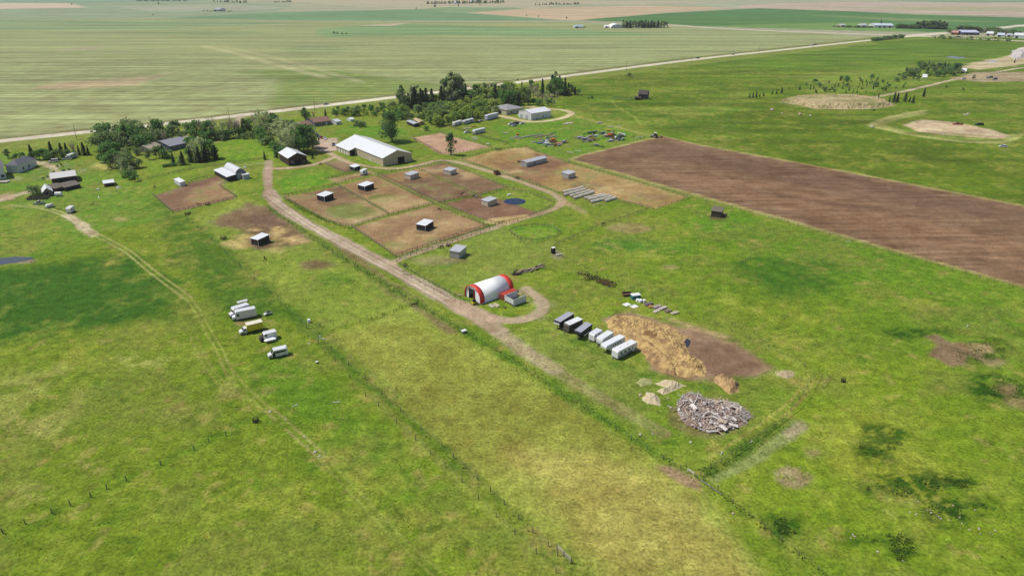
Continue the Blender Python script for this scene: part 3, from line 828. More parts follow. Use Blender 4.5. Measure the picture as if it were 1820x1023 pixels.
# ================================================================== buildings
WHITE = mat('white_metal_roof', (.68, .69, .70), .38, 0, .06, .4, spec=.4, ribs=('X', 1.6), bump=.12)
M_WHITE = mat('white_paint', (.70, .70, .69), .45, 0, .07, .8)
M_OFFW = mat('off_white_siding', (.62, .62, .62), .55, 0, .08, .8, ribs=('Z', 2.2), bump=.1)
M_GREYR = mat('grey_metal_roof', (.42, .43, .46), .4, 0, .10, .6, spec=.4, ribs=('X', 1.6), bump=.15)
M_GALV = mat('galvanised_sheet', (.40, .41, .42), .42, .35, .14, .7, ribs=('X', 2.0), bump=.15)
M_TAN = mat('tan_siding', (.48, .40, .28), .6, 0, .07, .5, ribs=('X', 1.2), bump=.1)
M_BEIGE = mat('beige_siding', (.50, .44, .34), .6, 0, .08, .6, ribs=('X', 1.5), bump=.12)
M_BROWN = mat('brown_siding', (.055, .032, .026), .65, 0, .15, .8, ribs=('X', 1.5), bump=.15)
M_DARK = mat('dark_boards', (.028, .024, .026), .75, 0, .25, 1.2)
M_WOODG = mat('weathered_boards', (.15, .125, .10), .85, 0, .3, 1.6, bump=.3)
M_BLACK = mat('black_rubber', (.012, .012, .013), .7, 0, .2, 2)
M_GLASS = mat('window_glass', (.018, .023, .03), .08, 0, .1, 1, spec=.6)
M_OPEN = mat('unlit_interior', (.012, .010, .010), .9, 0, .2, 1)  # near-black panels, the shade of an open interior put into their colour
M_SHING = mat('grey_shingles', (.135, .135, .155), .9, 0, .18, 1.5, bump=.3)
M_SHINGB = mat('brown_shingles', (.20, .115, .085), .9, 0, .18, 1.2, bump=.3)
M_SHINGL = mat('pale_grey_shingles', (.27, .265, .27), .9, 0, .14, 1.0, bump=.3)
M_SHINGT = mat('tan_shingles', (.33, .29, .22), .9, 0, .15, 1.2, bump=.3)
M_RED = mat('red_fabric', (.62, .045, .035), .5, 0, .08, .5)
M_REDMETAL = mat('red_container_steel', (.42, .055, .035), .55, 0, .15, .6, ribs=('X', 2.4), bump=.35)
M_TARP = mat('white_fabric', (.88, .88, .88), .5, 0, .04, .25)
M_CONC = mat('concrete', (.36, .34, .30), .9, 0, .15, 1.0)
M_STEEL = mat('grey_steel', (.22, .22, .23), .45, .5, .2, 1.5)
M_YEL = mat('yellow_paint', (.60, .50, .03), .5, 0, .12, 1)
M_ORANGE = mat('orange_paint', (.48, .13, .02), .55, 0, .2, 1.4)
M_GREEN = mat('green_paint', (.03, .14, .05), .5, 0, .2, 1)
M_BLUE = mat('blue_paint', (.05, .09, .22), .5, 0, .2, 1)
M_TEAL = mat('teal_steel', (.03, .17, .17), .5, 0, .2, 1)
M_RUST = mat('rusty_steel', (.13, .06, .035), .85, 0, .35, 1.6, bump=.3)
M_STRAWC = mat('straw', (.42, .30, .13), .95, 0, .35, 3, bump=.5)
M_WOODL = mat('pale_wood', (.40, .33, .24), .8, 0, .25, 1.5)

class Frame:
    """a thing's own axes: x from corner C to corner L, y across; used to hang doors and windows on its walls"""
    def __init__(s, a, b, sg):
        s.a, s.b, s.s = a, b, sg
    def wall(s, side, t, off):
        a, b, sg = s.a, s.b, s.s
        if side == 'L':   return Vector((-a / 2 + t * a, -sg * (b / 2 + off), 0)), 0.0
        if side == 'R':   return Vector((-a / 2 - off, sg * (-b / 2 + t * b), 0)), math.pi / 2
        if side == 'L2':  return Vector((-a / 2 + t * a, sg * (b / 2 + off), 0)), 0.0
        return Vector((a / 2 + off, sg * (-b / 2 + t * b), 0)), math.pi / 2
    def panel(s, side, t, wd, z0, z1, off=.03, th=.08):
        p, r = s.wall(side, t, off)
        mb = MB()
        mb.box((p.x, p.y, (z0 + z1) / 2), (wd, th, z1 - z0), r)
        return mb
def openings(t, fr, items):
    """items: (kind, side, t, width, z0, z1, material)"""
    for kind, side, tt, wd, z0, z1, m in items:
        if kind == 'window':
            f = part('window', fr.panel(side, tt, wd + .2, z0 - .1, z1 + .1, .02, .07), M_WHITE, t)
            part('pane', fr.panel(side, tt, wd, z0, z1, .05, .06), m, f)
        else:
            d = part(kind, fr.panel(side, tt, wd, z0, z1), m, t)  # an opening is a flat dark panel, its inner shade is only colour
            if kind == 'door' and wd < 2:
                pp, r = fr.wall(side, tt, .10)
                part('handle', MB().box((pp.x, pp.y, (z0 + z1) / 2), (.14, .08, .16), r), M_STEEL, d)
def gable_shape(a, b, h, rise, along, over=.4, th=.16):
    wl, rf = MB(), MB()
    if along == 'x':
        wl.prismx([(-b / 2, 0), (b / 2, 0), (b / 2, h), (0, h + rise), (-b / 2, h)], -a / 2, a / 2)
        sl = rise / (b / 2)
        e = b / 2 + over
        rf.prismx([(-e, h - over * sl + .02), (0, h + rise + .02), (e, h - over * sl + .02), (e, h - over * sl + .02 + th), (0, h + rise + .02 + th), (-e, h - over * sl + .02 + th)], -a / 2 - over, a / 2 + over)
    else:
        wl.prism([(-a / 2, 0), (a / 2, 0), (a / 2, h), (0, h + rise), (-a / 2, h)], -b / 2, b / 2)
        sl = rise / (a / 2)
        e = a / 2 + over
        rf.prism([(-e, h - over * sl + .02), (0, h + rise + .02), (e, h - over * sl + .02), (e, h - over * sl + .02 + th), (0, h + rise + .02 + th), (-e, h - over * sl + .02 + th)], -b / 2 - over, b / 2 + over)
    return wl, rf
def gable(name, label, cat, C, L, Rr, hpx, rise, wm, rm, items=(), along='x', over=.4, group=None, z=0.0, minb=None):
    ctr, rz, a, b, s = frame(C, L, Rr, z)
    if minb: 
        ctr += Vector((-math.sin(rz), math.cos(rz), 0)) * s * (minb - b) / 2
        b = minb
    h = hgt(*C, hpx) if hpx > 0 else -hpx
    rise *= 1.3
    t = thing(name, label, cat, ctr, rz, group)
    wl, rf = gable_shape(a, b, h, rise, along, over)
    part('wall', wl, wm, t)
    r = part('roof', rf, rm, t)
    openings(t, Frame(a, b, s), items)
    return t, Frame(a, b, s), h, r
def hip(name, label, cat, C, L, Rr, h, rise, wm, rm, items=(), over=.5, group=None):
    ctr, rz, a, b, s = frame(C, L, Rr)
    h *= 1.3; rise *= 1.3
    t = thing(name, label, cat, ctr, rz, group)
    part('wall', MB().box((0, 0, h / 2), (a, b, h)), wm, t)
    x, y = a / 2 + over, b / 2 + over
    k = max(.2, x - y) if a > b else .2
    z0 = h + .01
    mb = MB().add([(-x, -y, z0), (x, -y, z0), (x, y, z0), (-x, y, z0), (-k, 0, z0 + rise), (k, 0, z0 + rise)],
                  [(0, 1, 5, 4), (1, 2, 5), (2, 3, 4, 5), (3, 0, 4), (3, 2, 1, 0)])
    r = part('roof', mb, rm, t)
    openings(t, Frame(a, b, s), items)
    return t, Frame(a, b, s), r
def shelter(label, Ct, Lt, Rt, hpx, wm, rm, open_side=None, corner=True, group='horse shelters in the paddocks', name='horse_shelter', tilt=.35, rest=None):
    """three-sided field shelter; corners are given at the roof line"""
    h = hgt(Ct[0], Ct[1] + hpx, hpx)
    ctr, rz, a, b, s = frame(Ct, Lt, Rt, h)
    t = thing(name, label, 'shelter', ctr, rz, group)
    w = .12
    tilt *= 1.2
    hb = h + tilt                                   # back a little higher than the front
    mb = MB()
    def wallx(y):                                   # wall along x at y, top follows the roof slope along y
        hh = h if y * s < 0 else hb
        mb.box((0, y, hh / 2), (a, w, hh))
    def wally(x):
        y0, y1 = -s * b / 2, s * b / 2
        mb.prismx([(y0, 0), (y1, 0), (y1, hb), (y0, h)], x - w / 2, x + w / 2)
    if open_side != 'L': wallx(-s * (b / 2 - w / 2))
    if open_side != 'L2': wallx(s * (b / 2 - w / 2))
    if open_side != 'R': wally(-a / 2 + w / 2)
    if open_side != 'R2': wally(a / 2 - w / 2)
    part('wall', mb, wm, t)
    o = .22
    sl = tilt / b
    y0, y1 = -s * (b / 2 + o), s * (b / 2 + o)
    rf = MB().prismx([(y0, h - sl * o + .015), (y1, hb + sl * o + .015), (y1, hb + sl * o + .11), (y0, h - sl * o + .11)], -a / 2 - o, a / 2 + o)
    part('roof', rf, rm, t)
    if corner:
        part('corner_trim', MB().box((-a / 2 - .02, -s * (b / 2 + .02), h / 2), (.10, .10, h - .02)), M_WHITE, t)
    for yy in (-b / 2 - .1, b / 2 + .1):
        part('skid', MB().box((0, yy, .09), (a + .5, .14, .18)), M_WOODG, t)
    return t

# riding arena, the biggest building
t, fr, h, rf = gable('riding_arena', 'very long tan riding arena with white metal roof in the farmyard', 'barn', (681.4, 295.8), (609.1, 265.7), (732.5, 286.6), 14.4, 2.6, M_TAN, WHITE,
    [('sliding_door', 'R', .62, 4.6, .02, 4.0, M_OPEN), ('door', 'L', .3, 1.0, .02, 2.2, M_WHITE)])
a, b, s = fr.a, fr.b, fr.s
lt = MB()      # the far part of the long side is built out under the same roof slope
y0 = -s * b / 2
sl = 2.6 * 1.3 / (b / 2)
dp = 4.4
x0 = a * .15
he = h - sl * dp
lt.prismx([(y0 + s * .02, 0), (y0 - s * dp, 0), (y0 - s * dp, he), (y0 + s * .02, h)], x0, a / 2 - .03)
lp = part('lean_to', lt, M_TAN, t)
part('roof', MB().prismx([(y0 - s * .42, h - sl * .42 + .03), (y0 - s * (dp + .5), he - sl * .5 + .03), (y0 - s * (dp + .5), he - sl * .5 + .18), (y0 - s * .42, h - sl * .42 + .185)], x0 - .5, a / 2 + .4), WHITE, lp)
part('door', MB().box((x0 - .04, y0 - s * dp * .5, 1.7), (.06, 3.2, 3.4)), M_OPEN, lp)  # dark panel for the open bay, shade put into its colour
for k in range(4):
    part('door', MB().box((x0 + (a / 2 - x0) * (.18 + .2 * k), y0 - s * (dp + .03), 1.3), (1.5, .08, 2.6)), M_WHITE, lp)
part('ridge_cap', MB().box((0, 0, h + 3.38 + .2), (a + .7, .5, .06)), M_GREYR, rf)

# brown barn
gable('brown_barn', 'dark brown barn with white metal roof beside the lane fork', 'barn', (514, 295), (497.5, 284.5), (545.7, 289.8), 13.6, 1.9, M_BROWN, WHITE,
    [('sliding_door', 'R', .48, 3.4, .02, 3.0, M_OPEN), ('window', 'R', .2, 1.2, 1.6, 2.5, M_GLASS), ('door', 'R', .82, 1.0, .02, 2.1, M_WOODG)], minb=None)

# quonset with lean-to
ctr, rz, a, b, s = frame((418, 319.3), (397.5, 308.3), (443.5, 316.6))
t = thing('quonset_barn', 'grey arched quonset barn with white lean-to beside the brown paddock', 'barn', ctr, rz)
hq = hgt(430.7, 318, 18)
prof = [(-b / 2, 0)] + [(-b / 2 * math.cos(k * math.pi / 14), hq * math.sin(k * math.pi / 14)) for k in range(1, 14)] + [(b / 2, 0)]
part('roof', MB().prismx(prof, -a / 2, a / 2), mat('pale_arched_sheet', (.62, .63, .64), .38, .1, .08, .6, ribs=('X', 1.6), bump=.2), t, smooth=False)
part('end_wall', MB().prismx([(y * .97, z * .98) for y, z in prof], -a / 2 - .08, -a / 2 - .01), mat('blue_grey_end', (.15, .16, .18), .6, 0, .1), t)
part('door', MB().box((-a / 2 - .12, -s * b * .12, 1.6), (.08, 2.8, 3.2)), M_GREYR, t)
yi, yo = -s * b * .46, -s * (b / 2 + 4.6)
xa, xb = -a / 2 - .12 * a, a / 2 + .06 * a
lw = part('lean_to', MB().prismx([(yi, 0), (yo, 0), (yo, 2.7), (yi, 3.3)], xa + .3, xb - .3), M_DARK, t)
part('roof', MB().prismx([(yi, 3.36), (yo - s * .5, 2.68), (yo - s * .5, 2.84), (yi, 3.52)], xa, xb), WHITE, lw)
pr = part('porch', MB().box((-a / 2 - 1.7, s * b * .24, 1.3), (3.2, 3.6, 2.6)), M_GREYR, t)
part('roof', MB().box((-a / 2 - 1.7, s * b * .24, 2.7), (3.6, 4.0, .14)), WHITE, pr)
solo('water_trough', 'white trough beside the arched quonset barn', 'trough', MB().box((0, 0, .3), (1.8, .9, .6)).box((0, 0, .62), (1.9, 1.0, .06)), M_WHITE, P(435.5, 299), .3)

# paddock shelters
shelter('dark shelter with white roof in the paddock nearest the lane', (576.2, 349.5), (562.9, 346.3), (587.2, 343.2), 9.4, M_DARK, WHITE)
shelter('dark shelter with white roof in the second paddock from the lane', (648.2, 331.5), (635.7, 328.3), (658.3, 325.2), 8.6, M_DARK, WHITE)
shelter('small dark shed with white roof beside the white horse trailer', (629.4, 297.8), (620.8, 294.7), (636.4, 294.4), 6.6, M_DARK, WHITE)
shelter('beige shelter in the brown paddock below the arena end wall', (729.3, 311.8), (718.3, 308.9), (740.2, 306.6), 8.1, M_BEIGE, M_GREYR, corner=False)
shelter('beige shelter in the top corner paddock along the looping lane', (800.5, 304.2), (787.6, 301.6), (808, 300), 7.8, M_BEIGE, M_GREYR, corner=False)
shelter('beige shelter in the muddy paddock beside the blue pond', (867, 358.7), (855.2, 355), (877.4, 352.3), 9.0, M_BEIGE, M_GREYR, corner=False)
shelter('dark shelter with white roof in the large paddock above the straight track', (755.9, 401.2), (739.8, 398.1), (760.1, 391.9), 10.2, M_DARK, WHITE)
shelter('grey metal shelter on grass above the red and white building', (816.6, 448), (798.9, 444.9), (821.7, 438.2), 12.2, M_GALV, M_GREYR, corner=False)
shelter('long dark shelter with white roof in the straw covered field', (457.9, 426.4), (445.4, 423), (479, 419), 11, M_DARK, WHITE)
shelter('grey metal shelter in the tan pasture near the ploughed field', (1010.6, 310), (998.1, 306.2), (1015.8, 305), 8.2, M_GALV, M_GREYR, corner=False)
shelter('lone brown wooden shelter at the ploughed field edge', (1282.6, 376.9), (1264.5, 374.6), (1284.8, 369.8), 10.4, mat('brown_boards', (.075, .052, .036), .85, 0, .25, 1.4), M_WOODG, corner=False)
gable('field_barn', 'long narrow grey metal barn in the tan pasture', 'barn', (936, 297.4), (925.4, 294.6), (953.2, 283.6), 8.0, .5, M_GALV, M_GREYR, [('door', 'R', .4, 1.0, .02, 2.0, M_WOODG)], along='y', over=.25)
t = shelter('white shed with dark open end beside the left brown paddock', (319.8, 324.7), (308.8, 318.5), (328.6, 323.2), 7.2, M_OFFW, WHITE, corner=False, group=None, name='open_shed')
part('opening', MB().box((-2.0, 0, 1.0), (.08, 2.0, 1.6)), M_OPEN, t).location = (0, 0, 0)  # dark panel drawn as the shade of the open end

# red and white fabric building
ctr, rz, L, Wd, s = frame((853.4, 541.4), (913.2, 519.5), (820.6, 528.2))
rz -= math.pi / 2                                     # y runs along its length, x across
s = 1
hA = hgt(837, 534.6, 24.8)
t = thing('fabric_building', 'white arched fabric building with red end bands on the lane', 'barn', ctr, rz)
wall_h = hA * .34
def arch(w_, h_, n=18):
    o = [(-w_ / 2, 0), (-w_ / 2 * .99, h_ * .34)]
    for k in range(1, n):
        q = k * math.pi / n
        o.append((-w_ / 2 * math.cos(q) * .99, h_ * .34 + h_ * .66 * math.sin(q)))
    return o + [(w_ / 2 * .99, h_ * .34), (w_ / 2, 0)]
def shell(y0, y1, w_, h_, th=.12):
    o, i = arch(w_, h_), arch(w_ - 2 * th, h_ - th)
    n = len(o)
    vs = [(x, y0, z) for x, z in o] + [(x, y1, z) for x, z in o] + [(x, y0, z) for x, z in i] + [(x, y1, z) for x, z in i]
    fs = []
    for k in range(n - 1):
        fs += [(k, k + 1, n + k + 1, n + k), (2 * n + k, 3 * n + k, 3 * n + k + 1, 2 * n + k + 1), (k, 2 * n + k, 2 * n + k + 1, k + 1), (n + k, n + k + 1, 3 * n + k + 1, 3 * n + k)]
    return MB().add(vs, fs)
f0, f1 = -s * L / 2, s * L / 2                        # f0 = the open front facing the lane
bd = s * 2.0
part('cover', shell(f0 + bd, f1 - bd, Wd, hA), M_TARP, t, smooth=True)
part('front_band', shell(f0, f0 + bd, Wd + .06, hA + .03), M_RED, t, smooth=True)
part('rear_band', shell(f1 - bd, f1, Wd + .06, hA + .03), M_RED, t, smooth=True)
pr = arch(Wd - .3, hA - .15)
part('rear_wall', MB().prism(pr, f1 - s * .5, f1 - s * .4), M_TARP, t)
fw = MB()                                             # front wall with a door opening left of centre
dh = hA * .74
def top(x):
    for (x0, z0), (x1, z1) in zip(pr[:-1], pr[1:]):
        if x0 <= x <= x1 and x1 > x0: return z0 + (z1 - z0) * (x - x0) / (x1 - x0)
    return 0
def strip(xa, xb, zl=0.0, n=8):
    q = [xa + (xb - xa) * k / n for k in range(n + 1)]
    fw.prism([(xa, zl), (xb, zl)] + [(x, max(zl + .01, top(x))) for x in reversed(q)], f0 + s * .55, f0 + s * .65)
xm = Wd / 2 - .16
strip(-xm, -xm * .56); strip(xm * .22, xm); strip(-xm * .56, xm * .22, dh)
part('front_wall', fw, M_TARP, t)
fdoor = part('curtain_door', MB().prism([(-xm * .08, 0.05), (xm * .22, .05), (xm * .22, dh), (-xm * .08, dh)], f0 + s * .72, f0 + s * .80), mat('dark_red_curtain', (.16, .02, .02), .7), t)
part('frame_post', MB().box((-xm * .56, f0 + s * .5, dh / 2), (.18, .16, dh)), M_BROWN, t)
part('frame_post', MB().box((xm * .22, f0 + s * .5, dh / 2), (.18, .16, dh)), M_BROWN, t)
for k, x in enumerate((-Wd / 2 - .12, Wd / 2 + .12)):
    part('ground_rail', MB().box((x, 0, .12), (.22, L - .2, .24)), M_OFFW, t)

# shipping container and the open bin in front of it
hC = hgt(888.9, 531, 9.8)
ctr, rz, a, b, s = frame((896.8, 524.7), (888.9, 521.4), (921.9, 516), hC)
t = thing('shipping_container', 'red shipping container beside the white arched building', 'container', ctr, rz)
bx = MB().box((0, 0, hC / 2 + .06), (a, b, hC - .12))
part('body', bx, M_REDMETAL, t)
for x in (-a / 2, a / 2):
    for y in (-b / 2, b / 2):
        part('corner_post', MB().box((x, y, hC / 2), (.18, .18, hC)), mat('dark_red_steel', (.30, .035, .025), .6), t)
d_ = part('door', MB().box((0, -s * (b / 2 + .05), hC / 2), (a - .3, .06, hC - .4)), M_REDMETAL, t)
for x in (-a * .3, -a * .1, a * .1, a * .3):
    part('lock_bar', MB().box((x, -s * (b / 2 + .11), hC / 2), (.06, .06, hC - .6)), M_STEEL, d_)
hB = hgt(912.6, 544.5, 12.2)
ctr, rz, a, b, s = frame((912.6, 544.8), (896.8, 536.5), (938.6, 538.0))
t = thing('open_bin', 'white walled open bin in front of the red shipping container', 'bin', ctr, rz)
part('long_panel', MB().box((-a / 2 + .06, 0, hB / 2 + .1), (.12, b, hB - .2)), M_OFFW, t)
part('long_panel', MB().box((a / 2 - .06, 0, hB / 2 + .1), (.12, b, hB - .2)), M_OFFW, t)
part('end_panel', MB().box((0, -s * (b / 2 - .06), hB * .62), (a - .26, .12, hB * .7)), M_OFFW, t)
part('floor', MB().box((0, 0, .25), (a - .26, b - .1, .14)), M_RUST, t)
for x in (-a / 2 + .3, a / 2 - .3): part('skid', MB().box((x, 0, .1), (.2, b - .4, .2)), M_BLACK, t)

# left edge house and its garage wing
t, fr, r = hip('farmhouse', 'white house with dark grey roof at the left photo edge', 'house', (12, 317), (-45, 325), (26, 304), 5.4, 2.0, M_WHITE, M_SHING,
    [('window', 'L', .10, 1.6, 1.0, 2.4, M_GLASS), ('window', 'R', .35, 1.2, 3.6, 5.0, M_GLASS), ('window', 'R', .70, 1.2, 1.0, 2.4, M_GLASS)])
t, fr, r = hip('garage_wing', 'low white wing with dark grey hipped roof beside the edge house', 'house', (34.5, 307.5), (67, 295), (-2, 313), 3.4, 2.0, M_WHITE, M_SHING,
    [('window', 'L', .26, 1.1, 1.0, 2.8, M_GLASS), ('window', 'L', .56, 1.1, 1.0, 2.8, M_GLASS), ('garage_door', 'R', .5, 5.0, .02, 3.0, M_WHITE)])
solo('deck', 'grey deck in front of the white house at the left edge', 'deck', MB().box((0, 0, .5), (7, 4, .14)).box((-3, -1.8, .25), (.2, .2, .5)).box((3, -1.8, .25), (.2, .2, .5)).box((0, -1.95, 1.0), (7, .08, .08)), M_CONC, P(4, 324), .1)

# brown sheds on the left
gable('pole_barn', 'dark brown open-front shed with white roof edge, homestead yard', 'shed', (94, 328.5), (138, 322.5), (94, 318), 10.5, 1.2, M_BROWN, mat('weathered_white_roof', (.55, .54, .52), .6, 0, .12), [('opening', 'L', .5, 9.5, .3, 2.4, M_DARK)], over=.3)
gable('lean_shed', 'low brown shed with sloping plank roof below the dark open shed', 'shed', (116, 340), (144, 333.5), (115, 331), 6.5, .8, M_BROWN, M_WOODG, [('opening', 'L', .5, 6.0, .2, 1.8, M_DARK)], over=.3)
gable('small_shed', 'small grey shed with pointed white roof in the homestead yard', 'shed', (78, 350), (95, 347.5), (73, 343), 8.0, 1.5, M_WOODG, WHITE, [('door', 'L', .4, 1.2, .02, 2.0, M_OPEN)], along='y', over=.35)
gable('plank_shed', 'rusty brown shed wedged between the pointed and dark sheds', 'shed', (98, 342), (114, 338.5), (96, 333), 6.5, .9, M_RUST, M_WOODG, [('door', 'L', .5, 1.2, .02, 1.8, M_DARK)], over=.25)
solo('plank_pen', 'low dark plank pen below the pointed grey shed', 'pen', MB().box((0, -2, .6), (9, .15, 1.2)).box((0, 2, .6), (9, .15, 1.2)).box((-4.5, 0, .6), (.15, 4, 1.2)).box((4.5, 0, .6), (.15, 4, 1.2)).box((-2, 0, .5), (.1, 4, 1.0)), M_WOODG, P(68, 353), .15)
tk = MB().cyl((-1.5, 0, 1.2), (1.5, 0, 1.2), 1.1, None, 14)
t = thing('water_tank', 'round white tank on the grass below the brown sheds', 'tank', P(105, 348.5), .2)
part('vessel', tk, M_WHITE, t)
for x in (-.9, .9): part('cradle', MB().box((x, 0, .25), (.2, 1.6, .5)), M_STEEL, t)
gable('hay_shed', 'small shed with white roof standing alone on the left grass', 'shed', (186, 332.5), (204, 330), (184, 327), 6.0, .5, M_RUST, WHITE, [('opening', 'L', .5, 3.2, .2, 1.6, M_DARK)], over=.3)

# grey-roofed bungalow in the trees
gable('bungalow', 'bungalow with grey roof standing among trees near the road', 'house', (304, 268.5), (339, 260.5), (292, 257.5), 8.5, 1.7, mat('slate_siding', (.10, .105, .15), .6, 0, .1), mat('lavender_grey_shingles', (.235, .235, .275), .9, 0, .12, 1.2),
    [('window', 'L', .2, 1.6, .9, 2.2, M_GLASS), ('window', 'L', .48, 2.0, .9, 2.2, M_GLASS), ('window', 'L', .8, 1.4, .9, 2.2, M_GLASS), ('window', 'R', .5, 1.2, .9, 2.2, M_GLASS)], over=.5)
gable('cottage', 'tan-roofed beige wing at the left end of the bungalow', 'house', (268, 272), (295, 264), (262, 264), 7.0, 1.3, M_BEIGE, M_SHINGT, [('window', 'L', .3, 1.2, .9, 2.1, M_GLASS), ('window', 'R', .5, .9, .9, 2.0, M_GLASS)], over=.4)
gable('carport', 'tan-roofed shed behind the right end of the grey bungalow', 'shed', (326, 256), (342, 250), (322, 250), 5.0, 1.0, M_BEIGE, M_SHINGT, [('door', 'L', .5, 2.2, .02, 2.0, M_OFFW)], over=.3)

# red-brown roofed house by the road
gable('ranch_house', 'house with red-brown roof in the lawn above the parked cars', 'house', (560, 225.2), (588.5, 221.5), (553, 217), 7.2, 1.4, mat('grey_siding', (.16, .155, .18), .6, 0, .1), M_SHINGB,
    [('window', 'L', .2, 1.6, .8, 2.1, M_GLASS), ('window', 'L', .5, 2.0, .8, 2.1, M_GLASS), ('door', 'L', .72, 1.1, .02, 2.1, M_WHITE), ('window', 'L', .88, 1.2, .8, 2.1, M_GLASS)], over=.5)
gable('garage', 'low garage with red-brown roof at the left end of its house', 'garage', (531, 229), (555, 225), (526, 222), 4.6, 1.0, M_BEIGE, M_SHINGB, [('garage_door', 'L', .5, 2.6, .02, 1.9, M_OFFW)], over=.4)
gable('garden_shed', 'small white garden shed right of the red-brown roofed house', 'shed', (598, 222), (607, 220.5), (594.5, 217), 5.0, .8, M_OFFW, mat('pale_shed_roof', (.5, .51, .53), .6), [('door', 'L', .4, 1.0, .02, 1.9, M_GREYR)], over=.2)
gable('garden_shed', 'tiny white shed on the lawn left of the big tree', 'shed', (623, 216), (630, 215), (621, 213), 3.2, .6, M_OFFW, WHITE, [('door', 'L', .4, .9, .02, 1.6, M_GREYR)], over=.2)

# grey house and white shop
t, fr, r = hip('farmhouse', 'beige house with pale grey hipped roof beside the white shop', 'house', (900, 204.5), (931, 199.5), (889, 196.0), 3.0, 2.0, M_BEIGE, M_SHINGL,
    [('garage_door', 'R', .4, 3.0, .02, 2.4, M_OPEN), ('window', 'L', .3, 1.6, .9, 2.1, M_GLASS), ('window', 'L', .65, 1.6, .9, 2.1, M_GLASS)])
gable('workshop', 'large white metal workshop with white roof by the curved driveway', 'garage', (944, 214), (979, 208.5), (929, 207.5), 12, 1.4, M_OFFW, WHITE,
    [('garage_door', 'R', .35, 3.4, .02, 3.4, mat('pale_grey_door', (.36, .37, .40), .5, ribs=('Z', 3), bump=.3)), ('garage_door', 'R', .78, 3.0, .02, 3.0, mat('pale_grey_door', (.36, .37, .40))), ('door', 'L', .3, 1.0, .02, 2.1, M_GREYR), ('window', 'L', .6, 1.2, 1.2, 2.1, M_GLASS)], over=.3)
# plank hay shed near big tree
gable('cattle_shed', 'long low shed with dark front and grey roof right of big tree', 'shed', (736, 226.2), (723, 220.5), (744, 224.2), 5.4, .4, M_DARK, M_GREYR, [('opening', 'L', .5, 7.5, .2, 1.8, M_OPEN)], over=.3)
gable('cattle_shed', 'yellowish wooden shed joined to the low dark-fronted shed', 'shed', (745, 222.5), (735, 216.5), (752.5, 220.5), 5.0, .5, mat('raw_lumber', (.36, .24, .10), .8, 0, .2), mat('raw_lumber_roof', (.44, .34, .2), .8, 0, .2), [('opening', 'L', .5, 4.0, .2, 1.6, M_DARK)], over=.3)
# far dark barn with its pens
gable('hip_barn', 'dark barn with round-topped roof alone in the green pasture', 'barn', (1150, 177), (1134, 175.8), (1166.5, 176.4), 9.0, 2.4, mat('dark_barn_boards', (.035, .028, .04), .7, 0, .2), mat('dark_barn_roof', (.06, .045, .045), .7, 0, .2), [('sliding_door', 'R', .5, 5.0, .02, 3.6, mat('slate_door', (.09, .09, .14), .6))], along='x', over=.3)
gable('low_barn', 'low dark red shed against the dark pasture barn', 'shed', (1128, 178), (1138, 178.4), (1124, 176.3), 4.5, .6, mat('oxblood_boards', (.10, .02, .02), .7), mat('dark_barn_roof', (.06, .045, .045)), [('opening', 'L', .5, 3.0, .2, 1.8, M_DARK)], over=.3)

# distant farmsteads
def far_barn(label, C, L, Rr, hpx, wm, rm, rise=2.0, name='farm_building', doors=1):
    items = [('sliding_door', 'L', .3 + .25 * k, 4, .02, 3.5, M_DARK) for k in range(doors)]
    gable(name, label, 'barn', C, L, Rr, hpx, rise, wm, rm, items, over=.4)
BLUER = mat('pale_blue_roof', (.52, .57, .68), .45, 0, .06, .3)
far_barn('long far barn with pale blue roof and one spruce behind', (1553, 49.5), (1588, 50), (1551, 47), 4.2, M_OFFW, BLUER, doors=3)
far_barn('small pale shed left of the long blue-roofed far barn', (1532, 48.5), (1542, 48.5), (1531, 47), 3.2, M_OFFW, M_GREYR)
far_barn('low pale shed farthest left of the far right farmstead', (1494, 48.5), (1504, 48.5), (1493, 47), 2.6, M_BEIGE, M_GREYR)
far_barn('white house among the dark spruces of the far farmstead', (1632, 51), (1644, 51.3), (1631, 49), 3.4, M_OFFW, M_WHITE, name='farmhouse')
far_barn('long far barn with lavender roof near the right edge', (1709, 62.5), (1740, 63), (1707, 59.5), 4.8, mat('slate_siding', (.10, .105, .15)), mat('lavender_roof', (.50, .50, .64), .5), doors=2)
far_barn('red far shed left of the lavender-roofed barn', (1690, 62), (1702, 62.5), (1689, 60), 4.0, mat('brick_red_boards', (.28, .06, .035), .7), mat('pale_red_roof', (.45, .25, .2), .6))
far_barn('white roofed far house right of the lavender-roofed barn', (1752, 63.5), (1764, 64), (1750, 61), 3.6, M_BEIGE, M_WHITE, name='farmhouse')
far_barn('pale blue roofed far shed near the right edge bushes', (1772, 66), (1785, 66.5), (1770, 63.5), 3.6, M_OFFW, BLUER)
far_barn('large white far barn at the right photo edge', (1800, 68), (1822, 69), (1797, 64.5), 5.2, M_OFFW, M_WHITE)
far_barn('small white far shed behind the lavender-roofed barn', (1737, 57), (1747, 57.3), (1736, 55.5), 2.6, M_OFFW, M_WHITE)
far_barn('white far shed beside the large right edge barn', (1790, 66), (1799, 66.3), (1789, 64.2), 3.0, M_OFFW, M_GREYR)
ctr = P(1093, 49.5)
t = thing('quonset_barn', 'big white arched far barn left of the spruce windbreak', 'barn', ctr, .12)
pr_ = [(-13 * math.cos(k * math.pi / 12), 7.5 * math.sin(k * math.pi / 12)) for k in range(13)]
part('roof', MB().prism(pr_, -14, 14), M_TARP, t)
part('end_wall', MB().prism([(x * .96, z * .97) for x, z in pr_], -14.3, -14.05), M_GREYR, t)
far_barn('low white far shed just left of the big arched barn', (1075, 50), (1086, 50), (1074, 48.5), 2.2, M_OFFW, M_WHITE)
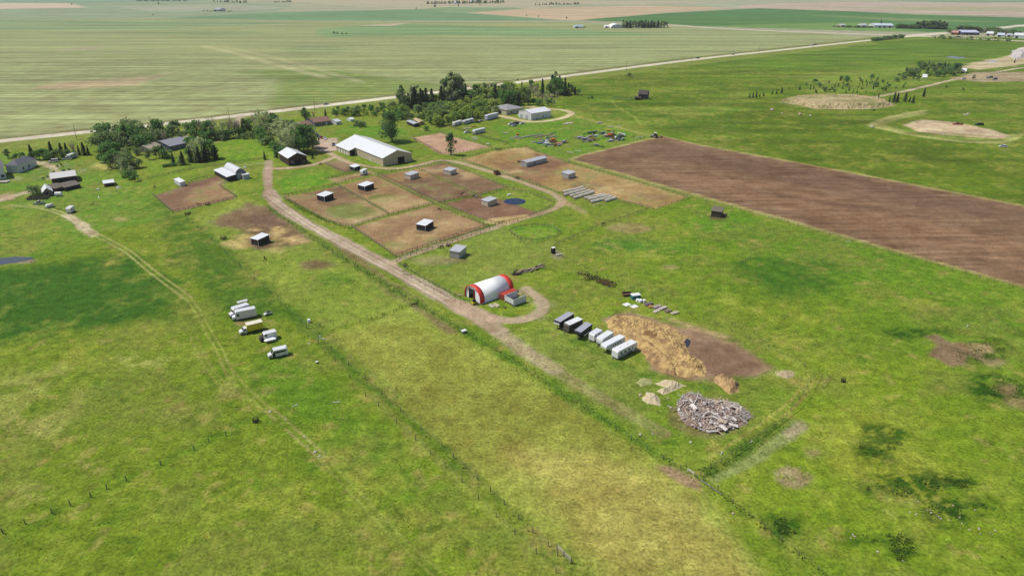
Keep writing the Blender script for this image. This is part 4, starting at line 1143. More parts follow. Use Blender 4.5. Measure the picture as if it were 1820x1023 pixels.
far_barn('white far house with dark bush beside it in the crop', (1021, 50.5), (1037, 50.5), (1020, 48.5), 2.8, M_OFFW, mat('teal_grey_roof', (.3, .38, .42), .6), name='farmhouse')
far_barn('pale barn between the far tree rows at the top edge', (805, 7.3), (812, 7.3), (804, 6.3), 2.4, M_OFFW, M_WHITE, doors=0)
far_barn('white barn at the right of the top edge tree row', (836, 5.2), (842, 5.2), (835, 4.2), 2.2, M_OFFW, M_WHITE, doors=0)
far_barn('lone far farmhouse inside a dark ring on the green field', (380, 20.5), (390, 20.5), (379, 19), 3.2, M_OFFW, M_GREYR, name='farmhouse')
far_barn('white buildings of the excavated site at the right edge', (1708, 130), (1716, 130.5), (1706, 128), 3.6, M_OFFW, M_WHITE, name='site_office')
far_barn('white shed beside the orange machine near the saplings', (1640, 139.5), (1647, 139.8), (1639, 138), 2.4, M_OFFW, M_WHITE, name='site_shed', doors=0)
# ================================================================== vehicles
M_CAR = {k: mat('car_paint_' + k, c, .3, .1, .05, .5, spec=.5) for k, c in dict(white=(.68, .68, .69), silver=(.42, .43, .45), grey=(.16, .165, .18), black=(.02, .02, .024), red=(.30, .03, .03), blue=(.04, .07, .20), green=(.05, .11, .07), cream=(.6, .55, .42)).items()}
M_TYRE = mat('tyre_rubber', (.014, .014, .015), .85, 0, .2, 4)
M_RIM = mat('wheel_rim', (.35, .35, .36), .4, .6, .1, 4)
M_LAMP = mat('lamp_lens', (.6, .58, .5), .2, 0, .05, 2)
M_TAIL = mat('tail_lens', (.35, .02, .02), .3, 0, .05, 2)
def wheels(t, xs, hw_, r=.36, wd=.24):
    for x in xs:
        for y in (-hw_, hw_):
            k = part('wheel', MB().cyl((x, y - wd / 2, r), (x, y + wd / 2, r), r, None, 12), M_TYRE, t)
            q = 1 if y > 0 else -1
            part('rim', MB().cyl((x, y + q * wd * .5, r), (x, y + q * (wd * .5 + .02), r), r * .58, None, 10), M_RIM, k)
def lamps(t, xf, xr, hw_, z):
    for y in (-hw_, hw_):
        part('headlight', MB().box((xf, y, z), (.06, .3, .18)), M_LAMP, t)
        part('tail_light', MB().box((xr, y, z), (.06, .2, .2)), M_TAIL, t)
def place(C, F, wd, side=1):
    """near front corner and near rear corner (photo pixels) -> centre, angle (x from front to rear), length"""
    c, f = P(*C), P(*F)
    u = f - c
    L = u.length
    u.normalize()
    n = Vector((-u.y, u.x, 0)) * side
    return c + u * L / 2 + n * wd / 2, math.atan2(u.y, u.x), L
def at(px, rz_deg):
    return P(*px), R(rz_deg)
def car(label, loc, rz, paint, kind='sedan', cat='car', group=None, L=4.6):
    t = thing({'pickup': 'pickup_truck', 'suv': 'parked_suv', 'van': 'parked_van'}.get(kind, 'parked_car'), label, cat, loc, rz, group)
    h, w_ = {'sedan': (1.45, 1.8), 'suv': (1.8, 1.9), 'pickup': (1.8, 1.95), 'van': (2.1, 1.95)}[kind]
    l = L / 2
    z0, zb = .32, {'sedan': .92, 'suv': 1.08, 'pickup': 1.08, 'van': 1.15}[kind]
    body = [(-l, z0), (l, z0), (l, zb - .05), (l * .9, zb), (-l * .55, zb), (-l * .94, zb - .18), (-l, zb - .3)]
    part('body', MB().prism(body, -w_ / 2, w_ / 2), M_CAR[paint], t)
    r0, r1 = {'sedan': (-.42, .62), 'suv': (-.45, .93), 'pickup': (-.40, .16), 'van': (-.62, .96)}[kind]
    q0, q1 = {'sedan': (-.14, .36), 'suv': (-.22, .86), 'pickup': (-.20, .12), 'van': (-.40, .93)}[kind]
    part('windows', MB().prism([(l * r0, zb - .02), (l * r1, zb - .02), (l * q1, h - .06), (l * q0, h - .06)], -w_ / 2 + .09, w_ / 2 - .09), M_GLASS, t)
    part('cab_roof', MB().box(((q0 + q1) * l / 2, 0, h - .02), ((q1 - q0) * l, w_ - .2, .09)), M_CAR[paint], t)
    if kind == 'pickup':
        part('cargo_bed', MB().box((l * .57, 0, zb - .02), (l * .78, w_ - .3, .05)), M_DARK, t)
    wheels(t, (-l * .62, l * .62), w_ / 2 - .08)
    lamps(t, -l - .01, l + .01, w_ / 2 - .25, zb - .22)
    return t
def step_van(label, C, F, h=3.0, paint='white', side=1, van=True, cat='truck', dark_front=False):
    w_ = 2.3
    ctr, rz, L = place(C, F, w_, side)
    t = thing('step_van', label, cat, ctr, rz)
    l = L / 2
    part('hood', MB().prism([(-l, .5), (-l + 1.1, .5), (-l + 1.1, 1.75), (-l + .75, 1.55), (-l + .08, 1.35), (-l, 1.1)], -w_ / 2 + .2, w_ / 2 - .2), M_DARK if dark_front else M_CAR[paint], t)
    b = part('body', MB().prism([(-l + 1.0, .5), (l, .5), (l, h - .12), (l - .12, h), (-l + 1.5, h), (-l + 1.12, h - .35), (-l + 1.0, 1.7)], -w_ / 2, w_ / 2), M_CAR[paint], t)
    part('windscreen', MB().beam((-l + .99, 0, 1.75), (-l + 1.16, 0, h - .45), w_ - .4, .06).box((-l + 1.06, 0, 2.1), (.05, w_ - .4, .7)), M_GLASS, t)
    for y in (-w_ / 2 - .01, w_ / 2 + .01):
        part('side_window', MB().box((-l + 1.75, y, 2.0), (.8, .05, .75)), M_GLASS, b)
    part('bumper', MB().box((-l - .08, 0, .55), (.14, w_ - .2, .24)), M_BLACK, t)
    part('rear_door', MB().box((l + .02, 0, 1.6), (.05, w_ - .4, 2.0)), M_OFFW, t)
    wheels(t, (-l + .95, l - 1.3), w_ / 2 - .14, .42)
    lamps(t, -l - .02, l + .03, w_ / 2 - .35, .95)
    return t
step_van('large white step van, front one of the parked pair', (414.6, 571.8), (457, 563.2), 3.3)
step_van('second white step van just behind the front step van', (411.5, 566.2), (446, 555.4), 3.2)
# yellow box truck
w_ = 2.4
ctr, rz, L = place((427.5, 597), (469.5, 586.6), w_)
t = thing('box_truck', 'box truck with yellow cargo box and white cab', 'truck', ctr, rz)
l = L / 2
part('hood', MB().prism([(-l, .5), (-l + 1.0, .5), (-l + 1.0, 1.4), (-l + .1, 1.15), (-l, .9)], -.95, .95), M_CAR['white'], t)
part('cab', MB().prism([(-l + .95, .5), (-l + 2.3, .5), (-l + 2.3, 2.1), (-l + 1.5, 2.1), (-l + .98, 1.4)], -1.0, 1.0), M_CAR['white'], t)
part('windows', MB().prism([(-l + 1.02, 1.36), (-l + 2.0, 1.36), (-l + 2.0, 1.98), (-l + 1.47, 1.98)], -1.03, 1.03).beam((-l + 1.0, 0, 1.45), (-l + 1.46, 0, 2.03), 1.7, .06), M_GLASS, t)
c_ = part('cargo_box', MB().box((1.2, 0, 1.95), (L - 2.4, w_, 2.2)), M_YEL, t)
part('box_roof', MB().box((1.2, 0, 3.1), (L - 2.36, w_ + .04, .08)), mat('cream_roof', (.66, .62, .50), .5, 0, .06), c_)
part('chassis', MB().box((.6, 0, .68), (L - 1.4, .9, .3)), M_BLACK, t)
wheels(t, (-l + .9, l - 1.3), 1.0, .42)
lamps(t, -l - .02, l + .02, .75, .9)
for y in (-1.15, 1.15): part('mirror', MB().box((-l + 1.3, y, 1.6), (.1, .16, .35)), M_BLACK, t)
step_van('smaller white van with dark hood between yellow truck and bus', (464.3, 609), (493.5, 601.6), 2.6, dark_front=True)
# low white boat-like pod
ctr, rz, L = place((471, 612.5), (492, 606.5), 2.0)
t = thing('covered_boat', 'low white covered boat beside the dark-hooded van', 'boat', ctr, rz)
hb = [(-L / 2, 0, .9), (-L / 2 + .8, -.75, 1.0), (L / 2, -.95, 1.0), (L / 2, .95, 1.0), (-L / 2 + .8, .75, 1.0), (-L / 2 + .5, 0, .3), (-L / 2 + 1.0, -.35, .25), (L / 2 - .1, -.6, .25), (L / 2 - .1, .6, .25), (-L / 2 + 1.0, .35, .25), (-L / 2 + 1.2, 0, 1.4), (L / 2 - .8, 0, 1.35)]
part('hull', MB().add(hb[:10], [(0, 1, 6, 5), (1, 2, 7, 6), (2, 3, 8, 7), (3, 4, 9, 8), (4, 0, 5, 9), (5, 6, 9), (6, 7, 8, 9), (0, 4, 1), (1, 4, 3, 2)]), M_WHITE, t, smooth=False)
part('cover', MB().add([hb[0], hb[1], hb[2], hb[3], hb[4], hb[10], hb[11]], [(0, 1, 5), (1, 2, 6, 5), (2, 3, 6), (3, 4, 5, 6), (4, 0, 5), (0, 4, 3, 2, 1)]), M_TARP, t)
part('bunk', MB().box((-.5, 0, .12), (.2, 1.4, .24)).box((L / 2 - .8, 0, .12), (.2, 1.4, .24)), M_BLACK, t)
# white shuttle bus
ctr, rz, L = place((478, 639), (513, 631), 2.2)
t = thing('shuttle_bus', 'white shuttle bus with dark window band, nearest of parked trucks', 'bus', ctr, rz)
l = L / 2
part('hood', MB().prism([(-l, .45), (-l + 1.1, .45), (-l + 1.1, 1.45), (-l + .15, 1.2), (-l, 1.0)], -.95, .95), M_CAR['white'], t)
b = part('body', MB().prism([(-l + 1.0, .45), (l, .45), (l, 2.5), (l - .1, 2.62), (-l + 1.7, 2.62), (-l + 1.05, 1.5)], -1.1, 1.1), M_CAR['white'], t)
part('window_band', MB().box((l * .28, 0, 1.85), (L * .52, 2.24, .62)), M_GLASS, b)
part('door', MB().prism([(-l + 1.25, .5), (-l + 2.1, .5), (-l + 2.1, 2.2), (-l + 1.7, 2.2), (-l + 1.25, 1.7)], -1.13, 1.13), M_GLASS, b)
part('windscreen', MB().beam((-l + 1.05, 0, 1.52), (-l + 1.62, 0, 2.5), 1.8, .07), M_GLASS, b)
part('roof_unit', MB().box((l - .4, 0, 2.74), (.5, 1.2, .25)), M_WHITE, t)
wheels(t, (-l + .95, l - 1.2), .98, .4)
lamps(t, -l - .02, l + .02, .7, .85)

# ---------------------------------------------------------------- row of trailers
M_GREYP = mat('trailer_grey_roof', (.34, .345, .40), .45, 0, .08, .6)
M_BLK = mat('black_trailer_side', (.016, .016, .018), .5, 0, .1, .8)
M_BRNT = mat('brown_grey_trailer_side', (.10, .085, .075), .55, 0, .15, .8)
M_STRIPE = mat('grey_stripe', (.20, .21, .24), .4, 0, .05)
def trailer(label, C, F, h, side_m, roof_m, w_=2.4, nose=0.0, nwin=0, band=None, round_front=False, name='horse_trailer', cat='trailer', group='trailers parked in the row', win_z=(1.5, 2.1), vents=0, front_m=None):
    ctr, rz, L = place(C, F, w_)
    t = thing(name, label, cat, ctr, rz, group)
    l = L / 2
    z0 = .55
    if nose:                                           # gooseneck: the upper body reaches out over the hitch
        pr = [(-l, z0), (l, z0), (l, h - .08), (l - .1, h), (-l - nose + .25, h), (-l - nose, h - .45), (-l - nose, h - 1.05), (-l - nose + .3, h - 1.2), (-l - .15, h - 1.25)]
    elif round_front:
        pr = [(-l + .25, z0), (l, z0), (l, h - .12), (l - .12, h), (-l + .5, h), (-l + .15, h - .25), (-l, h * .6), (-l + .08, z0 + .4)]
    else:
        pr = [(-l + .05, z0), (l, z0), (l, h - .12), (l - .12, h), (-l + .3, h), (-l, h - .35), (-l, z0 + .3)]
    b = part('body', MB().prism(pr, -w_ / 2, w_ / 2), side_m, t)
    xf = -l - nose if nose else -l
    part('roof', MB().box(((xf + l) / 2 + .16, 0, h + .03), (l - xf - .42, w_ + .06, .09)), roof_m, t)
    if front_m:
        part('nose_cap', MB().box((xf - .02, 0, h - .75), (.06, w_ - .1, .55)), front_m, b)
    for k in range(nwin):
        x = -l * .62 + k * (L * .8 / max(1, nwin))
        for y in (-w_ / 2 - .012, w_ / 2 + .012):
            f = part('window', MB().box((x, y, sum(win_z) / 2), (L * .40 / nwin, .05, win_z[1] - win_z[0])), M_GLASS, b)
    if band:
        for y in (-w_ / 2 - .011, w_ / 2 + .011):
            part('stripe', MB().box((.1, y, band[0]), (L - .5, .04, band[1])), band[2], b)
    for y in (-w_ / 2 - .02,):
        d = part('door', MB().box((l * .62, y, 1.35), (.8, .05, 1.6)), side_m, b)
        part('handle', MB().box((l * .62 - .3, y - .04, 1.3), (.12, .05, .1)), M_STEEL, d)
    part('rear_door', MB().box((l + .02, 0, 1.4), (.05, w_ - .3, 1.5)), side_m, b)
    for k in range(vents):
        part('roof_vent', MB().box((-l * .5 + k * L * .4, .1, h + .16), (.5, .5, .18)), M_OFFW, t)
    part('chassis', MB().box((0, 0, .48), (L - .2, w_ - .5, .14)), M_BLACK, t)
    xh = -l - (nose * .8 if nose else .9)
    hm = MB()
    if nose: hm.box((xh, 0, (h - 1.2) / 2), (.14, .14, h - 1.3)).box((xh, 0, .05), (.5, .5, .1))
    else: hm.beam((-l + .2, -.7, .45), (xh, 0, .45), .1, .1).beam((-l + .2, .7, .45), (xh, 0, .45), .1, .1).box((xh, 0, .24), (.12, .12, .48))
    part('hitch', hm, M_STEEL, t)
    wheels(t, (l * .18, l * .18 + .85), w_ / 2 - .1, .36, .22)
    fm = MB()
    for y in (-w_ / 2 - .08, w_ / 2 + .08): fm.box((l * .18 + .42, y, .82), (1.9, .2, .08))
    part('fender', fm, M_STEEL, t)
    return t
trailer('black-sided gooseneck trailer with grey roof, first in the row', (1000.5, 583.5), (1019.8, 571.3), 3.0, M_BLK, M_GREYP, nose=2.0, nwin=3, front_m=M_WHITE)
trailer('brown-grey trailer with bright white roof, second in the row', (1010.5, 593), (1035.5, 581.6), 3.0, M_BRNT, WHITE, nwin=4, vents=1)
trailer('black trailer with grey roof and small windows, third in the row', (1036.5, 601.5), (1052, 589.5), 2.9, M_BLK, M_GREYP, nose=1.9, nwin=4, band=(.85, .45, M_WHITE), win_z=(1.9, 2.5))
trailer('short tall white horse trailer beside the black windowed one', (1055.5, 609.3), (1070, 600), 2.8, M_WHITE, mat('white_grey_roof', (.60, .60, .66), .45), w_=2.1, nwin=2, win_z=(1.9, 2.4))
trailer('white round-nosed horse trailer in the middle of the row', (1069.5, 616.8), (1089.6, 603.6), 2.7, M_WHITE, WHITE, w_=2.2, round_front=True, band=(1.55, .3, M_STRIPE), nwin=0)
trailer('white gooseneck trailer with five dark windows', (1084.5, 625.5), (1110.2, 612), 2.8, M_WHITE, WHITE, w_=2.2, nose=2.1, nwin=5, win_z=(1.7, 2.15))
trailer('long white camper trailer, last in the row beside the manure', (1097.2, 640.3), (1131.4, 622.8), 3.0, M_WHITE, WHITE, nwin=4, band=(1.05, .5, M_STRIPE), vents=2, name='camper_trailer', win_z=(1.55, 2.2))
# other trailers
trailer('white travel trailer parked alone on the left grass track', (127.5, 379.6), (134.5, 374.5), 2.7, M_WHITE, M_OFFW, w_=2.3, nwin=1, name='camper_trailer', group=None)
trailer('white horse trailer beside the small dark shed below the arena', (645.5, 312.6), (654, 309), 3.0, M_WHITE, M_WHITE, w_=2.2, round_front=True, nwin=1, group=None)
trailer('white fifth-wheel trailer with dark windows behind the dark plank fence', (844, 239.5), (863, 235), 3.0, M_OFFW, WHITE, nwin=4, name='camper_trailer', group='trailers by the bright thicket', vents=1)
trailer('long lavender-white cargo trailer right of the bright thicket', (866, 214.6), (886, 209.5), 4.0, mat('lavender_white_side', (.50, .49, .60), .5), M_OFFW, w_=2.6, name='cargo_trailer', group='trailers by the bright thicket')
trailer('white camper with windows tucked under the thicket edge', (808, 224.8), (822, 220.5), 2.8, M_OFFW, M_OFFW, nwin=3, name='camper_trailer', group='trailers by the bright thicket')
trailer('white camper with sloping nose in front of the thicket', (828, 221.5), (843, 217.5), 3.0, mat('lavender_white_side', (.50, .49, .60)), WHITE, nose=1.6, nwin=2, name='camper_trailer', group='trailers by the bright thicket')
trailer('white trailer with long roof in the homestead yard near spruces', (126, 283.3), (139, 278.6), 2.8, M_OFFW, WHITE, nwin=3, name='camper_trailer', group=None)
trailer('short white cargo trailer on the grass below the round tank', (83.5, 371), (96, 368.5), 1.7, M_OFFW, mat('pale_trailer_roof', (.6, .58, .55), .5), w_=2.0, name='cargo_trailer', group=None)

car('white pickup truck parked by the spruces in the homestead yard', *at((96, 288.5), 20), 'white', 'van', 'van', L=5.4)
car('white pickup in front of the long-roofed yard trailer', *at((119, 283.8), 15), 'white', 'pickup', 'truck', L=5.6)
car('old blue car among weeds in the homestead yard', *at((70, 362.8), 10), 'silver', 'pickup', 'car', L=5.0)
# parked at the arena yard
for px, pc, kd, lb in (((565.5, 243.5), 'black', 'suv', 'black suv parked beside the big tree at the yard'), ((571.5, 246), 'red', 'sedan', 'dark red car third in the yard parking row'), ((578, 247.5), 'white', 'pickup', 'white pickup parked nearest the arena lawn'), ((562, 240.5), 'silver', 'sedan', 'silver car farthest up the yard parking row'), ((568.5, 245), 'grey', 'sedan', 'grey car between black suv and dark red car')):
    car(lb, *at(px, 115), pc, kd, {'pickup': 'truck'}.get(kd, 'car'), 'cars parked in the arena yard', L=4.8)
car('dark pickup parked against the arena corner', *at((593, 258.5), 100), 'grey', 'pickup', 'truck', L=5.2)
car('dark car driving on the gravel road above the arena', *at((580, 186.3), 38 + 180), 'grey', 'sedan', L=4.7)
car('dark pickup driving on the gravel road far right', *at((1240, 104.2), 38), 'black', 'suv', 'truck', L=6.0)
car('small dark car following on the gravel road', *at((1303, 97.5), 38), 'grey', 'sedan', L=5.0)
car('white vehicle on the gravel road near the distant bend', *at((1442, 81.2), 38), 'white', 'suv', L=5.4)
car('dark suv beside the white vehicle near the distant bend', *at((1449, 80.0), 38), 'black', 'suv', L=5.4)
car('white car alone in the pasture at the right edge', *at((1782, 262), -20), 'white', 'suv', L=4.6)
car('red pickup on the bare dirt excavation', *at((1702, 221.8), -15), 'red', 'pickup', 'truck', L=7.0)
car('dark suv on the edge of the bare dirt excavation', *at((1740, 222.5), -10), 'black', 'suv', L=6.0)
for px, pc, kd, lb in (((908, 222), 'white', 'suv', 'white suv at the left of the workshop car group'), ((914, 221.5), 'black', 'suv', 'black suv in the middle of the workshop car group'), ((920, 220), 'grey', 'pickup', 'grey pickup behind the workshop car group'), ((928, 220.5), 'white', 'sedan', 'white sedan at the right of the workshop car group'), ((914, 224.3), 'silver', 'sedan', 'silver car nearest in the workshop car group')):
    car(lb, *at(px, 35), pc, kd, {'pickup': 'truck'}.get(kd, 'car'), 'cars parked by the workshop', L=4.8)
car('white van parked at the left wall of the workshop', *at((926, 206), 40), 'white', 'van', 'van', L=5.5)
car('white pickup half hidden in trees behind the workshop', *at((936, 166.5), 0), 'white', 'pickup', 'truck', L=5.5)
car('silver car at the thicket edge beside the sloping camper', *at((855, 216.3), 20), 'silver', 'sedan', L=4.6)
car('dark car in the shade right of the thicket campers', *at((848, 218.3), 20), 'black', 'sedan', L=4.6)
car('silver pickup hidden in the bright thicket', *at((805, 190.5), 20), 'silver', 'pickup', 'truck', L=5.2)
car('white pickup in front of the trees behind the fifth-wheel', *at((830, 236.3), 30), 'white', 'pickup', 'truck', L=4.6)
for k, (px, pc, lb) in enumerate((((1755, 139.5), 'silver', 'silver truck parked left at the excavated site'), ((1768, 141.5), 'blue', 'blue vehicle parked at the excavated site'), ((1760, 138.5), 'black', 'black vehicle between the silver and blue ones at the site'), ((1712, 141), 'white', 'white vehicle on the site dirt near the left heap'))):
    car(lb, *at(px, 20), pc, 'suv', group='vehicles at the excavated site', L=6)
# tractor at the ploughed field
def tractor(label, loc, rz, paint, k=1.0):
    t = thing('tractor', label, 'tractor', loc, rz)
    part('hood', MB().box((-1.2 * k, 0, 1.25 * k), (1.9 * k, .8 * k, .8 * k)), paint, t)
    c = part('cab', MB().prism([(-.3 * k, 1.0 * k), (1.1 * k, 1.0 * k), (1.0 * k, 2.7 * k), (-.1 * k, 2.7 * k)], -.7 * k, .7 * k), M_GLASS, t)
    part('cab_roof', MB().box((.45 * k, 0, 2.78 * k), (1.4 * k, 1.6 * k, .14 * k)), M_WHITE, c)
    part('chassis', MB().box((-.5 * k, 0, .8 * k), (3.4 * k, .5 * k, .4 * k)), M_BLACK, t)
    wheels(t, (.7 * k,), .95 * k, .85 * k, .5 * k)
    wheels(t, (-1.7 * k,), .8 * k, .5 * k, .35 * k)
    part('exhaust', MB().cyl((-1.0 * k, .3 * k, 1.6 * k), (-1.0 * k, .3 * k, 2.6 * k), .06 * k), M_BLACK, t)
tractor('pale grey tractor at the corner of the ploughed field', *at((1163, 244.8), -30), mat('pale_tractor', (.35, .37, .40), .5), 1.25)
def implement(name, label, px, L, wd, rz, m, bars=4, wh=True, group=None, h=.7, m2=None):
    """farm implement: frame, tool bars with tines, drawbar, wheels"""
    t = thing(name, label, 'implement', P(*px), R(rz), group)
    f = MB()
    for y in (-wd / 2, wd / 2): f.box((0, y, h), (L, .14, .14))
    for k in range(bars):
        x = -L / 2 + L * k / max(1, bars - 1)
        f.box((x, 0, h + .09), (.14, wd, .12))
    part('frame', f, m, t)
    for k in range(bars):
        x = -L / 2 + L * k / max(1, bars - 1)
        tn = MB().box((x, 0, h * .9), (.1, wd, .08))
        for j in range(int(wd / .5) + 1): tn.box((x, -wd / 2 + j * .5, h * .45), (.07, .07, h * .85))
        part('tine_row', tn, m2 or M_RUST, t)
    part('drawbar', MB().beam((-L / 2, -wd * .25, h), (-L / 2 - 1.8, 0, .35), .1, .1).beam((-L / 2, wd * .25, h), (-L / 2 - 1.8, 0, .35), .1, .1), m, t)
    if wh: wheels(t, (L * .15,), wd * .5 + .2, .38, .22)
    return t
implement('disc_harrow', 'dark disc harrow hitched behind the pale tractor', (1173, 244.6), 3.0, 4.0, -30, M_RUST, 3)
# loader next to the fabric building
t = thing('skid_loader', 'small yellow loader at the red arch corner', 'loader', P(843.5, 540.8), R(210))
part('body', MB().box((.1, 0, .7), (1.7, 1.1, .6)), M_YEL, t)
part('cab', MB().prism([(-.5, 1.0), (.6, 1.0), (.5, 1.9), (-.35, 1.9)], -.5, .5), M_OPEN, t)
part('bucket', MB().prism([(-1.9, .1), (-1.2, .1), (-1.2, .7), (-1.35, .25)], -.8, .8), M_STEEL, t)
part('arm', MB().beam((.7, -.6, 1.2), (-1.3, -.6, .5), .12, .14).beam((.7, .6, 1.2), (-1.3, .6, .5), .12, .14), M_YEL, t)
wheels(t, (-.5, .6), .65, .38, .26)
# ================================================================== fences
M_POST = mat('fence_post_wood', (.17, .14, .11), .9, 0, .25, 2)
M_RAIL = mat('fence_rail_wood', (.20, .165, .125), .9, 0, .25, 1.5)
M_WIRE = mat('fence_wire', (.22, .22, .22), .5, .6, .1)
M_WHITEP = mat('white_pipe', (.68, .67, .62), .5, 0, .1)
POST = {}
def post_mesh(h, r, m):
    k = (h, r, m.name)
    if k not in POST:
        POST[k] = MB().cyl((0, 0, -.1), (0, 0, h), r, r * .85, 6).mesh('post', m)
    return POST[k]
def fence(label, px, step=3.0, h=1.35, rails=2, r=.09, rm=M_RAIL, pm=M_POST, wire=False, posts=None, group=None, jit=.0, name='fence'):
    ln = [P(*q) for q in px]
    o = ln[0]
    t = thing(name, label, 'fence', o, 0, group)
    pts = []
    if posts:
        pts = [P(*q) for q in posts]
    else:
        for a, b in zip(ln[:-1], ln[1:]):
            n = max(1, round((b - a).length / step))
            pts += [a.lerp(b, k / n) for k in range(n)]
        pts.append(ln[-1])
        if len(pts) > 100:
            pts = pts[:100]
    rs = random.Random(len(pts) * 7 + int(o.x))
    hs = []
    for q in pts:
        c = bpy.data.objects.new('post', post_mesh(h, r, pm))
        COL.objects.link(c)
        c.parent = t
        c.location = q - o
        c.rotation_euler = (rs.uniform(-jit, jit), rs.uniform(-jit, jit), rs.uniform(0, 3))
    for k in range(rails):
        z = h * (.92 - k * .36)
        mb = MB()
        for a, b in zip(pts[:-1], pts[1:]):
            a2, b2 = a - o, b - o
            a2.z = b2.z = z
            if wire: mb.beam(a2, b2, .012, .012)
            else: mb.beam(a2, b2, .05, .13)
        part('wire' if wire else 'rail', mb, M_WIRE if wire else rm, t)
    return t
# near field lines
row1 = [(330, 385), (352, 405), (376, 426), (400, 448), (426, 472), (453, 497), (480, 521), (508, 547), (536, 573), (566, 600), (590, 622), (620, 648), (650, 675), (678.6, 700), (712, 731), (748.8, 763), (786, 793), (806, 813), (827, 832), (848, 852), (872, 872), (896, 896), (922, 922), (947, 946), (974, 970), (991, 987)]
fence('long wire fence of dark posts beside the tan pasture strip', [row1[0], row1[-1]], posts=row1, rails=3, wire=True, r=.10, h=1.5, jit=.03)
row2 = [(566, 612), (596, 642), (622, 672), (650, 704), (673, 722), (705, 752), (739, 782), (766, 807), (791, 829), (821, 856.5), (850.6, 887), (882, 917.6), (915, 949), (953, 983), (988, 1017), (1030, 1052)]
fence('shorter wire fence of dark posts below the long wire fence', [row2[0], row2[-1]], posts=row2, rails=2, wire=True, r=.10, h=1.5, jit=.03)
row3 = [(6, 947), (46, 931), (93, 912), (126, 898), (162, 883), (190, 869), (225, 854), (286, 826), (345, 800), (372, 786), (402, 774)]
fence('sparse line of short posts crossing the lower left pasture', [row3[0], row3[-1]], posts=row3, rails=0, r=.13, h=1.5, jit=.06)
g = thing('field_gate', 'pale pole gate lying along the lower fence line', 'gate', P(990, 976), 0)
a_, b_ = P(990, 976), P(1015, 1001)
gb = MB()
for z in (.5, 1.0, 1.4): gb.beam((0, 0, z), (b_ - a_) + Vector((0, 0, z)), .08, .12)
part('rail', gb, mat('pale_pole', (.42, .37, .28), .8, 0, .2), g)
for q in (0, .5, 1): part('post', MB().cyl((b_ - a_) * q, (b_ - a_) * q + Vector((0, 0, 1.6)), .1), M_POST, g)
fence('wire fence along the lower side of the lane verge', [(480, 372), (600, 456), (700, 518), (800, 576), (880, 624), (1020, 714), (1150, 798), (1240, 852)], 5.0, 1.3, 2, .09, wire=True)
fence('wire fence crossing from field fence to lane verge', [(545, 583), (640, 572), (700, 556), (742, 538)], 4.0, 1.3, 2, .09, wire=True, jit=.04)
fence('wire fence above the grassy ditch in lower right', [(1245, 845), (1300, 808), (1390, 750), (1420, 712), (1440, 680)], 3.5, 1.3, 2, .08, wire=True)
fence('wire fence from the ditch corner toward the bottom right', [(1250, 852), (1330, 915), (1420, 985), (1490, 1040)], 5.0, 1.2, 2, .09, wire=True)
fence('wire fence along the lower edge of the ploughed field', [(1160, 372), (1225, 352), (1400, 396), (1600, 455), (1820, 515), (1900, 538)], 5.0, 1.3, 2, .10, wire=True, jit=.03)
fence('wire fence behind the storage corner in the right pasture', [(1000, 458), (1060, 486), (1120, 512), (1180, 540), (1300, 590), (1400, 632), (1460, 672), (1500, 690)], 6.0, 1.3, 2, .09, wire=True, jit=.04)
fence('wire fence dividing pale and green pastures by the loop lane', [(985, 438), (1060, 405), (1155, 372)], 3.4, 1.35, 2, .09)
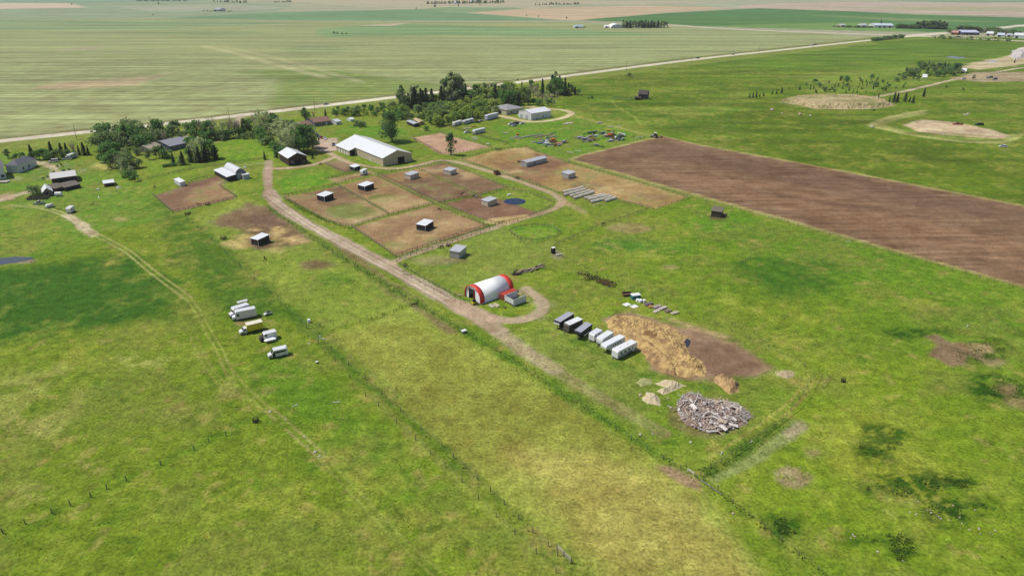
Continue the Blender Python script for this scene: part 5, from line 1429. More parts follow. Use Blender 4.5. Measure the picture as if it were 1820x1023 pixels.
# paddock rails
PG = 'rail fences around the paddocks'
PF = [
    ('rail fence on the left edge of the quonset paddock', [(272, 347), (307, 378), (330, 373)], 2.6, 2),
    ('rail fence on the lower edge of the quonset paddock', [(335, 372), (380, 361), (421, 352)], 2.6, 2),
    ('rail fence on the right edge of the quonset paddock', [(421, 351.5), (404, 340), (390, 331), (403, 325)], 2.4, 2),
    ('rail fence on the upper edge of the quonset paddock', [(262, 318), (300, 310), (345, 300), (400, 292), (460, 284), (476, 280)], 3.0, 3),
    ('low rail fence between the far left shed and brown paddock', [(328, 327), (355, 319), (388, 312)], 2.4, 2),
    ('rail fence between lane and the first dark-shelter paddock', [(505, 351), (545, 374), (585, 397), (625, 403)], 2.8, 2),
    ('rail fence on the top edge of the first dark-shelter paddock', [(505, 350), (550, 340), (600, 330)], 2.6, 2),
    ('rail fence between the two dark-shelter paddocks', [(600, 330), (650, 357), (690, 380)], 2.8, 3),
    ('rail fence above the large lower paddock', [(627, 403), (690, 383), (735, 372), (770, 363)], 2.8, 3),
    ('rail fence between lane and the large lower paddock', [(627, 405), (665, 430), (703, 457)], 2.8, 2),
    ('rail fence along the straight track below the large lower paddock', [(705, 456), (760, 437), (820, 416), (868, 402)], 2.6, 2),
    ('first of the paired rail fences along the central alley', [(668, 312), (720, 338), (770, 362), (820, 383), (866, 402)], 2.8, 2),
    ('second of the paired rail fences along the central alley', [(674, 310), (724, 333), (780, 360), (830, 381), (880, 398)], 2.8, 2),
    ('rail fence dividing the two upper beige-shelter paddocks', [(742, 301), (795, 324), (848, 346)], 2.8, 2),
    ('rail fence on the top edge beside the arena lane', [(672, 311), (742, 300), (790, 288)], 2.8, 2),
    ('rail fence along the loop lane beside the top corner paddock', [(790, 288), (850, 313), (905, 335), (950, 347), (985, 361)], 2.8, 2),
    ('rail fence crossing above the muddy paddock by the pond', [(782, 361), (815, 354), (848, 347), (870, 344), (902, 336)], 2.6, 3),
    ('rail fence below the muddy paddock along the track', [(880, 399), (905, 396), (935, 389), (960, 378), (985, 364)], 2.6, 2),
    ('rail fence on the lower side of the straight track', [(710, 463), (760, 446), (830, 423), (900, 398)], 2.8, 2),
    ('rail fence between lane and the grey metal shelter pasture', [(705, 467), (745, 492), (790, 516), (818, 530)], 3.2, 2),
    ('rail fence round the green exercise ring', [(905, 412), (925, 405), (955, 402), (985, 406), (996, 414), (985, 424), (955, 430), (925, 426), (905, 412)], 3.0, 2),
    ('rail fence of the tan pasture along the loop lane', [(822, 285), (900, 312), (960, 333), (1000, 346), (1080, 356), (1160, 371)], 3.0, 2),
    ('rail fence between tan pasture and machinery yard', [(822, 283), (880, 267), (935, 262), (985, 282), (1015, 292)], 3.0, 2),
    ('rail fence of the tan pasture beside the ploughed field', [(1015, 292), (1120, 321), (1222, 351)], 3.4, 2),
    ('rail fence round the left of the sandy riding ring', [(733, 246), (760, 260), (785, 275)], 2.6, 2),
    ('rail fence on the near edge of the sandy riding ring', [(785, 275), (830, 270), (874, 263)], 2.6, 2),
    ('rail fence on the far edge of the sandy riding ring', [(733, 244), (782, 236), (830, 249), (874, 262)], 2.8, 2),
    ('plank fence of the small pen beside the small dark shed', [(577, 291), (600, 301), (612, 306), (643, 298)], 2.4, 3),
    ('plank fence on the near side of the alley below the small pen', [(578, 319), (610, 312), (640, 305)], 2.4, 3),
    ('rail fence on the near side of the tan alley above shelters', [(590, 330), (620, 321), (660, 312)], 2.4, 2),
]
for lb, q, st, nr_ in PF:
    fence(lb, q, st, 1.45, nr_, .09, group=PG, jit=.02)
fence('dark plank fence with weeds behind the riding ring', [(790, 222), (830, 236), (870, 247), (905, 256)], 2.6, 1.7, 4, .1, mat('dark_fence_planks', (.06, .05, .045), .9), name='plank_fence')
fence('green panel fence around the pen of the dark pasture barn', [(1130, 174.5), (1105, 175.5), (1087, 173.8), (1095, 178), (1128, 179.5)], 4.0, 1.6, 3, .1, mat('green_panel', (.10, .22, .15), .6), mat('green_panel', (.10, .22, .15)))
fence('short wooden rail piece standing alone in the right pasture', [(1315, 469), (1334, 461)], 2.0, 1.2, 2, .09, jit=.1)
fence('tilted pole frame beside the brown trampled corner', [(1462, 690), (1475, 671)], 3.5, 1.0, 1, .07)
fence('white pole rails at the ditch corner gate', [(1222, 838), (1233, 845)], 3.0, 1.1, 2, .1, M_WHITEP, M_WHITEP, name='gate_rails')
# loose gate logs at the corner
for k, (c0, c1, lb) in enumerate((((1244, 852), (1262, 865), 'upper grey log of the gate at the ditch corner'), ((1252, 858), (1283, 879), 'lower grey log of the gate at the ditch corner'))):
    a_, b_ = P(*c0), P(*c1)
    solo('gate_log', lb, 'log', MB().cyl((0, 0, .16), (b_ - a_) + Vector((0, 0, .16)), .15, .12, 8), mat('grey_log', (.17, .155, .14), .9, 0, .3, 1.2, bump=.4), a_)
# utility poles on the road
M_POLE = mat('pole_wood', (.16, .12, .085), .9, 0, .2, 1)
def upole(label, x, y, h=10.5):
    t = thing('utility_pole', label, 'pole', P(x, y), ROAD_ANG, 'utility poles along the gravel road')
    part('shaft', MB().cyl((0, 0, -.2), (0, 0, h), .17, .11, 8), M_POLE, t)
    c = part('crossarm', MB().box((0, 0, h - .6), (.14, 2.4, .14)), M_POLE, t)
    for k in (-1.0, 0, 1.0): part('insulator', MB().cyl((0, k, h - .52), (0, k, h - .3), .06), M_WHITE, c)
for k, (x, y) in enumerate(((137, 249), (270, 232), (409, 216), (560, 197), (717, 176), (862, 159), (985, 143), (1113, 125.5), (1229, 112.5), (1348, 98.2), (1445, 85.6))):
    upole(['utility pole behind the homestead yard spruces', 'utility pole above the homestead thicket', 'utility pole in the bare trees right of the bungalow', 'utility pole above the red-brown roofed house', 'utility pole left of the roadside spruces', 'utility pole right of the tall poplar clump', 'utility pole above the workshop driveway', 'utility pole at the near edge of the green pasture', 'utility pole by the two dark road vehicles', 'utility pole in the middle of the far road stretch', 'utility pole nearest the distant road bend'][k], x, y)

# ================================================================== trees
RT = random.Random(11)
def leaf_mat(name, col, var=.35, k=4.3):
    m = mat(name, tuple(v * k for v in col), .85, 0, var, .55, spec=.15)
    t = m.node_tree                                   # thin leaves let some light through
    b = t.nodes['Principled BSDF']
    tr = t.nodes.new('ShaderNodeBsdfTranslucent')
    mx = t.nodes.new('ShaderNodeMixShader')
    mx.inputs[0].default_value = .45
    src = b.inputs['Base Color'].links[0].from_socket
    t.links.new(src, tr.inputs['Color'])
    t.links.new(b.outputs[0], mx.inputs[1])
    t.links.new(tr.outputs[0], mx.inputs[2])
    t.links.new(mx.outputs[0], [n for n in t.nodes if n.type == 'OUTPUT_MATERIAL'][0].inputs['Surface'])
    return m
LM = dict(
    dark=leaf_mat('spruce_needles', (.020, .034, .017), .35, 2.4), spruce2=leaf_mat('spruce_needles_pale', (.030, .048, .020), .35, 2.4),  # spruce2 is a paler needle tone, drawn at random per tree
    mid=leaf_mat('poplar_leaves', (.052, .072, .026)), grey=leaf_mat('grey_green_leaves', (.105, .120, .058)),
    bright=leaf_mat('willow_leaves', (.060, .086, .021)), deep=leaf_mat('shrub_leaves', (.036, .068, .018)),
    yellow=leaf_mat('fresh_leaves', (.092, .115, .025)), bare=leaf_mat('bare_twigs', (.14, .125, .095)), dense=leaf_mat('cottonwood_leaves', (.030, .052, .018)))
M_BARK = mat('bark', (.10, .085, .07), .9, 0, .3, 2)
M_BARKP = mat('pale_bark', (.28, .26, .22), .9, 0, .25, 2)
def leaves(rs, pts, size):
    mb = MB()
    for p, sc in pts:
        n = Vector((rs.gauss(0, 1), rs.gauss(0, 1), rs.gauss(.5, .8))).normalized()
        u = n.orthogonal().normalized()
        u = Matrix.Rotation(rs.uniform(0, 6.28), 3, n) @ u
        v = n.cross(u)
        s = size * sc * rs.uniform(.6, 1.3)
        k = rs.uniform(.5, .9)
        bend = n * s * rs.uniform(-.3, .3)
        p = Vector(p)
        mb.add([p - u * s, p - v * s * k + bend, p + u * s, p + v * s * k - bend], [(0, 1, 2), (0, 2, 3)])
    return mb
PROTO = {}
def spruce_proto(seed, key, wd):
    """unit height"""
    rs = random.Random(seed)
    pts = []
    tr = MB().cyl((0, 0, 0), (0, 0, .97), .022, .004, 6)
    n = 26
    for i in range(n):
        z = .05 + .92 * i / n
        r = wd * (1 - z) ** .85 * rs.uniform(.8, 1.15)
        arms = 9 if i < n * .7 else 6
        off = rs.uniform(0, 6)
        for k in range(arms):
            t = off + 6.283 * k / arms + rs.uniform(-.3, .3)
            rr = r * rs.uniform(.75, 1.15)
            q = (rr * math.cos(t), rr * math.sin(t), z - rr * .25)
            for j in range(4):
                f = (j + .6) / 4
                pts.append(((q[0] * f + rs.gauss(0, .008), q[1] * f + rs.gauss(0, .008), z - rr * .28 * f + rs.gauss(0, .006)), .7 + .5 * (1 - f)))
        if rs.random() < .8:
            tr.cyl((0, 0, z), (r * .7 * math.cos(off), r * .7 * math.sin(off), z - .03), .005, .002, 4)
    return tr, leaves(rs, pts, .028)
def broad_proto(seed, wd, z0, n=900, size=.036, lobes=9, top=1.0, multi=1, sparse=0.0, flat=1.0):
    rs = random.Random(seed)
    tr = MB()
    cs = []
    for k in range(lobes):
        t = rs.uniform(0, 6.28)
        z = z0 + (top - z0) * (rs.random() ** .8)
        prof = math.sin(math.pi * min(1, max(.06, (z - z0) / (top - z0) * .82 + .16))) ** .7
        rr = wd * prof * rs.uniform(.25, .75)
        cs.append((Vector((rr * math.cos(t), rr * math.sin(t), min(z, top - .09))), wd * rs.uniform(.34, .60) * (.55 + .45 * prof)))
    for m_ in range(multi):
        bx, by = (rs.uniform(-.05, .05), rs.uniform(-.05, .05)) if multi > 1 else (0, 0)
        tr.cyl((bx, by, 0), (bx * 1.4, by * 1.4, z0 + (top - z0) * .55), .026 / math.sqrt(multi), .008, 6)
    for c, r in cs:
        zb = max(.05, min(c.z - .08, z0 * .9 + .35 * (c.z - z0)))
        tr.cyl((0, 0, zb), c, .011, .003, 4)
    pts = []
    per = n // lobes
    for c, r in cs:
        for _ in range(per):
            d = Vector((rs.gauss(0, 1), rs.gauss(0, 1), rs.gauss(0, 1))).normalized()
            q = r * (rs.random() ** .42)
            if sparse and rs.random() < sparse: continue
            p = c + Vector((d.x * q, d.y * q, d.z * q * flat))
            if p.z < .02: p.z = .02 + rs.random() * .05
            pts.append((p, rs.uniform(.7, 1.2)))
    return tr, leaves(rs, pts, size)
def twig_proto(seed):
    """leafless tree: fine upright branches"""
    rs = random.Random(seed)
    tr = MB().cyl((0, 0, 0), (0, 0, .5), .02, .012, 6)
    cr = MB()
    for k in range(46):
        t = rs.uniform(0, 6.28); z = rs.uniform(.12, .6)
        b = Vector((0, 0, z))
        e = Vector((rs.uniform(.05, .26) * math.cos(t), rs.uniform(.05, .26) * math.sin(t), min(1, z + rs.uniform(.2, .42))))
        cr.cyl(b, e, .006, .002, 3, False)
        for j in range(6):
            m_ = b.lerp(e, rs.uniform(.3, 1))
            cr.cyl(m_, m_ + Vector((rs.gauss(0, .05), rs.gauss(0, .05), rs.uniform(.02, .12))), .0035, .0015, 3, False)
    return tr, cr
def protos():
    def reg(kind, fns, mats, bark):
        PROTO[kind] = []
        for tr, cr in fns:
            for lm in mats:
                PROTO[kind].append((tr.mesh('trunk', bark), cr.mesh('crown', lm)))
    reg('spruce', [spruce_proto(s, 'd', w_) for s, w_ in ((1, .20), (2, .24), (3, .17))], [LM['dark'], LM['spruce2']], M_BARK)
    reg('poplar', [broad_proto(s, .20, .10, 1000, .026, 14) for s in (11, 12, 13)], [LM['mid'], LM['grey']], M_BARKP)
    reg('broad', [broad_proto(s, .34, .18, 1000, .038, 11) for s in (21, 22, 23)], [LM['mid'], LM['deep']], M_BARK)
    reg('greybroad', [broad_proto(s, .32, .12, 800, .032, 11, sparse=.25) for s in (31, 32)], [LM['grey']], M_BARKP)
    reg('shrub', [broad_proto(s, .62, .12, 700, .062, 8, multi=3) for s in (41, 42, 43)], [LM['deep'], LM['mid']], M_BARK)
    reg('willow', [broad_proto(s, .50, .10, 800, .05, 10, multi=3) for s in (51, 52, 53)], [LM['bright'], LM['bright'], LM['yellow']], M_BARK)
    reg('yellow', [broad_proto(s, .42, .12, 800, .045, 9) for s in (61, 62)], [LM['yellow']], M_BARK)
    reg('bare', [twig_proto(s) for s in (71, 72)], [LM['bare']], M_BARKP)
    reg('big', [broad_proto(81, .42, .14, 4200, .022, 22)], [LM['dense']], M_BARK)
    reg('oval', [broad_proto(83, .27, .12, 2600, .02, 18, sparse=.1)], [LM['dense']], M_BARK)
protos()
TNAME = dict(spruce='spruce_tree', poplar='poplar_tree', broad='leafy_tree', greybroad='grey_leaved_tree', shrub='leafy_shrub', willow='willow_shrub', yellow='fresh_green_tree', bare='bare_tree', big='cottonwood_tree', oval='oval_tree')
TLOOK = dict(spruce='dark pointed spruce', poplar='tall narrow poplar', broad='green leafy tree', greybroad='grey-green loose tree', shrub='dark green leafy shrub', willow='bright green willow bush', yellow='yellow-green fresh-leaved tree', bare='bare grey leafless tree', big='large dark rounded tree', oval='dark oval tree')
def tree(kind, px, hpx, where, group, wk=1.0, label=None):
    x, y = px
    h = hgt(x, y, hpx) * RT.uniform(.98, 1.14)
    tr, cr = RT.choice(PROTO[kind])
    cat = 'shrub' if kind in ('shrub', 'willow') else 'tree'
    t = thing(TNAME[kind], label or (TLOOK[kind] + ' ' + where), cat, P(x, y), RT.uniform(0, 6.28), group)
    ww = wk * RT.uniform(1.05, 1.3) * (1.22 if kind == 'spruce' else 1.0) * (1.12 if kind in ('shrub', 'willow', 'broad', 'greybroad', 'yellow') else 1.0)
    t.scale = (h * ww, h * ww, h)
    for nm, me in (('trunk', tr), ('crown', cr)):
        o = bpy.data.objects.new(nm, me)
        COL.objects.link(o)
        o.parent = t
    return t
def trees(lst, where, group):
    for kind, x, y, h, *k in lst:
        tree(kind, (x, y), h, where, group, *(k or [1.0]))
def inpoly(px, rnd, n, mind=0):
    xs_, ys_ = [p[0] for p in px], [p[1] for p in px]
    arr = np.array(px, float)
    out = []
    tries = 0
    while len(out) < n and tries < n * 60:
        tries += 1
        q = (rnd.uniform(min(xs_), max(xs_)), rnd.uniform(min(ys_), max(ys_)))
        if sdist(np.array([q]), arr)[0] < 0 and all((q[0] - o[0]) ** 2 + ((q[1] - o[1]) * 1.8) ** 2 > mind ** 2 for o in out):
            out.append(q)
    return out
def grove(px, n, kinds, hr, where, group, mind=4, wk=1.0):
    for q in sorted(inpoly(px, RT, n, mind), key=lambda c: c[1]):
        kd = RT.choice(kinds)
        tree(kd, q, RT.uniform(*hr), where, group, wk)
g = 'trees behind the homestead yard'
trees([('broad', 15, 281, 16), ('shrub', 30, 284, 10), ('shrub', 42, 283, 11), ('spruce', 59, 284, 27), ('shrub', 70, 284, 15), ('shrub', 78, 283, 16), ('shrub', 86, 283, 13), ('spruce', 95, 282, 31), ('spruce', 112, 280, 25), ('shrub', 104, 283, 16), ('spruce', 121, 278, 24), ('shrub', 128, 279, 13), ('bare', 133, 276, 26), ('spruce', 142, 276, 18), ('spruce', 151, 276, 24), ('spruce', 158, 275, 16), ('shrub', 52, 285, 9)], 'in the row behind the homestead yard', g)
g = 'low brush along the shelterbelt'
grove([(165, 268), (245, 238), (330, 240), (345, 250), (420, 246), (452, 236), (455, 246), (380, 256), (320, 252), (258, 266), (236, 302), (226, 320), (208, 306), (176, 288)], 46, ['shrub', 'willow', 'shrub', 'greybroad'], (7, 13), 'in the low brush between homestead yard and clump', g, 5)
grove([(40, 302), (110, 292), (150, 302), (135, 318), (60, 320)], 16, ['shrub'], (2.5, 5), 'among the weeds of the homestead yard', 'weedy bushes in the homestead yard', 5)
tree('shrub', (60, 346), 15, '', None, 1.1, 'dark round bush beside the pointed grey shed')
g = 'trees of the homestead thicket'
grove([(168, 262), (180, 244), (240, 234), (262, 240), (258, 262), (238, 300), (232, 322), (205, 302), (178, 285)], 34, ['broad', 'broad', 'poplar', 'shrub', 'greybroad', 'shrub'], (16, 30), 'in the thicket between yard and bungalow', g, 6)
trees([('bare', 212, 300, 28), ('bare', 222, 306, 24), ('greybroad', 234, 312, 18), ('shrub', 248, 298, 14), ('yellow', 238, 300, 13), ('shrub', 234, 318, 14), ('shrub', 241, 322, 11), ('bare', 200, 292, 24)], 'at the lower end of the homestead thicket', g)
g = 'trees around the bungalow'
grove([(255, 240), (330, 232), (345, 243), (300, 250), (262, 262)], 16, ['broad', 'greybroad', 'shrub', 'poplar'], (14, 24), 'between the bungalow and the road', g, 8)
trees([('broad', 284, 246, 32), ('bare', 294, 256, 24), ('spruce', 276, 276, 17), ('shrub', 284, 280, 18), ('spruce', 291, 280, 22), ('shrub', 297, 281, 17), ('broad', 265, 284, 18, .8), ('spruce', 309, 292, 20), ('spruce', 326, 293, 22), ('broad', 322, 293, 16)], 'on the lawn in front of the bungalow', g)
trees([('spruce', 340, 289, 27), ('greybroad', 348, 287, 38), ('spruce', 355, 289, 26), ('greybroad', 362, 284, 40), ('spruce', 367, 287, 28), ('broad', 373, 283, 30), ('greybroad', 380, 281, 24), ('spruce', 385, 284, 25), ('broad', 344, 280, 34)], 'in the clump at the bungalow gable', g)
hd = leaves(RT, [((RT.uniform(-4, 4), RT.uniform(-1, 1), RT.random() ** .6 * 1.7), 1) for _ in range(900)], .28)
solo('clipped_hedge', 'low dark clipped hedge in front of the bungalow', 'hedge', hd, LM['deep'], P(302, 296), ang(P(286, 297), P(318, 293)))
g = 'trees along the road right of the bungalow'
trees([('broad', 352, 246, 32), ('bare', 361, 247, 34), ('broad', 369, 248, 34), ('shrub', 377, 249, 18), ('greybroad', 384, 247, 30), ('bare', 380, 243, 34), ('shrub', 392, 249, 17), ('greybroad', 398, 246, 28), ('shrub', 405, 247, 14), ('bare', 410, 244, 36), ('bare', 419, 243, 34), ('shrub', 415, 246, 14), ('bare', 426, 242, 30), ('spruce', 433, 240, 22), ('broad', 438, 238, 26), ('broad', 446, 233, 22), ('shrub', 426, 243, 13)], 'in the roadside row behind the bungalow lawn', g)
g = 'trees of the clump beside the arena yard'
trees([('bare', 455, 232, 30), ('greybroad', 464, 236, 38), ('bare', 472, 235, 36), ('greybroad', 480, 240, 40), ('broad', 489, 240, 38), ('shrub', 464, 246, 18), ('shrub', 472, 256, 18), ('shrub', 481, 262, 18), ('shrub', 489, 268, 16), ('shrub', 459, 240, 16), ('shrub', 495, 272, 16), ('greybroad', 498, 252, 42), ('greybroad', 508, 260, 44), ('broad', 516, 256, 40), ('greybroad', 522, 268, 48), ('greybroad', 532, 270, 46), ('broad', 541, 272, 48), ('broad', 548, 270, 42), ('greybroad', 512, 274, 40), ('greybroad', 502, 268, 36), ('spruce', 491, 280, 20), ('spruce', 471, 284, 16), ('shrub', 500, 280, 16), ('broad', 556, 264, 34)], 'in the tall clump beside the arena yard', g)
trees([('spruce', 556, 282, 11), ('shrub', 545, 215, 14)], 'on the lawn by the red-brown roofed house', 'lawn trees by the house')
trees([('broad', 543, 214, 22), ('spruce', 579, 208, 14), ('bare', 558, 212, 14)], 'behind the red-brown roofed house', 'lawn trees by the house')
g = 'shrubs of the roadside belt above the arena'
grove([(560, 205), (640, 196), (720, 184), (722, 204), (690, 214), (640, 206), (600, 208)], 40, ['shrub', 'shrub', 'willow', 'broad'], (7, 13), 'in the low belt above the arena lawn', g, 5)
trees([('shrub', 632, 224, 9), ('shrub', 640, 226, 10), ('shrub', 647, 226, 9)], 'in the small group on the arena lawn', 'bushes on the arena lawn')
tree('big', (697, 252), 50, '', None, 1.0, 'large dark rounded tree beside the arena roof')
tree('oval', (801.5, 276), 37, '', None, 1.0, 'dark oval tree standing in the sandy riding ring')
tree('shrub', (759, 232.5), 8, '', None, 1.0, 'small round bush right of the yellowish shed')
g = 'trees of the roadside spruce row'
trees([('poplar', 711, 192, 36), ('poplar', 715, 193, 38), ('spruce', 727, 193, 28), ('spruce', 733, 193, 26), ('spruce', 738, 193, 36), ('broad', 720, 194, 24), ('spruce', 745, 193, 28), ('spruce', 749, 194, 36), ('spruce', 753, 193, 32), ('spruce', 758, 194, 36), ('broad', 764, 192, 22), ('spruce', 768, 191, 31), ('broad', 774, 190, 20), ('poplar', 733, 186, 34), ('poplar', 740, 184, 34)], 'in the roadside row above the riding ring', g)
g = 'trees of the tall poplar clump'
trees([('spruce', 785, 190, 36), ('poplar', 790, 189, 46, 1.1), ('poplar', 796, 190, 50, 1.1), ('poplar', 802, 188, 54, 1.1), ('poplar', 807, 188, 56, 1.1), ('poplar', 812, 187, 54, 1.1), ('poplar', 817, 186, 50, 1.1), ('spruce', 819, 184, 40), ('spruce', 823, 183, 34), ('spruce', 828, 181, 30), ('poplar', 799, 184, 50), ('bare', 792, 187, 40), ('poplar', 804, 192, 44), ('poplar', 822, 184, 46)], 'in the tallest clump beside the road', g)
g = 'bushes of the bright thicket'
grove([(700, 200), (760, 192), (790, 192), (800, 214), (770, 224), (740, 215), (710, 212)], 36, ['shrub', 'shrub', 'willow', 'broad'], (11, 17), 'in the dark green part of the long thicket', g, 5)
grove([(770, 200), (800, 188), (860, 186), (888, 194), (884, 205), (850, 212), (810, 218), (775, 228)], 60, ['willow', 'willow', 'willow', 'yellow'], (12, 19), 'in the bright part of the long thicket', g, 5)
grove([(808, 178), (842, 180), (846, 190), (815, 190)], 12, ['greybroad', 'shrub'], (14, 18), 'between the poplar clump and thicket', g, 5)
g = 'trees of the grove above the workshop'
grove([(840, 172), (900, 164), (930, 170), (945, 186), (900, 192), (850, 186)], 34, ['broad', 'broad', 'poplar', 'willow', 'spruce'], (18, 30), 'in the grove above the beige house', g, 6)
trees([('yellow', 846, 170, 20), ('yellow', 852, 168, 18), ('spruce', 880, 182, 30), ('spruce', 886, 180, 26), ('yellow', 905, 162, 16), ('broad', 945, 160, 16), ('yellow', 955, 162, 14)], 'at the road side of the workshop grove', g)
g = 'trees of the spruce clump right of the workshop grove'
trees([('spruce', 964, 171, 28), ('spruce', 981, 166, 34), ('broad', 988, 168, 30), ('spruce', 994, 167, 32), ('spruce', 1004, 168, 28), ('poplar', 986, 164, 34), ('broad', 998, 170, 26), ('spruce', 1010, 168, 22), ('broad', 1016, 168, 18), ('spruce', 1022, 169, 16), ('shrub', 1028, 169, 10), ('bare', 948, 176, 20), ('bare', 956, 180, 20), ('bare', 964, 184, 18), ('bare', 972, 186, 18), ('bare', 980, 184, 18), ('bare', 952, 170, 18), ('greybroad', 970, 178, 18), ('shrub', 960, 188, 10), ('shrub', 975, 189, 10), ('bare', 990, 178, 16), ('shrub', 948, 186, 10), ('bare', 942, 170, 22), ('broad', 976, 172, 24), ('bare', 985, 188, 14)], 'in the mixed clump beside the curved driveway', g)
trees([('shrub', 1052, 176, 5), ('shrub', 1046, 176, 3), ('shrub', 1118, 138, 7), ('bare', 1124, 137, 6)], 'standing alone in the near green pasture', 'lone bushes in the green pasture')
# right hand pasture plantings
g = 'young spruces by the dug mound'
trees([('spruce', x, y, h) for x, y, h in ((1332, 174, 8), (1338, 173.5, 10), (1344, 173, 11), (1350, 172, 7), (1357, 171, 8), (1372, 168, 7), (1380, 167, 9), (1389, 166, 10), (1421, 160, 8), (1440, 160, 5), (1403, 160, 4))], 'in the line left of the dug mound', g)
trees([('spruce', x, y, h) for x, y, h in ((1580, 182.5, 12), (1588, 182, 17), (1594, 181.5, 18), (1608, 181, 16), (1616, 181.5, 10), (1622, 183.5, 13), (1561, 175, 10), (1641, 172, 14), (1643, 168, 9))], 'in the dark group right of the dug mound', g)
g = 'saplings on the planted slope'
for q in inpoly([(1420, 150), (1480, 142), (1600, 136), (1640, 140), (1600, 160), (1520, 168), (1440, 166)], RT, 70, 4):
    tree(RT.choice(['spruce', 'shrub', 'spruce']), q, RT.uniform(3, 8), 'among the saplings on the planted slope', g)
grove([(1590, 136), (1610, 126), (1650, 119), (1700, 121), (1712, 130), (1690, 136), (1650, 138)], 46, ['shrub', 'spruce', 'shrub', 'willow', 'broad'], (6, 13), 'in the dense planting by the site buildings', 'trees by the site buildings', 4)
trees([('spruce', 1698, 126, 13), ('spruce', 1716, 129, 8), ('spruce', 1803, 112, 8), ('broad', 1730, 141, 8), ('shrub', 1682, 156, 4), ('shrub', 1712, 160, 4), ('shrub', 1553, 198, 4)], 'standing alone near the excavated site', 'lone trees near the excavated site')
# far country tree belts
def far_row(x0, y0, x1, y1, n, kinds, hr, where, group, dy=.3):
    for k in range(n):
        f = (k + RT.uniform(.1, .9)) / n
        tree(RT.choice(kinds), (x0 + (x1 - x0) * f, y0 + (y1 - y0) * f + RT.uniform(-dy, dy)), RT.uniform(*hr), where, group, 1.5)
far_row(1106, 50, 1186, 50, 30, ['spruce', 'poplar', 'poplar'], (10, 14), 'in the windbreak right of the arched far barn', 'trees of the far windbreak')
far_row(757, 7.5, 895, 6, 40, ['spruce', 'broad'], (4, 6.5), 'in the dark windbreak at the top centre', 'trees of the top centre windbreak')
far_row(242, 2.4, 335, 2.2, 24, ['spruce', 'broad'], (3, 4.5), 'in the dark windbreak at the top left', 'trees of the top left windbreak')
far_row(380, 4.0, 440, 6.0, 14, ['spruce', 'broad'], (3, 5), 'in the short windbreak right of the top left one', 'trees of the top left windbreak')
far_row(950, 10, 1030, 8.5, 20, ['broad', 'spruce'], (3, 5), 'in the low belt at the top centre right', 'trees of the top centre right belt')
far_row(486, 5, 520, 4, 8, ['shrub'], (2, 3), 'in the hedge at the top left centre', 'far hedge bushes')
far_row(360, 20.5, 414, 21, 14, ['shrub'], (1.2, 2), 'ringing the lone far farmhouse', 'bushes around the lone far farmhouse')
trees([('broad', 282, 8.4, 5), ('broad', 773, 13.6, 5), ('broad', 815, 12.5, 4), ('broad', 853, 10.2, 3), ('broad', 740, 16.8, 3), ('broad', 1007, 34.3, 4), ('broad', 936, 29.3, 3), ('broad', 957, 31, 3), ('shrub', 272, 27.5, 2), ('broad', 128, 9.3, 3)], 'standing alone on the far fields', 'lone trees on the far fields')
trees([('shrub', 594, 61, 4), ('shrub', 599, 60.5, 3), ('shrub', 608, 61.4, 3), ('shrub', 616, 61.4, 3), ('shrub', 920, 143, 3)], 'in the small dark clump amid the crop field', 'bushes amid the crop field')
far_row(1626, 50.5, 1682, 52.5, 30, ['spruce', 'spruce', 'broad'], (9, 15), 'around the white house of the far farmstead', 'trees of the far right farmsteads')
far_row(1594, 50.5, 1628, 51.5, 18, ['shrub', 'broad'], (5, 8), 'between the far blue-roofed barn and white house', 'trees of the far right farmsteads')
trees([('spruce', 1565, 46, 11), ('broad', 1040, 49.6, 3)], 'behind the far blue-roofed barn', 'trees of the far right farmsteads')
far_row(1700, 57.5, 1742, 58.5, 18, ['spruce', 'broad'], (7, 12), 'behind the far lavender-roofed barn', 'trees of the far right farmsteads')
far_row(1744, 57, 1815, 66, 40, ['broad', 'shrub', 'spruce', 'bare'], (6, 11), 'among the houses at the far right edge', 'trees of the far right farmsteads')
far_row(1550, 73.5, 1605, 67, 24, ['shrub'], (4, 6), 'in the hedge at the distant road bend', 'bushes at the distant road bend')
far_row(1655, 68, 1800, 74, 30, ['shrub', 'willow', 'bare'], (3, 6), 'in the roadside scrub below the far houses', 'bushes below the far houses')
far_row(1685, 58, 1692, 60, 4, ['broad', 'shrub'], (5, 7), 'beside the red far shed', 'trees of the far right farmsteads')
far_row(1480, 48.5, 1552, 50, 26, ['shrub', 'broad'], (2, 4), 'around the low sheds of the far farmstead', 'trees of the far right farmsteads')
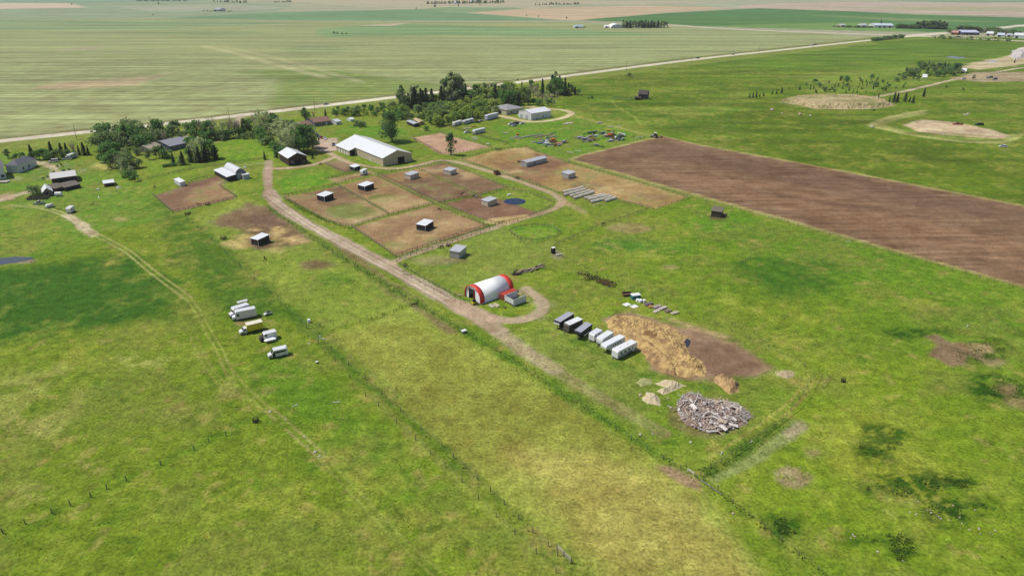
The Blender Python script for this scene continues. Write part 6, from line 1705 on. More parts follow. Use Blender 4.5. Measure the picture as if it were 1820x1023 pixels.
# ================================================================== heaps
def heap(name, label, cat, px, hmax, m, res=.35, rough=.5, crest=None, seed=0, edge=2.5, group=None, lump=1.0):
    """a heap of loose stuff: height grows inwards from its outline, broken by lumps and hollows"""
    pl = W(px)
    c0 = pl.mean(0)
    lo, hi = pl.min(0) - 1, pl.max(0) + 1
    nx = max(4, int((hi[0] - lo[0]) / res)); ny = max(4, int((hi[1] - lo[1]) / res))
    X, Y = np.meshgrid(np.linspace(lo[0], hi[0], nx + 1), np.linspace(lo[1], hi[1], ny + 1))
    pts = np.stack((X.ravel(), Y.ravel()), 1)
    o = seed * 13.7
    d = -sdist(pts, pl) + (fbm(pts[:, 0] / 2.2 + o, pts[:, 1] / 2.2, 3) - .5) * edge * .9
    z = hmax * sstep(0, edge, d) ** .8
    z = z * (.62 + .76 * fbm(pts[:, 0] / (2.6 * lump) + o, pts[:, 1] / (2.6 * lump) + o, 4)) + rough * (np.abs(fbm(pts[:, 0] / (1.1 * lump) + 3 + o, pts[:, 1] / (1.1 * lump), 3) - .5)) * sstep(0, edge * .6, d) * 1.6
    if crest:
        k = ldist(pts, W(crest))[0]
        z = z * (.55 + 1.0 * np.exp(-(k / (edge * 1.3)) ** 2))
    z = np.where(d < 0, -.05, z)
    i0 = (np.arange(ny)[:, None] * (nx + 1) + np.arange(nx)[None, :]).ravel()
    q = np.stack((i0, i0 + 1, i0 + nx + 2, i0 + nx + 1), 1)
    q = q[(d[q] > -.2).any(1)]
    used, inv = np.unique(q.ravel(), return_inverse=True)
    v = np.column_stack((pts[used] - c0, z[used]))
    me = bpy.data.meshes.new(name)
    me.from_pydata([tuple(p) for p in v], [], [tuple(f) for f in inv.reshape(-1, 4)])
    me.materials.append(m)
    ob = bpy.data.objects.new(name, me)
    COL.objects.link(ob)
    ob.location = (c0[0], c0[1], 0.02)
    tag(ob, label, cat, group)
    return ob
M_STRAW = mat('old_straw', S(196, 166, 108), .95, 0, .30, 1.1, bump=.9, hue=S(150, 120, 82))
M_STRAW2 = mat('straw_clods', S(190, 158, 108), .95, 0, .3, 1.0, bump=.9, hue=S(136, 108, 80))
M_SAND = mat('pale_sand', S(200, 184, 150), .95, 0, .16, .7, bump=.4)
M_MANURE = mat('dark_manure', S(150, 118, 84), .95, 0, .3, .9, bump=.9, hue=S(196, 164, 106))
heap('straw_heap', 'large golden heap of old straw bedding right of the trailers', 'heap', [(1070, 571), (1090, 562), (1125, 560), (1165, 571), (1195, 580), (1222, 596), (1219, 612), (1228, 628), (1250, 643), (1258, 662), (1256, 671), (1236, 669), (1222, 675), (1205, 668), (1180, 656), (1160, 650), (1146, 628), (1122, 610), (1092, 594)], .9, M_STRAW, .26, .7, [(1090, 572), (1150, 583), (1195, 612), (1235, 655)], 1, 3.0)
heap('manure_heap', 'brown manure heap on the near flank of the straw heap', 'heap', [(1126, 600), (1158, 611), (1184, 630), (1206, 656), (1200, 667), (1178, 660), (1157, 650), (1141, 628)], 1.25, M_MANURE, .3, .5, None, 2, 2.0)
heap('manure_heap', 'dark brown hollow heap in the middle of the straw heap', 'heap', [(1132, 590), (1150, 588), (1185, 596), (1190, 606), (1165, 610), (1140, 600)], 1.4, mat('brown_manure', S(132, 100, 64), .95, 0, .35, .8, bump=.9), .3, .7, None, 3, 2.6)
heap('straw_clod_heap', 'small lumpy straw heap above the scrap wood pile', 'heap', [(1266, 673), (1280, 664), (1298, 670), (1316, 684), (1312, 695), (1296, 700), (1284, 690)], 1.1, M_STRAW2, .25, .9, None, 4, 1.6, None, .6)
heap('sand_heap', 'pale round sand heap left of the scrap wood pile', 'heap', [(1138, 706), (1150, 698), (1168, 701), (1175, 710), (1170, 718), (1150, 717)], 1.0, M_SAND, .3, .5, None, 5, 2.2)
heap('sand_heap', 'long pale sand heap below the straw heap', 'heap', [(1163, 681), (1180, 675), (1205, 678), (1219, 685), (1205, 692), (1190, 697), (1178, 701), (1170, 694), (1180, 688)], .9, M_SAND, .3, .6, None, 6, 2.0)
heap('sand_heap', 'small grass-grown pale heap left of the long sand heap', 'heap', [(1130, 680), (1142, 671), (1160, 673), (1156, 682), (1140, 686)], .5, mat('weedy_sand', S(158, 158, 104), .95, 0, .25, .9), .35, .3, None, 7, 1.6)
heap('soil_heap', 'small pale soil heap at the bend of the grass track', 'heap', [(1380, 664), (1392, 657), (1410, 660), (1413, 668), (1400, 672)], .6, mat('pale_soil', S(176, 158, 124), .95, 0, .2, .8), .35, .3, None, 8, 1.8)
heap('soil_mound', 'large dug soil mound between two rows of young spruces', 'mound', [(1385, 182), (1402, 174.5), (1450, 171.5), (1520, 171.5), (1573, 179), (1590, 187), (1560, 192.5), (1500, 194.5), (1452, 193.5), (1420, 187)], 3.0, mat('mound_soil', S(180, 162, 122), .95, 0, .16, .12, hue=S(140, 134, 82)), 1.3, 1.4, None, 9, 9, None, 4)
heap('gravel_heap', 'pale gravel heaps at the excavated site on the right edge', 'heap', [(1795, 100), (1803, 90), (1830, 88), (1850, 96), (1830, 103), (1805, 106)], 5, mat('pale_gravel_heap', S(190, 182, 176), .95, 0, .2, .1), 2.5, 3, None, 10, 12, None, 5)

# ------------------------------------------------------------------ scrap wood
rs = random.Random(5)
SCR = [(1203, 716), (1222, 700), (1240, 702), (1256, 712), (1290, 714), (1318, 725), (1333, 738), (1327, 752), (1306, 762), (1275, 768), (1262, 770), (1236, 762), (1212, 748), (1206, 735)]
M_SCR = [mat('scrap_wood_%s' % n, c, .9, 0, .3, 1.6) for n, c in (('grey', (.37, .32, .29)), ('pale', (.49, .43, .39)), ('brown', (.25, .18, .145)), ('tan', (.42, .33, .25)), ('white', (.62, .57, .53)))]
heap('scrap_mound', 'broken mound of wood debris under the scrap boards', 'debris', SCR, .8, mat('wood_debris', S(164, 142, 126), .95, 0, .4, 1.1, bump=1.0, hue=S(116, 92, 80)), .25, 1.0, None, 12, 2.2, None, .6)['kind'] = 'stuff'
spl = W(SCR)
def pile_z(x, y):
    d = -float(sdist(np.array([[x, y]]), spl)[0])
    return max(0, min(1, d / 2.2)) * .7
deb = MB()
for q in inpoly(SCR, rs, 700):
    p = P(*q)
    L_ = rs.uniform(.6, 2.0)
    deb.box((p.x, p.y, pile_z(p.x, p.y) + rs.uniform(.05, .55)), (L_, rs.uniform(.08, .22), rs.uniform(.05, .12)), rs.uniform(0, 3.14), rs.gauss(0, .28), rs.gauss(0, .3))
tag(part('small_scrap_wood', deb, M_SCR[0]), 'litter of short broken sticks over the scrap wood pile', 'debris', kind='stuff')
wp = {}
shade = ['weathered grey', 'pale bleached', 'dark brown', 'tan', 'white painted']
sizes = ['long', 'short', 'wide']
for q in inpoly(SCR, rs, 190, 1.5):
    p = P(*q)
    k = rs.choice((0, 1, 1, 1, 3, 2, 4, 4))
    z = rs.randrange(3)
    key = (k, z)
    if key not in wp:
        L_, w_ = ((2.9, .17), (1.7, .17), (1.5, .55))[z]
        wp[key] = MB().box((0, 0, 0), (L_, w_, .07 if z < 2 else .09)).mesh('scrap_board', M_SCR[k])
    o = part('scrap_board', wp[key], None)
    o.location = (p.x, p.y, pile_z(p.x, p.y) + rs.uniform(.25, .85))
    o.rotation_euler = (rs.gauss(0, .22), rs.gauss(0, .22), rs.uniform(0, 3.14))
    tag(o, '%s %s board lying in the scrap wood pile' % (sizes[z], shade[k]), 'board', 'boards of the scrap wood pile')
for q in inpoly(SCR, rs, 16, 8):
    p = P(*q)
    k = rs.choice((1, 4, 0, 3))
    big = rs.random() < .5
    o = part('scrap_board', MB().box((0, 0, 0), (2.3, 1.2, .06) if big else (4.6, .22, .16)), M_SCR[k])
    o.location = (p.x, p.y, pile_z(p.x, p.y) + rs.uniform(.5, .9))
    o.rotation_euler = (rs.gauss(0, .25), rs.gauss(0, .2), rs.uniform(0, 3.14))
    tag(o, '%s %s lying on top of the scrap wood pile' % (shade[k], 'flat panel' if big else 'heavy beam'), 'panel' if big else 'beam', 'large pieces on the scrap wood pile')
t = thing('wooden_pallet', 'white wooden pallet leaning on the near side of the scrap pile', 'pallet', P(1263, 766), R(8))
pm_ = MB()
for k in range(5): pm_.box((0, -1.3 + k * .65, .9 - .2 * k + .02), (2.6, .22, .06))
part('slats', pm_, M_SCR[4], t)
part('stringer', MB().beam((-1.2, -1.5, .85), (-1.2, 1.4, .05), .12, .12), M_SCR[4], t)
part('stringer', MB().beam((1.2, -1.5, .85), (1.2, 1.4, .05), .12, .12), M_SCR[4], t)

# ------------------------------------------------------------------ covered bale rows
M_BALE = mat('weathered_bale_wrap', S(206, 198, 182), .8, 0, .14, .7, bump=.3)
M_BALE2 = mat('bale_straw_end', S(150, 128, 88), .9, 0, .25, 1.2)
rows = [((1000, 343.5), (1036, 335.2), 'first'), ((1001.5, 348.5), (1041, 338), 'second'), ((1013, 350.5), (1049, 340.8), 'third'), ((1019, 354), (1055, 343.2), 'fourth'),
        ((1038, 354.5), (1074, 347.3), 'fifth'), ((1044.5, 356.8), (1082, 348.8), 'sixth'), ((1049.5, 361.2), (1087, 351.5), 'seventh'), ((1075, 359.3), (1094.5, 353), 'eighth')]
for a_, b_, nm in rows:
    p, q = P(*a_), P(*b_)
    d = q - p
    n = max(2, round(d.length / 1.5))
    u = d.normalized()
    t = thing('bale_row', 'long pale wrapped bale row, %s of eight beside the loop lane' % nm, 'bales', p + d / 2, math.atan2(d.y, d.x), 'wrapped bale rows on the grass')
    prof = [(-.72, 0), (-.86, .45), (-.78, .95), (-.45, 1.3), (0, 1.42), (.45, 1.3), (.78, .95), (.86, .45), (.72, 0)]
    for k in range(n):
        x0 = -d.length / 2 + d.length * k / n
        x1 = x0 + d.length / n - .05
        s_ = random.Random(k * 31 + n).uniform(.95, 1.05)
        part('bale', MB().prismx([(y * s_, z * s_) for y, z in prof], x0, x1), M_BALE, t)
    part('straw_end', MB().prismx([(y * .9, .05 + z * .9) for y, z in prof], -d.length / 2 - .06, -d.length / 2 - .01), M_BALE2, t)
solo('loose_plank', 'pale loose plank in front of the seventh bale row', 'plank', MB().box((0, 0, .12), (4, .5, .24)), M_WOODL, P(1060, 363.5), R(38))
solo('loose_plank', 'short pale plank below the eighth bale row', 'plank', MB().box((0, 0, .1), (3, .4, .2)), M_WOODL, P(1071, 362.5), R(10))

# ------------------------------------------------------------------ clutter by the storage corner
def log(name, label, a_, b_, r, m, group=None, z=None):
    p, q = P(*a_), P(*b_)
    return solo(name, label, 'log', MB().cyl((0, 0, z or r), (q - p) + Vector((0, 0, z or r)), r, r * .8, 8), m, p, 0, group)
M_LOG = mat('bleached_log', (.34, .27, .20), .9, 0, .3, 1, bump=.4)
M_LOGD = mat('dark_log', (.07, .045, .035), .9, 0, .3, 1, bump=.4)
rl = random.Random(3)
for k in range(34):
    f = k / 33
    x, y = 913 + 52 * f + rl.uniform(-2, 2), 487.5 - 12.5 * f + rl.uniform(-2.2, 2.2)
    a2 = rl.uniform(-.5, .5) + R(38)
    L_ = rl.uniform(1.4, 4.2)
    m = M_LOG if rl.random() < .62 else M_LOGD
    p = P(x, y)
    r_ = rl.uniform(.16, .36)
    o = solo('firewood_log', '%s %s log in the brushy log row behind the red-banded building' % ('bleached' if m is M_LOG else 'dark', 'long' if L_ > 2 else 'short'), 'log',
             MB().cyl((-L_ / 2, 0, 0), (L_ / 2, 0, rl.uniform(-.2, .3)), r_, r_ * .7, 7), m, (p.x, p.y, r_ + rl.uniform(0, .5)), a2, 'logs of the brushy log row')
M_IMP = mat('dark_implement_steel', (.045, .035, .032), .7, .2, .3, 1.5)
for px, L_, wd, rz, lb in (((1037, 488), 2.4, 1.6, -20, 'small dark implement first in the rusty machinery line'), ((1054, 493), 2.4, 1.4, -30, 'small dark implement second in the rusty machinery line'), ((1046, 497), 1.8, 1.2, 10, 'dark implement just below the machinery line'), ((1063, 497.5), 2.6, 1.3, -15, 'flat dark implement in the middle of the machinery line')):
    implement('farm_implement', lb, px, L_ * 1.5, wd * 1.5, rz, M_IMP, 4, False, 'implements in the rusty machinery line', .8)
for px, lb in (((1072, 502), 'brown spoked harrow near the end of the machinery line'), ((1082, 505.5), 'rusty harrow last in the machinery line')):
    implement('farm_implement', lb, px, 4.6, 3.4, -25, M_RUST, 6, True, 'implements in the rusty machinery line', .7)
def bin_(name, label, C, L, Rr, hpx, m, im=None, cat='bin'):
    ctr, rz, a, b, s = frame(C, L, Rr)
    h = hgt(*C, hpx)
    t = thing(name, label, cat, ctr, rz)
    wl = MB()
    for y in (-b / 2 + .05, b / 2 - .05): wl.box((0, y, h / 2 + .05), (a, .1, h - .1))
    for x in (-a / 2 + .05, a / 2 - .05): wl.box((x, 0, h / 2 + .05), (.1, b - .2, h - .1))
    part('panel', wl, m, t)
    part('floor', MB().box((0, 0, .12), (a - .2, b - .2, .12)), im or M_RUST, t)
    part('rim', MB().box((0, -b / 2, h), (a, .16, .1)).box((0, b / 2, h), (a, .16, .1)).box((-a / 2, 0, h), (.16, b - .2, .1)).box((a / 2, 0, h), (.16, b - .2, .1)), m, t)
    return t
bin_('scrap_bin', 'dark brown open scrap bin beside the teal tank', (1108, 527.5), (1105, 522.5), (1121, 522.5), 4, M_RUST, mat('bin_scrap', (.16, .13, .12), .9, 0, .4, 2))
ctr, rz, a, b, s = frame((1124, 533), (1120, 529), (1134, 527))
t = thing('fuel_tank', 'teal steel tank box with white top in the clutter row', 'tank', ctr, rz)
hh = hgt(1124, 533, 7)
part('body', MB().box((0, 0, hh / 2), (a, b, hh)), M_TEAL, t)
part('lid', MB().box((0, 0, hh + .06), (a + .15, b + .15, .12)), M_WHITE, t)
part('rib', MB().box((-a / 2 - .04, 0, hh * .5), (.08, b - .2, .12)), M_TEAL, t)
t = thing('tote_tank', 'white plastic tote tanks piled right of the teal tank', 'tank', P(1138, 537), R(35))
part('vessel', MB().box((0, 0, .6), (1.2, 1.1, 1.0)).box((1.1, -.6, .5), (1.0, .9, .9)).box((-.3, 1.1, .5), (1.0, .8, .85)), M_TARP, t)
part('cage', MB().box((0, -.57, .6), (1.3, .04, .1)).box((0, .57, .6), (1.3, .04, .1)).box((-.63, 0, .6), (.04, 1.1, .1)).box((.63, 0, .6), (.04, 1.1, .1)), M_STEEL, t)
for c_, l_, r_, lb in (((1112.5, 545), (1105, 541), (1119.5, 540), 'left white flat panel lying on the grass below the bins'), ((1126, 548.5), (1118.5, 544.5), (1133, 543.5), 'right white flat panel lying on the grass below the bins')):
    ctr, rz, a, b, s = frame(c_, l_, r_)
    solo('flat_panel', lb, 'panel', MB().box((0, 0, .12), (a * .95, b * .95, .08)).box((-a * .3, 0, .04), (.1, b * .9, .08)).box((a * .3, 0, .04), (.1, b * .9, .08)), M_WHITE, ctr, rz)
rk = random.Random(9)
def stack(label, px, rz, n, L_, m, group=None, w_=1.4, name='plank_stack', th=.14):
    t = thing(name, label, 'lumber', P(*px), R(rz), group)
    for k in range(n):
        pl = MB()
        for j in range(4):
            pl.box((rk.uniform(-.15, .15), -w_ / 2 + w_ * (j + .5) / 4, .1 + th / 2 + k * (th + .03)), (L_ * rk.uniform(.85, 1.05), w_ / 4 - .05, th))
        part('plank_layer', pl, m, t)
    part('bearer', MB().box((-L_ * .3, 0, .05), (.12, w_, .1)).box((L_ * .3, 0, .05), (.12, w_, .1)), M_WOODG, t)
    return t
stack('purple-grey plank stack with orange planks at the clutter row', (1153, 541), 30, 3, 3.2, mat('purple_grey_boards', (.17, .15, .17), .85, 0, .25, 1.5))
stack('low orange-tan plank stack below the purple-grey stack', (1156, 545.5), 40, 2, 2.2, mat('orange_tan_boards', (.36, .21, .07), .85, 0, .2, 1.5))
stack('grey plank stack in the middle of the clutter row', (1168, 546.5), 32, 4, 3.4, M_SCR[0])
stack('pale plank stack right of the middle grey stack', (1178, 548.5), 36, 3, 3.4, M_SCR[1])
stack('dark stack of posts near the right end of the clutter row', (1187, 553.5), 30, 3, 2.4, M_SCR[2])
stack('cream plank stack at the right end of the clutter row', (1199, 556.5), 30, 2, 3.2, mat('cream_boards', (.46, .40, .29), .85, 0, .2, 1.5))
stack('low grey plank layer in front of the middle clutter stacks', (1168, 552), 45, 1, 4.5, M_SCR[1])
# by the fabric building
stack('pale plywood stack on the grass beside the arched building', (882, 543), -45 + 90 - 100, 2, 3.0, mat('plywood', (.50, .42, .29), .8, 0, .15, 1))
stack('smaller pale plywood stack left of the plywood stack', (873.5, 544), -55, 1, 2.6, mat('plywood_grey', (.44, .40, .32), .8, 0, .15, 1))
solo('scrap_part', 'small dark scrap part right of the plywood stacks', 'scrap', MB().cyl((0, 0, 0), (0, 0, .5), .35, .3, 9).beam((-.8, 0, .2), (.9, .3, .5), .1, .1), M_RUST, P(898, 547.5))
solo('timber_baulk', 'pale timber lying left of the red arch front', 'timber', MB().box((0, 0, .2), (2.4, .3, .3)).box((.2, .5, .15), (2.0, .25, .25)), M_WOODL, P(818, 525.5), R(20))

# ------------------------------------------------------------------ machinery yard
g = 'pole rows in the machinery yard'
for k, (a_, b_, m, lb) in enumerate((((921, 246.5), (947, 241.5), M_SCR[1], 'pale pole bundle at the upper left of the machinery yard'), ((935, 243.5), (966, 239.5), M_SCR[0], 'grey pole bundle behind the upper left pale one'), ((946, 246), (984, 239), M_SCR[3], 'tan pole bundle in the upper middle of the yard'), ((969, 246.5), (991, 241.5), M_SCR[1], 'short pale pole bundle right of the tan bundle'), ((906, 247), (924, 244.5), M_SCR[1], 'lone thin pole row at the left of the yard'), ((955, 252), (980, 249), M_SCR[4], 'white pipe row above the blue-grey sheets'), ((944, 254.5), (953, 252.5), M_SCR[4], 'short white pipe row left of the blue-grey sheets'))):
    p, q = P(*a_), P(*b_)
    L_ = (q - p).length
    t = thing('pole_bundle', lb, 'poles', p.lerp(q, .5), ang(p, q), g)
    for j in range(6):
        y = -.7 + .28 * j
        part('pole', MB().cyl((-L_ / 2 * rk.uniform(.6, 1), y, .3 + .25 * (j % 2)), (L_ / 2 * rk.uniform(.6, 1), y + rk.uniform(-.3, .3), .3 + .25 * (j % 2)), .15, .12, 6), m, t)
    part('bearer', MB().box((-L_ * .3, 0, .08), (.2, 1.8, .16)).box((L_ * .3, 0, .08), (.2, 1.8, .16)), M_WOODG, t)
M_BLUES = mat('blue_grey_sheet', (.10, .15, .19), .5, .2, .15, .6)
t = stack('blue-grey sheet stack left of the orange machinery', (964, 254.5), 30, 2, 9, M_BLUES, None, 3.0, 'sheet_stack', .2)
g = 'machines standing in the machinery yard'
GREYM = mat('grey_machine', (.30, .29, .33), .6, .2, .2, 1.2)
MACH = [((983, 252.5), 4.5, 3.5, 20, M_ORANGE, 'tall orange machine in the middle of the yard', 1.6), ((991, 257.5), 4.0, 3.0, 30, mat('salmon_paint', (.48, .20, .11), .6, 0, .2), 'salmon red machine below the tall orange machine', .9), ((972, 258), 5.0, 2.6, 20, M_WHITE, 'white-decked machine left of the salmon red machine', 1.2), ((1000, 254.5), 5.5, 2.2, 30, GREYM, 'grey machine right of the tall orange machine', .9), ((1006, 254), 4.0, 1.6, 30, mat('salmon_paint', (.48, .20, .11)), 'narrow salmon implement at the right of the orange machines', .7),
        ((1030, 246), 6.0, 4.0, 30, GREYM, 'lavender-grey harrow at the left of the right machine group', .8), ((1040, 248), 6.0, 4.0, 25, GREYM, 'grey cultivator beside the lavender-grey harrow', .9), ((1047, 251), 5.0, 2.6, 40, mat('pale_machine', (.45, .44, .46), .6, 0, .2), 'pale machine in front of the grey cultivator', .7), ((1052, 238), 14.0, 1.6, 32, mat('dark_green_steel', (.06, .09, .08), .6, .2, .2), 'long dark grain auger behind the grey cultivator', 1.1), ((1071, 239), 4.0, 2.4, 20, M_BLUE, 'blue implement left of the rust-orange machine', 1.1),
        ((1076, 243), 4.2, 3.0, 25, M_CAR['cream'], 'cream seeder in front of the blue implement', 1.0), ((1083, 243), 4.4, 3.0, 25, M_ORANGE, 'rust-orange machine in the right machine group', 1.2), ((1081, 233), 3.6, 2.0, 20, M_YEL, 'yellow implement at the back of the right machine group', .8), ((1088, 234), 3.0, 1.8, 20, mat('olive_yellow', (.38, .36, .10), .6), 'small yellow-green implement beside the yellow one', .7), ((1085, 251.5), 4.0, 2.2, 20, mat('pale_machine', (.45, .44, .46)), 'pale implement at the near side of the right group', .8),
        ((1102, 244), 6.0, 3.0, 35, mat('dark_green_steel', (.06, .09, .08)), 'dark green drill in the right machine group', 1.0), ((1102, 249.5), 6.5, 1.6, 32, mat('pale_machine', (.45, .44, .46)), 'pale long implement below the dark green drill', .6), ((1124, 244), 5.0, 1.0, 10, M_YEL, 'slim yellow implement near the pale tractor', .7), ((1136, 245.5), 5.0, 1.0, 25, M_WHITE, 'slim white implement beside the slim yellow one', .6), ((1059, 259), 5.0, 1.8, -20, GREYM, 'grey implement at the near edge by the ploughed field', .8), ((1068, 261.5), 5.0, 1.6, -25, mat('dark_green_steel', (.06, .09, .08)), 'dark implement at the near edge by the ploughed field', .7), ((1112, 221), 2.0, 1.2, 0, M_RUST, '', .5)]
for px, L_, wd, rz, m, lb, h in MACH[:-1]:
    t = implement('farm_machine', lb, px, L_, wd, rz, m, 4, True, g, h * .7)
    if h > .75:
        part('hopper', MB().add([(-L_ * .35, -wd * .4, h * 1.5), (L_ * .35, -wd * .4, h * 1.5), (L_ * .35, wd * .4, h * 1.5), (-L_ * .35, wd * .4, h * 1.5), (-L_ * .25, -wd * .15, h * .75), (L_ * .25, -wd * .15, h * .75), (L_ * .25, wd * .15, h * .75), (-L_ * .25, wd * .15, h * .75)],
             [(0, 1, 2, 3), (7, 6, 5, 4), (0, 4, 5, 1), (1, 5, 6, 2), (2, 6, 7, 3), (3, 7, 4, 0)]), m, t)
stack('grey-brown pallet stack beside the grass track of the yard', (1066, 219), 20, 4, 4.2, M_SCR[0], None, 2.6, 'pallet_stack')
stack('pale rubble-like lumber stack below the driveway bend', (1012, 219.5), 20, 2, 6, M_SCR[1], None, 3)
stack('pale lumber stack left of the rubble-like stack', (1004, 221.5), 20, 2, 4, M_SCR[3], None, 2.4)
stack('grey lumber stack at the back of the yard weeds', (1085, 226), 20, 2, 5, M_SCR[0], None, 2)
stack('pale boards lying in the weeds at the back of the yard', (1101, 225), 10, 1, 4, M_SCR[1], None, 1.5)
stack('faint pale boards nearest the ploughed field tip', (1027, 268.5), -20, 1, 4.5, M_SCR[1], None, 1.2)
stack('faint pale boards left of the ploughed field tip', (1013, 271), -20, 1, 4.5, M_SCR[1], None, 1.2)
stack('grey lumber in the grass left of the pole bundles', (899, 237), 20, 2, 4, M_SCR[0], None, 2)
stack('cream flat deck of lumber behind the fifth-wheel trailer', (831.5, 228.5), 32, 2, 8, M_WOODL, None, 2)
stack('orange-red lumber behind the cream lumber deck', (842, 225.3), 20, 3, 3.5, M_ORANGE, None, 1.6)
stack('grey boards at the riding ring corner', (842, 245.5), 20, 2, 3, M_SCR[0], None, 2)
ry = random.Random(77)
YC = [('rust brown', M_RUST), ('grey', M_SCR[0]), ('white', M_WHITE), ('blue', M_BLUE), ('dark', M_IMP), ('orange', M_ORANGE), ('lavender', GREYM), ('green', M_GREEN)]
for zone, area, n in (('left machine group', [(1032, 243), (1060, 240), (1064, 250), (1040, 254)], 22), ('right machine group', [(1074, 236), (1110, 238), (1112, 251), (1078, 253)], 34), ('orange machine group', [(962, 250), (1006, 249), (1008, 259), (966, 261)], 20), ('yard between the pole bundles', [(915, 240), (990, 236), (990, 250), (920, 252)], 12)):
    for q in inpoly(area, ry, n, 2.0):
        nm, m = ry.choice(YC)
        k = ry.randrange(3)
        L_ = ry.uniform(1.4, 3.2)
        if k == 0:
            mb = MB().box((0, 0, .5), (L_, 1.1, .9)).box((0, 0, 1.0), (L_ + .1, 1.2, .08))
            o = solo('scrap_crate', '%s crate among the junk of the %s' % (nm, zone), 'crate', mb, m, P(*q), ry.uniform(0, 3), 'small junk in the machinery yard')
        elif k == 1:
            mb = MB()
            for j in range(3): mb.box((0, -.4 + .4 * j, .15 + .1 * (j % 2)), (L_ * 1.8, .16, .16), ry.uniform(-.1, .1))
            o = solo('scrap_timber', '%s beams among the junk of the %s' % (nm, zone), 'beams', mb, m, P(*q), ry.uniform(.2, 1.0), 'small junk in the machinery yard')
        else:
            mb = MB().cyl((-L_ / 2, 0, .5), (L_ / 2, 0, .5), .5, None, 10).box((0, 0, .1), (L_ * .7, .8, .2))
            o = solo('scrap_tank', '%s tank among the junk of the %s' % (nm, zone), 'tank', mb, m, P(*q), ry.uniform(0, 3), 'small junk in the machinery yard')
t = thing('play_frame', 'white pipe frame beside the riding ring far edge', 'frame', P(845, 249), .3)
part('frame', MB().beam((-1.2, -1, 0), (-1.2, -1, 2.4), .16, .16).beam((1.2, -1, 0), (1.2, -1, 2.4), .16, .16).beam((-1.2, -1, 2.4), (1.2, -1, 2.4), .16, .16).beam((-1.2, 1, 0), (-1.2, 1, 2.0), .16, .16).beam((-1.2, 1, 2.0), (-1.2, -1, 2.4), .16, .16), M_WHITE, t)
part('seat', MB().box((0, -.4, .9), (1.6, .8, .12)), M_WHITE, t)
solo('water_trough', 'small white trough at the right corner of the riding ring', 'trough', MB().box((0, 0, .3), (2.2, 1.0, .6)).box((0, 0, .62), (2.3, 1.1, .08)), M_WHITE, P(867, 257), .4)
solo('water_trough', 'white trough on the grass left of the blue pond', 'trough', MB().box((0, 0, .3), (1.8, 1.0, .6)).box((0, 0, .62), (1.9, 1.1, .08)), M_WHITE, P(904.5, 347), .4)
bin_('hay_feeder', 'rusty hay feeder between the loop lane and tan pasture', (881, 312), (877, 308.5), (887, 309), 5, M_RUST, M_STRAWC, 'feeder')
# feeders and small boxes in the fields
def feeder(label, px, r=1.2, m=None):
    t = thing('ring_feeder', label, 'feeder', P(*px))
    mm = m or M_RUST
    rg = MB()
    n = 12
    for z in (.15, .7, 1.15):
        for k in range(n):
            a0, a1 = 6.283 * k / n, 6.283 * (k + 1) / n
            rg.beam((r * math.cos(a0), r * math.sin(a0), z), (r * math.cos(a1), r * math.sin(a1), z), .07, .09)
    part('ring', rg, mm, t)
    ba = MB()
    for k in range(n): ba.box((r * math.cos(6.283 * k / n), r * math.sin(6.283 * k / n), .6), (.07, .07, 1.2))
    part('bar', ba, mm, t)
    part('hay', MB().cyl((0, 0, .02), (0, 0, .55), r * .6, r * .4, 12), mat('old_hay', (.09, .07, .045), .95, 0, .3, 3), t)
M_FD = mat('black_steel_feeder', (.02, .018, .018), .7, .2, .2, 2)
feeder('black ring feeder at the left edge of the straw covered field', (397.5, 424.5), 1.3, M_FD)
feeder('black ring feeder at the corner between the left paddocks', (334, 381), 1.4, M_FD)
feeder('black ring feeder beside the horse in the quonset paddock', (369.5, 364.5), 1.2, M_FD)
feeder('rusty feeder behind the grey metal shelter', (797.5, 437), 1.1, M_FD)
feeder('dark ring feeder in the lower left pasture by the track', (455, 749), .75, M_FD)
feeder('dark stump-like feeder near the grey log fence corner', (1498.5, 678), .6, M_FD)
feeder('dark feeder on the grass by the lane corner fence', (720, 473), .8, M_FD)
feeder('dark feeder beside the field barn end wall', (922.5, 288.5), 1.2, M_FD)
def hive(name, label, px, m, s=(1.2, 1.0, 1.1)):
    t = thing(name, label, 'box', P(*px), .6)
    part('body', MB().box((0, 0, s[2] / 2 + .12), s), m, t)
    part('lid', MB().box((0, 0, s[2] + .16), (s[0] + .15, s[1] + .15, .08)), M_WHITE, t)
    part('leg', MB().box((-s[0] * .4, -s[1] * .4, .06), (.12, .12, .12)).box((s[0] * .4, -s[1] * .4, .06), (.12, .12, .12)).box((-s[0] * .4, s[1] * .4, .06), (.12, .12, .12)).box((s[0] * .4, s[1] * .4, .06), (.12, .12, .12)), M_BLACK, t)
hive('stock_box', 'small grey box with white top alone beside the lane verge', (824.5, 591), mat('grey_box', (.2, .19, .18), .7), (1.5, 1.1, .75))
hive('stock_box', 'tall black upright box at the trampled corner gate', (983, 450), M_FD, (1.5, 1.2, 2.4))
hive('feed_tank', 'small white tank box standing right of the parked trucks', (549.5, 573), M_WHITE, (.8, .8, 1.0))
hive('stock_box', 'tiny dark box in the grass behind the shuttle bus', (563.5, 645), M_FD, (.6, .5, .35))
solo('flat_panel', 'pale flat panel propped behind the white step vans', 'panel', MB().box((0, 0, .7), (3.6, .9, .08), 0, 0, .5).box((-.3, .2, .3), (.15, .15, .6)), M_WHITE, P(431, 538), R(38))
t = thing('utility_trailer', 'small white and dark utility trailer right of the step vans', 'trailer', P(476, 559), R(38))
part('bed', MB().box((0, 0, .55), (2.6, 1.4, .1)).box((.2, -.7, .75), (2.2, .06, .4)).box((.2, .7, .75), (2.2, .06, .4)), M_WHITE, t)
part('load', MB().box((.4, 0, .85), (1.2, 1.1, .5)), M_BLACK, t)
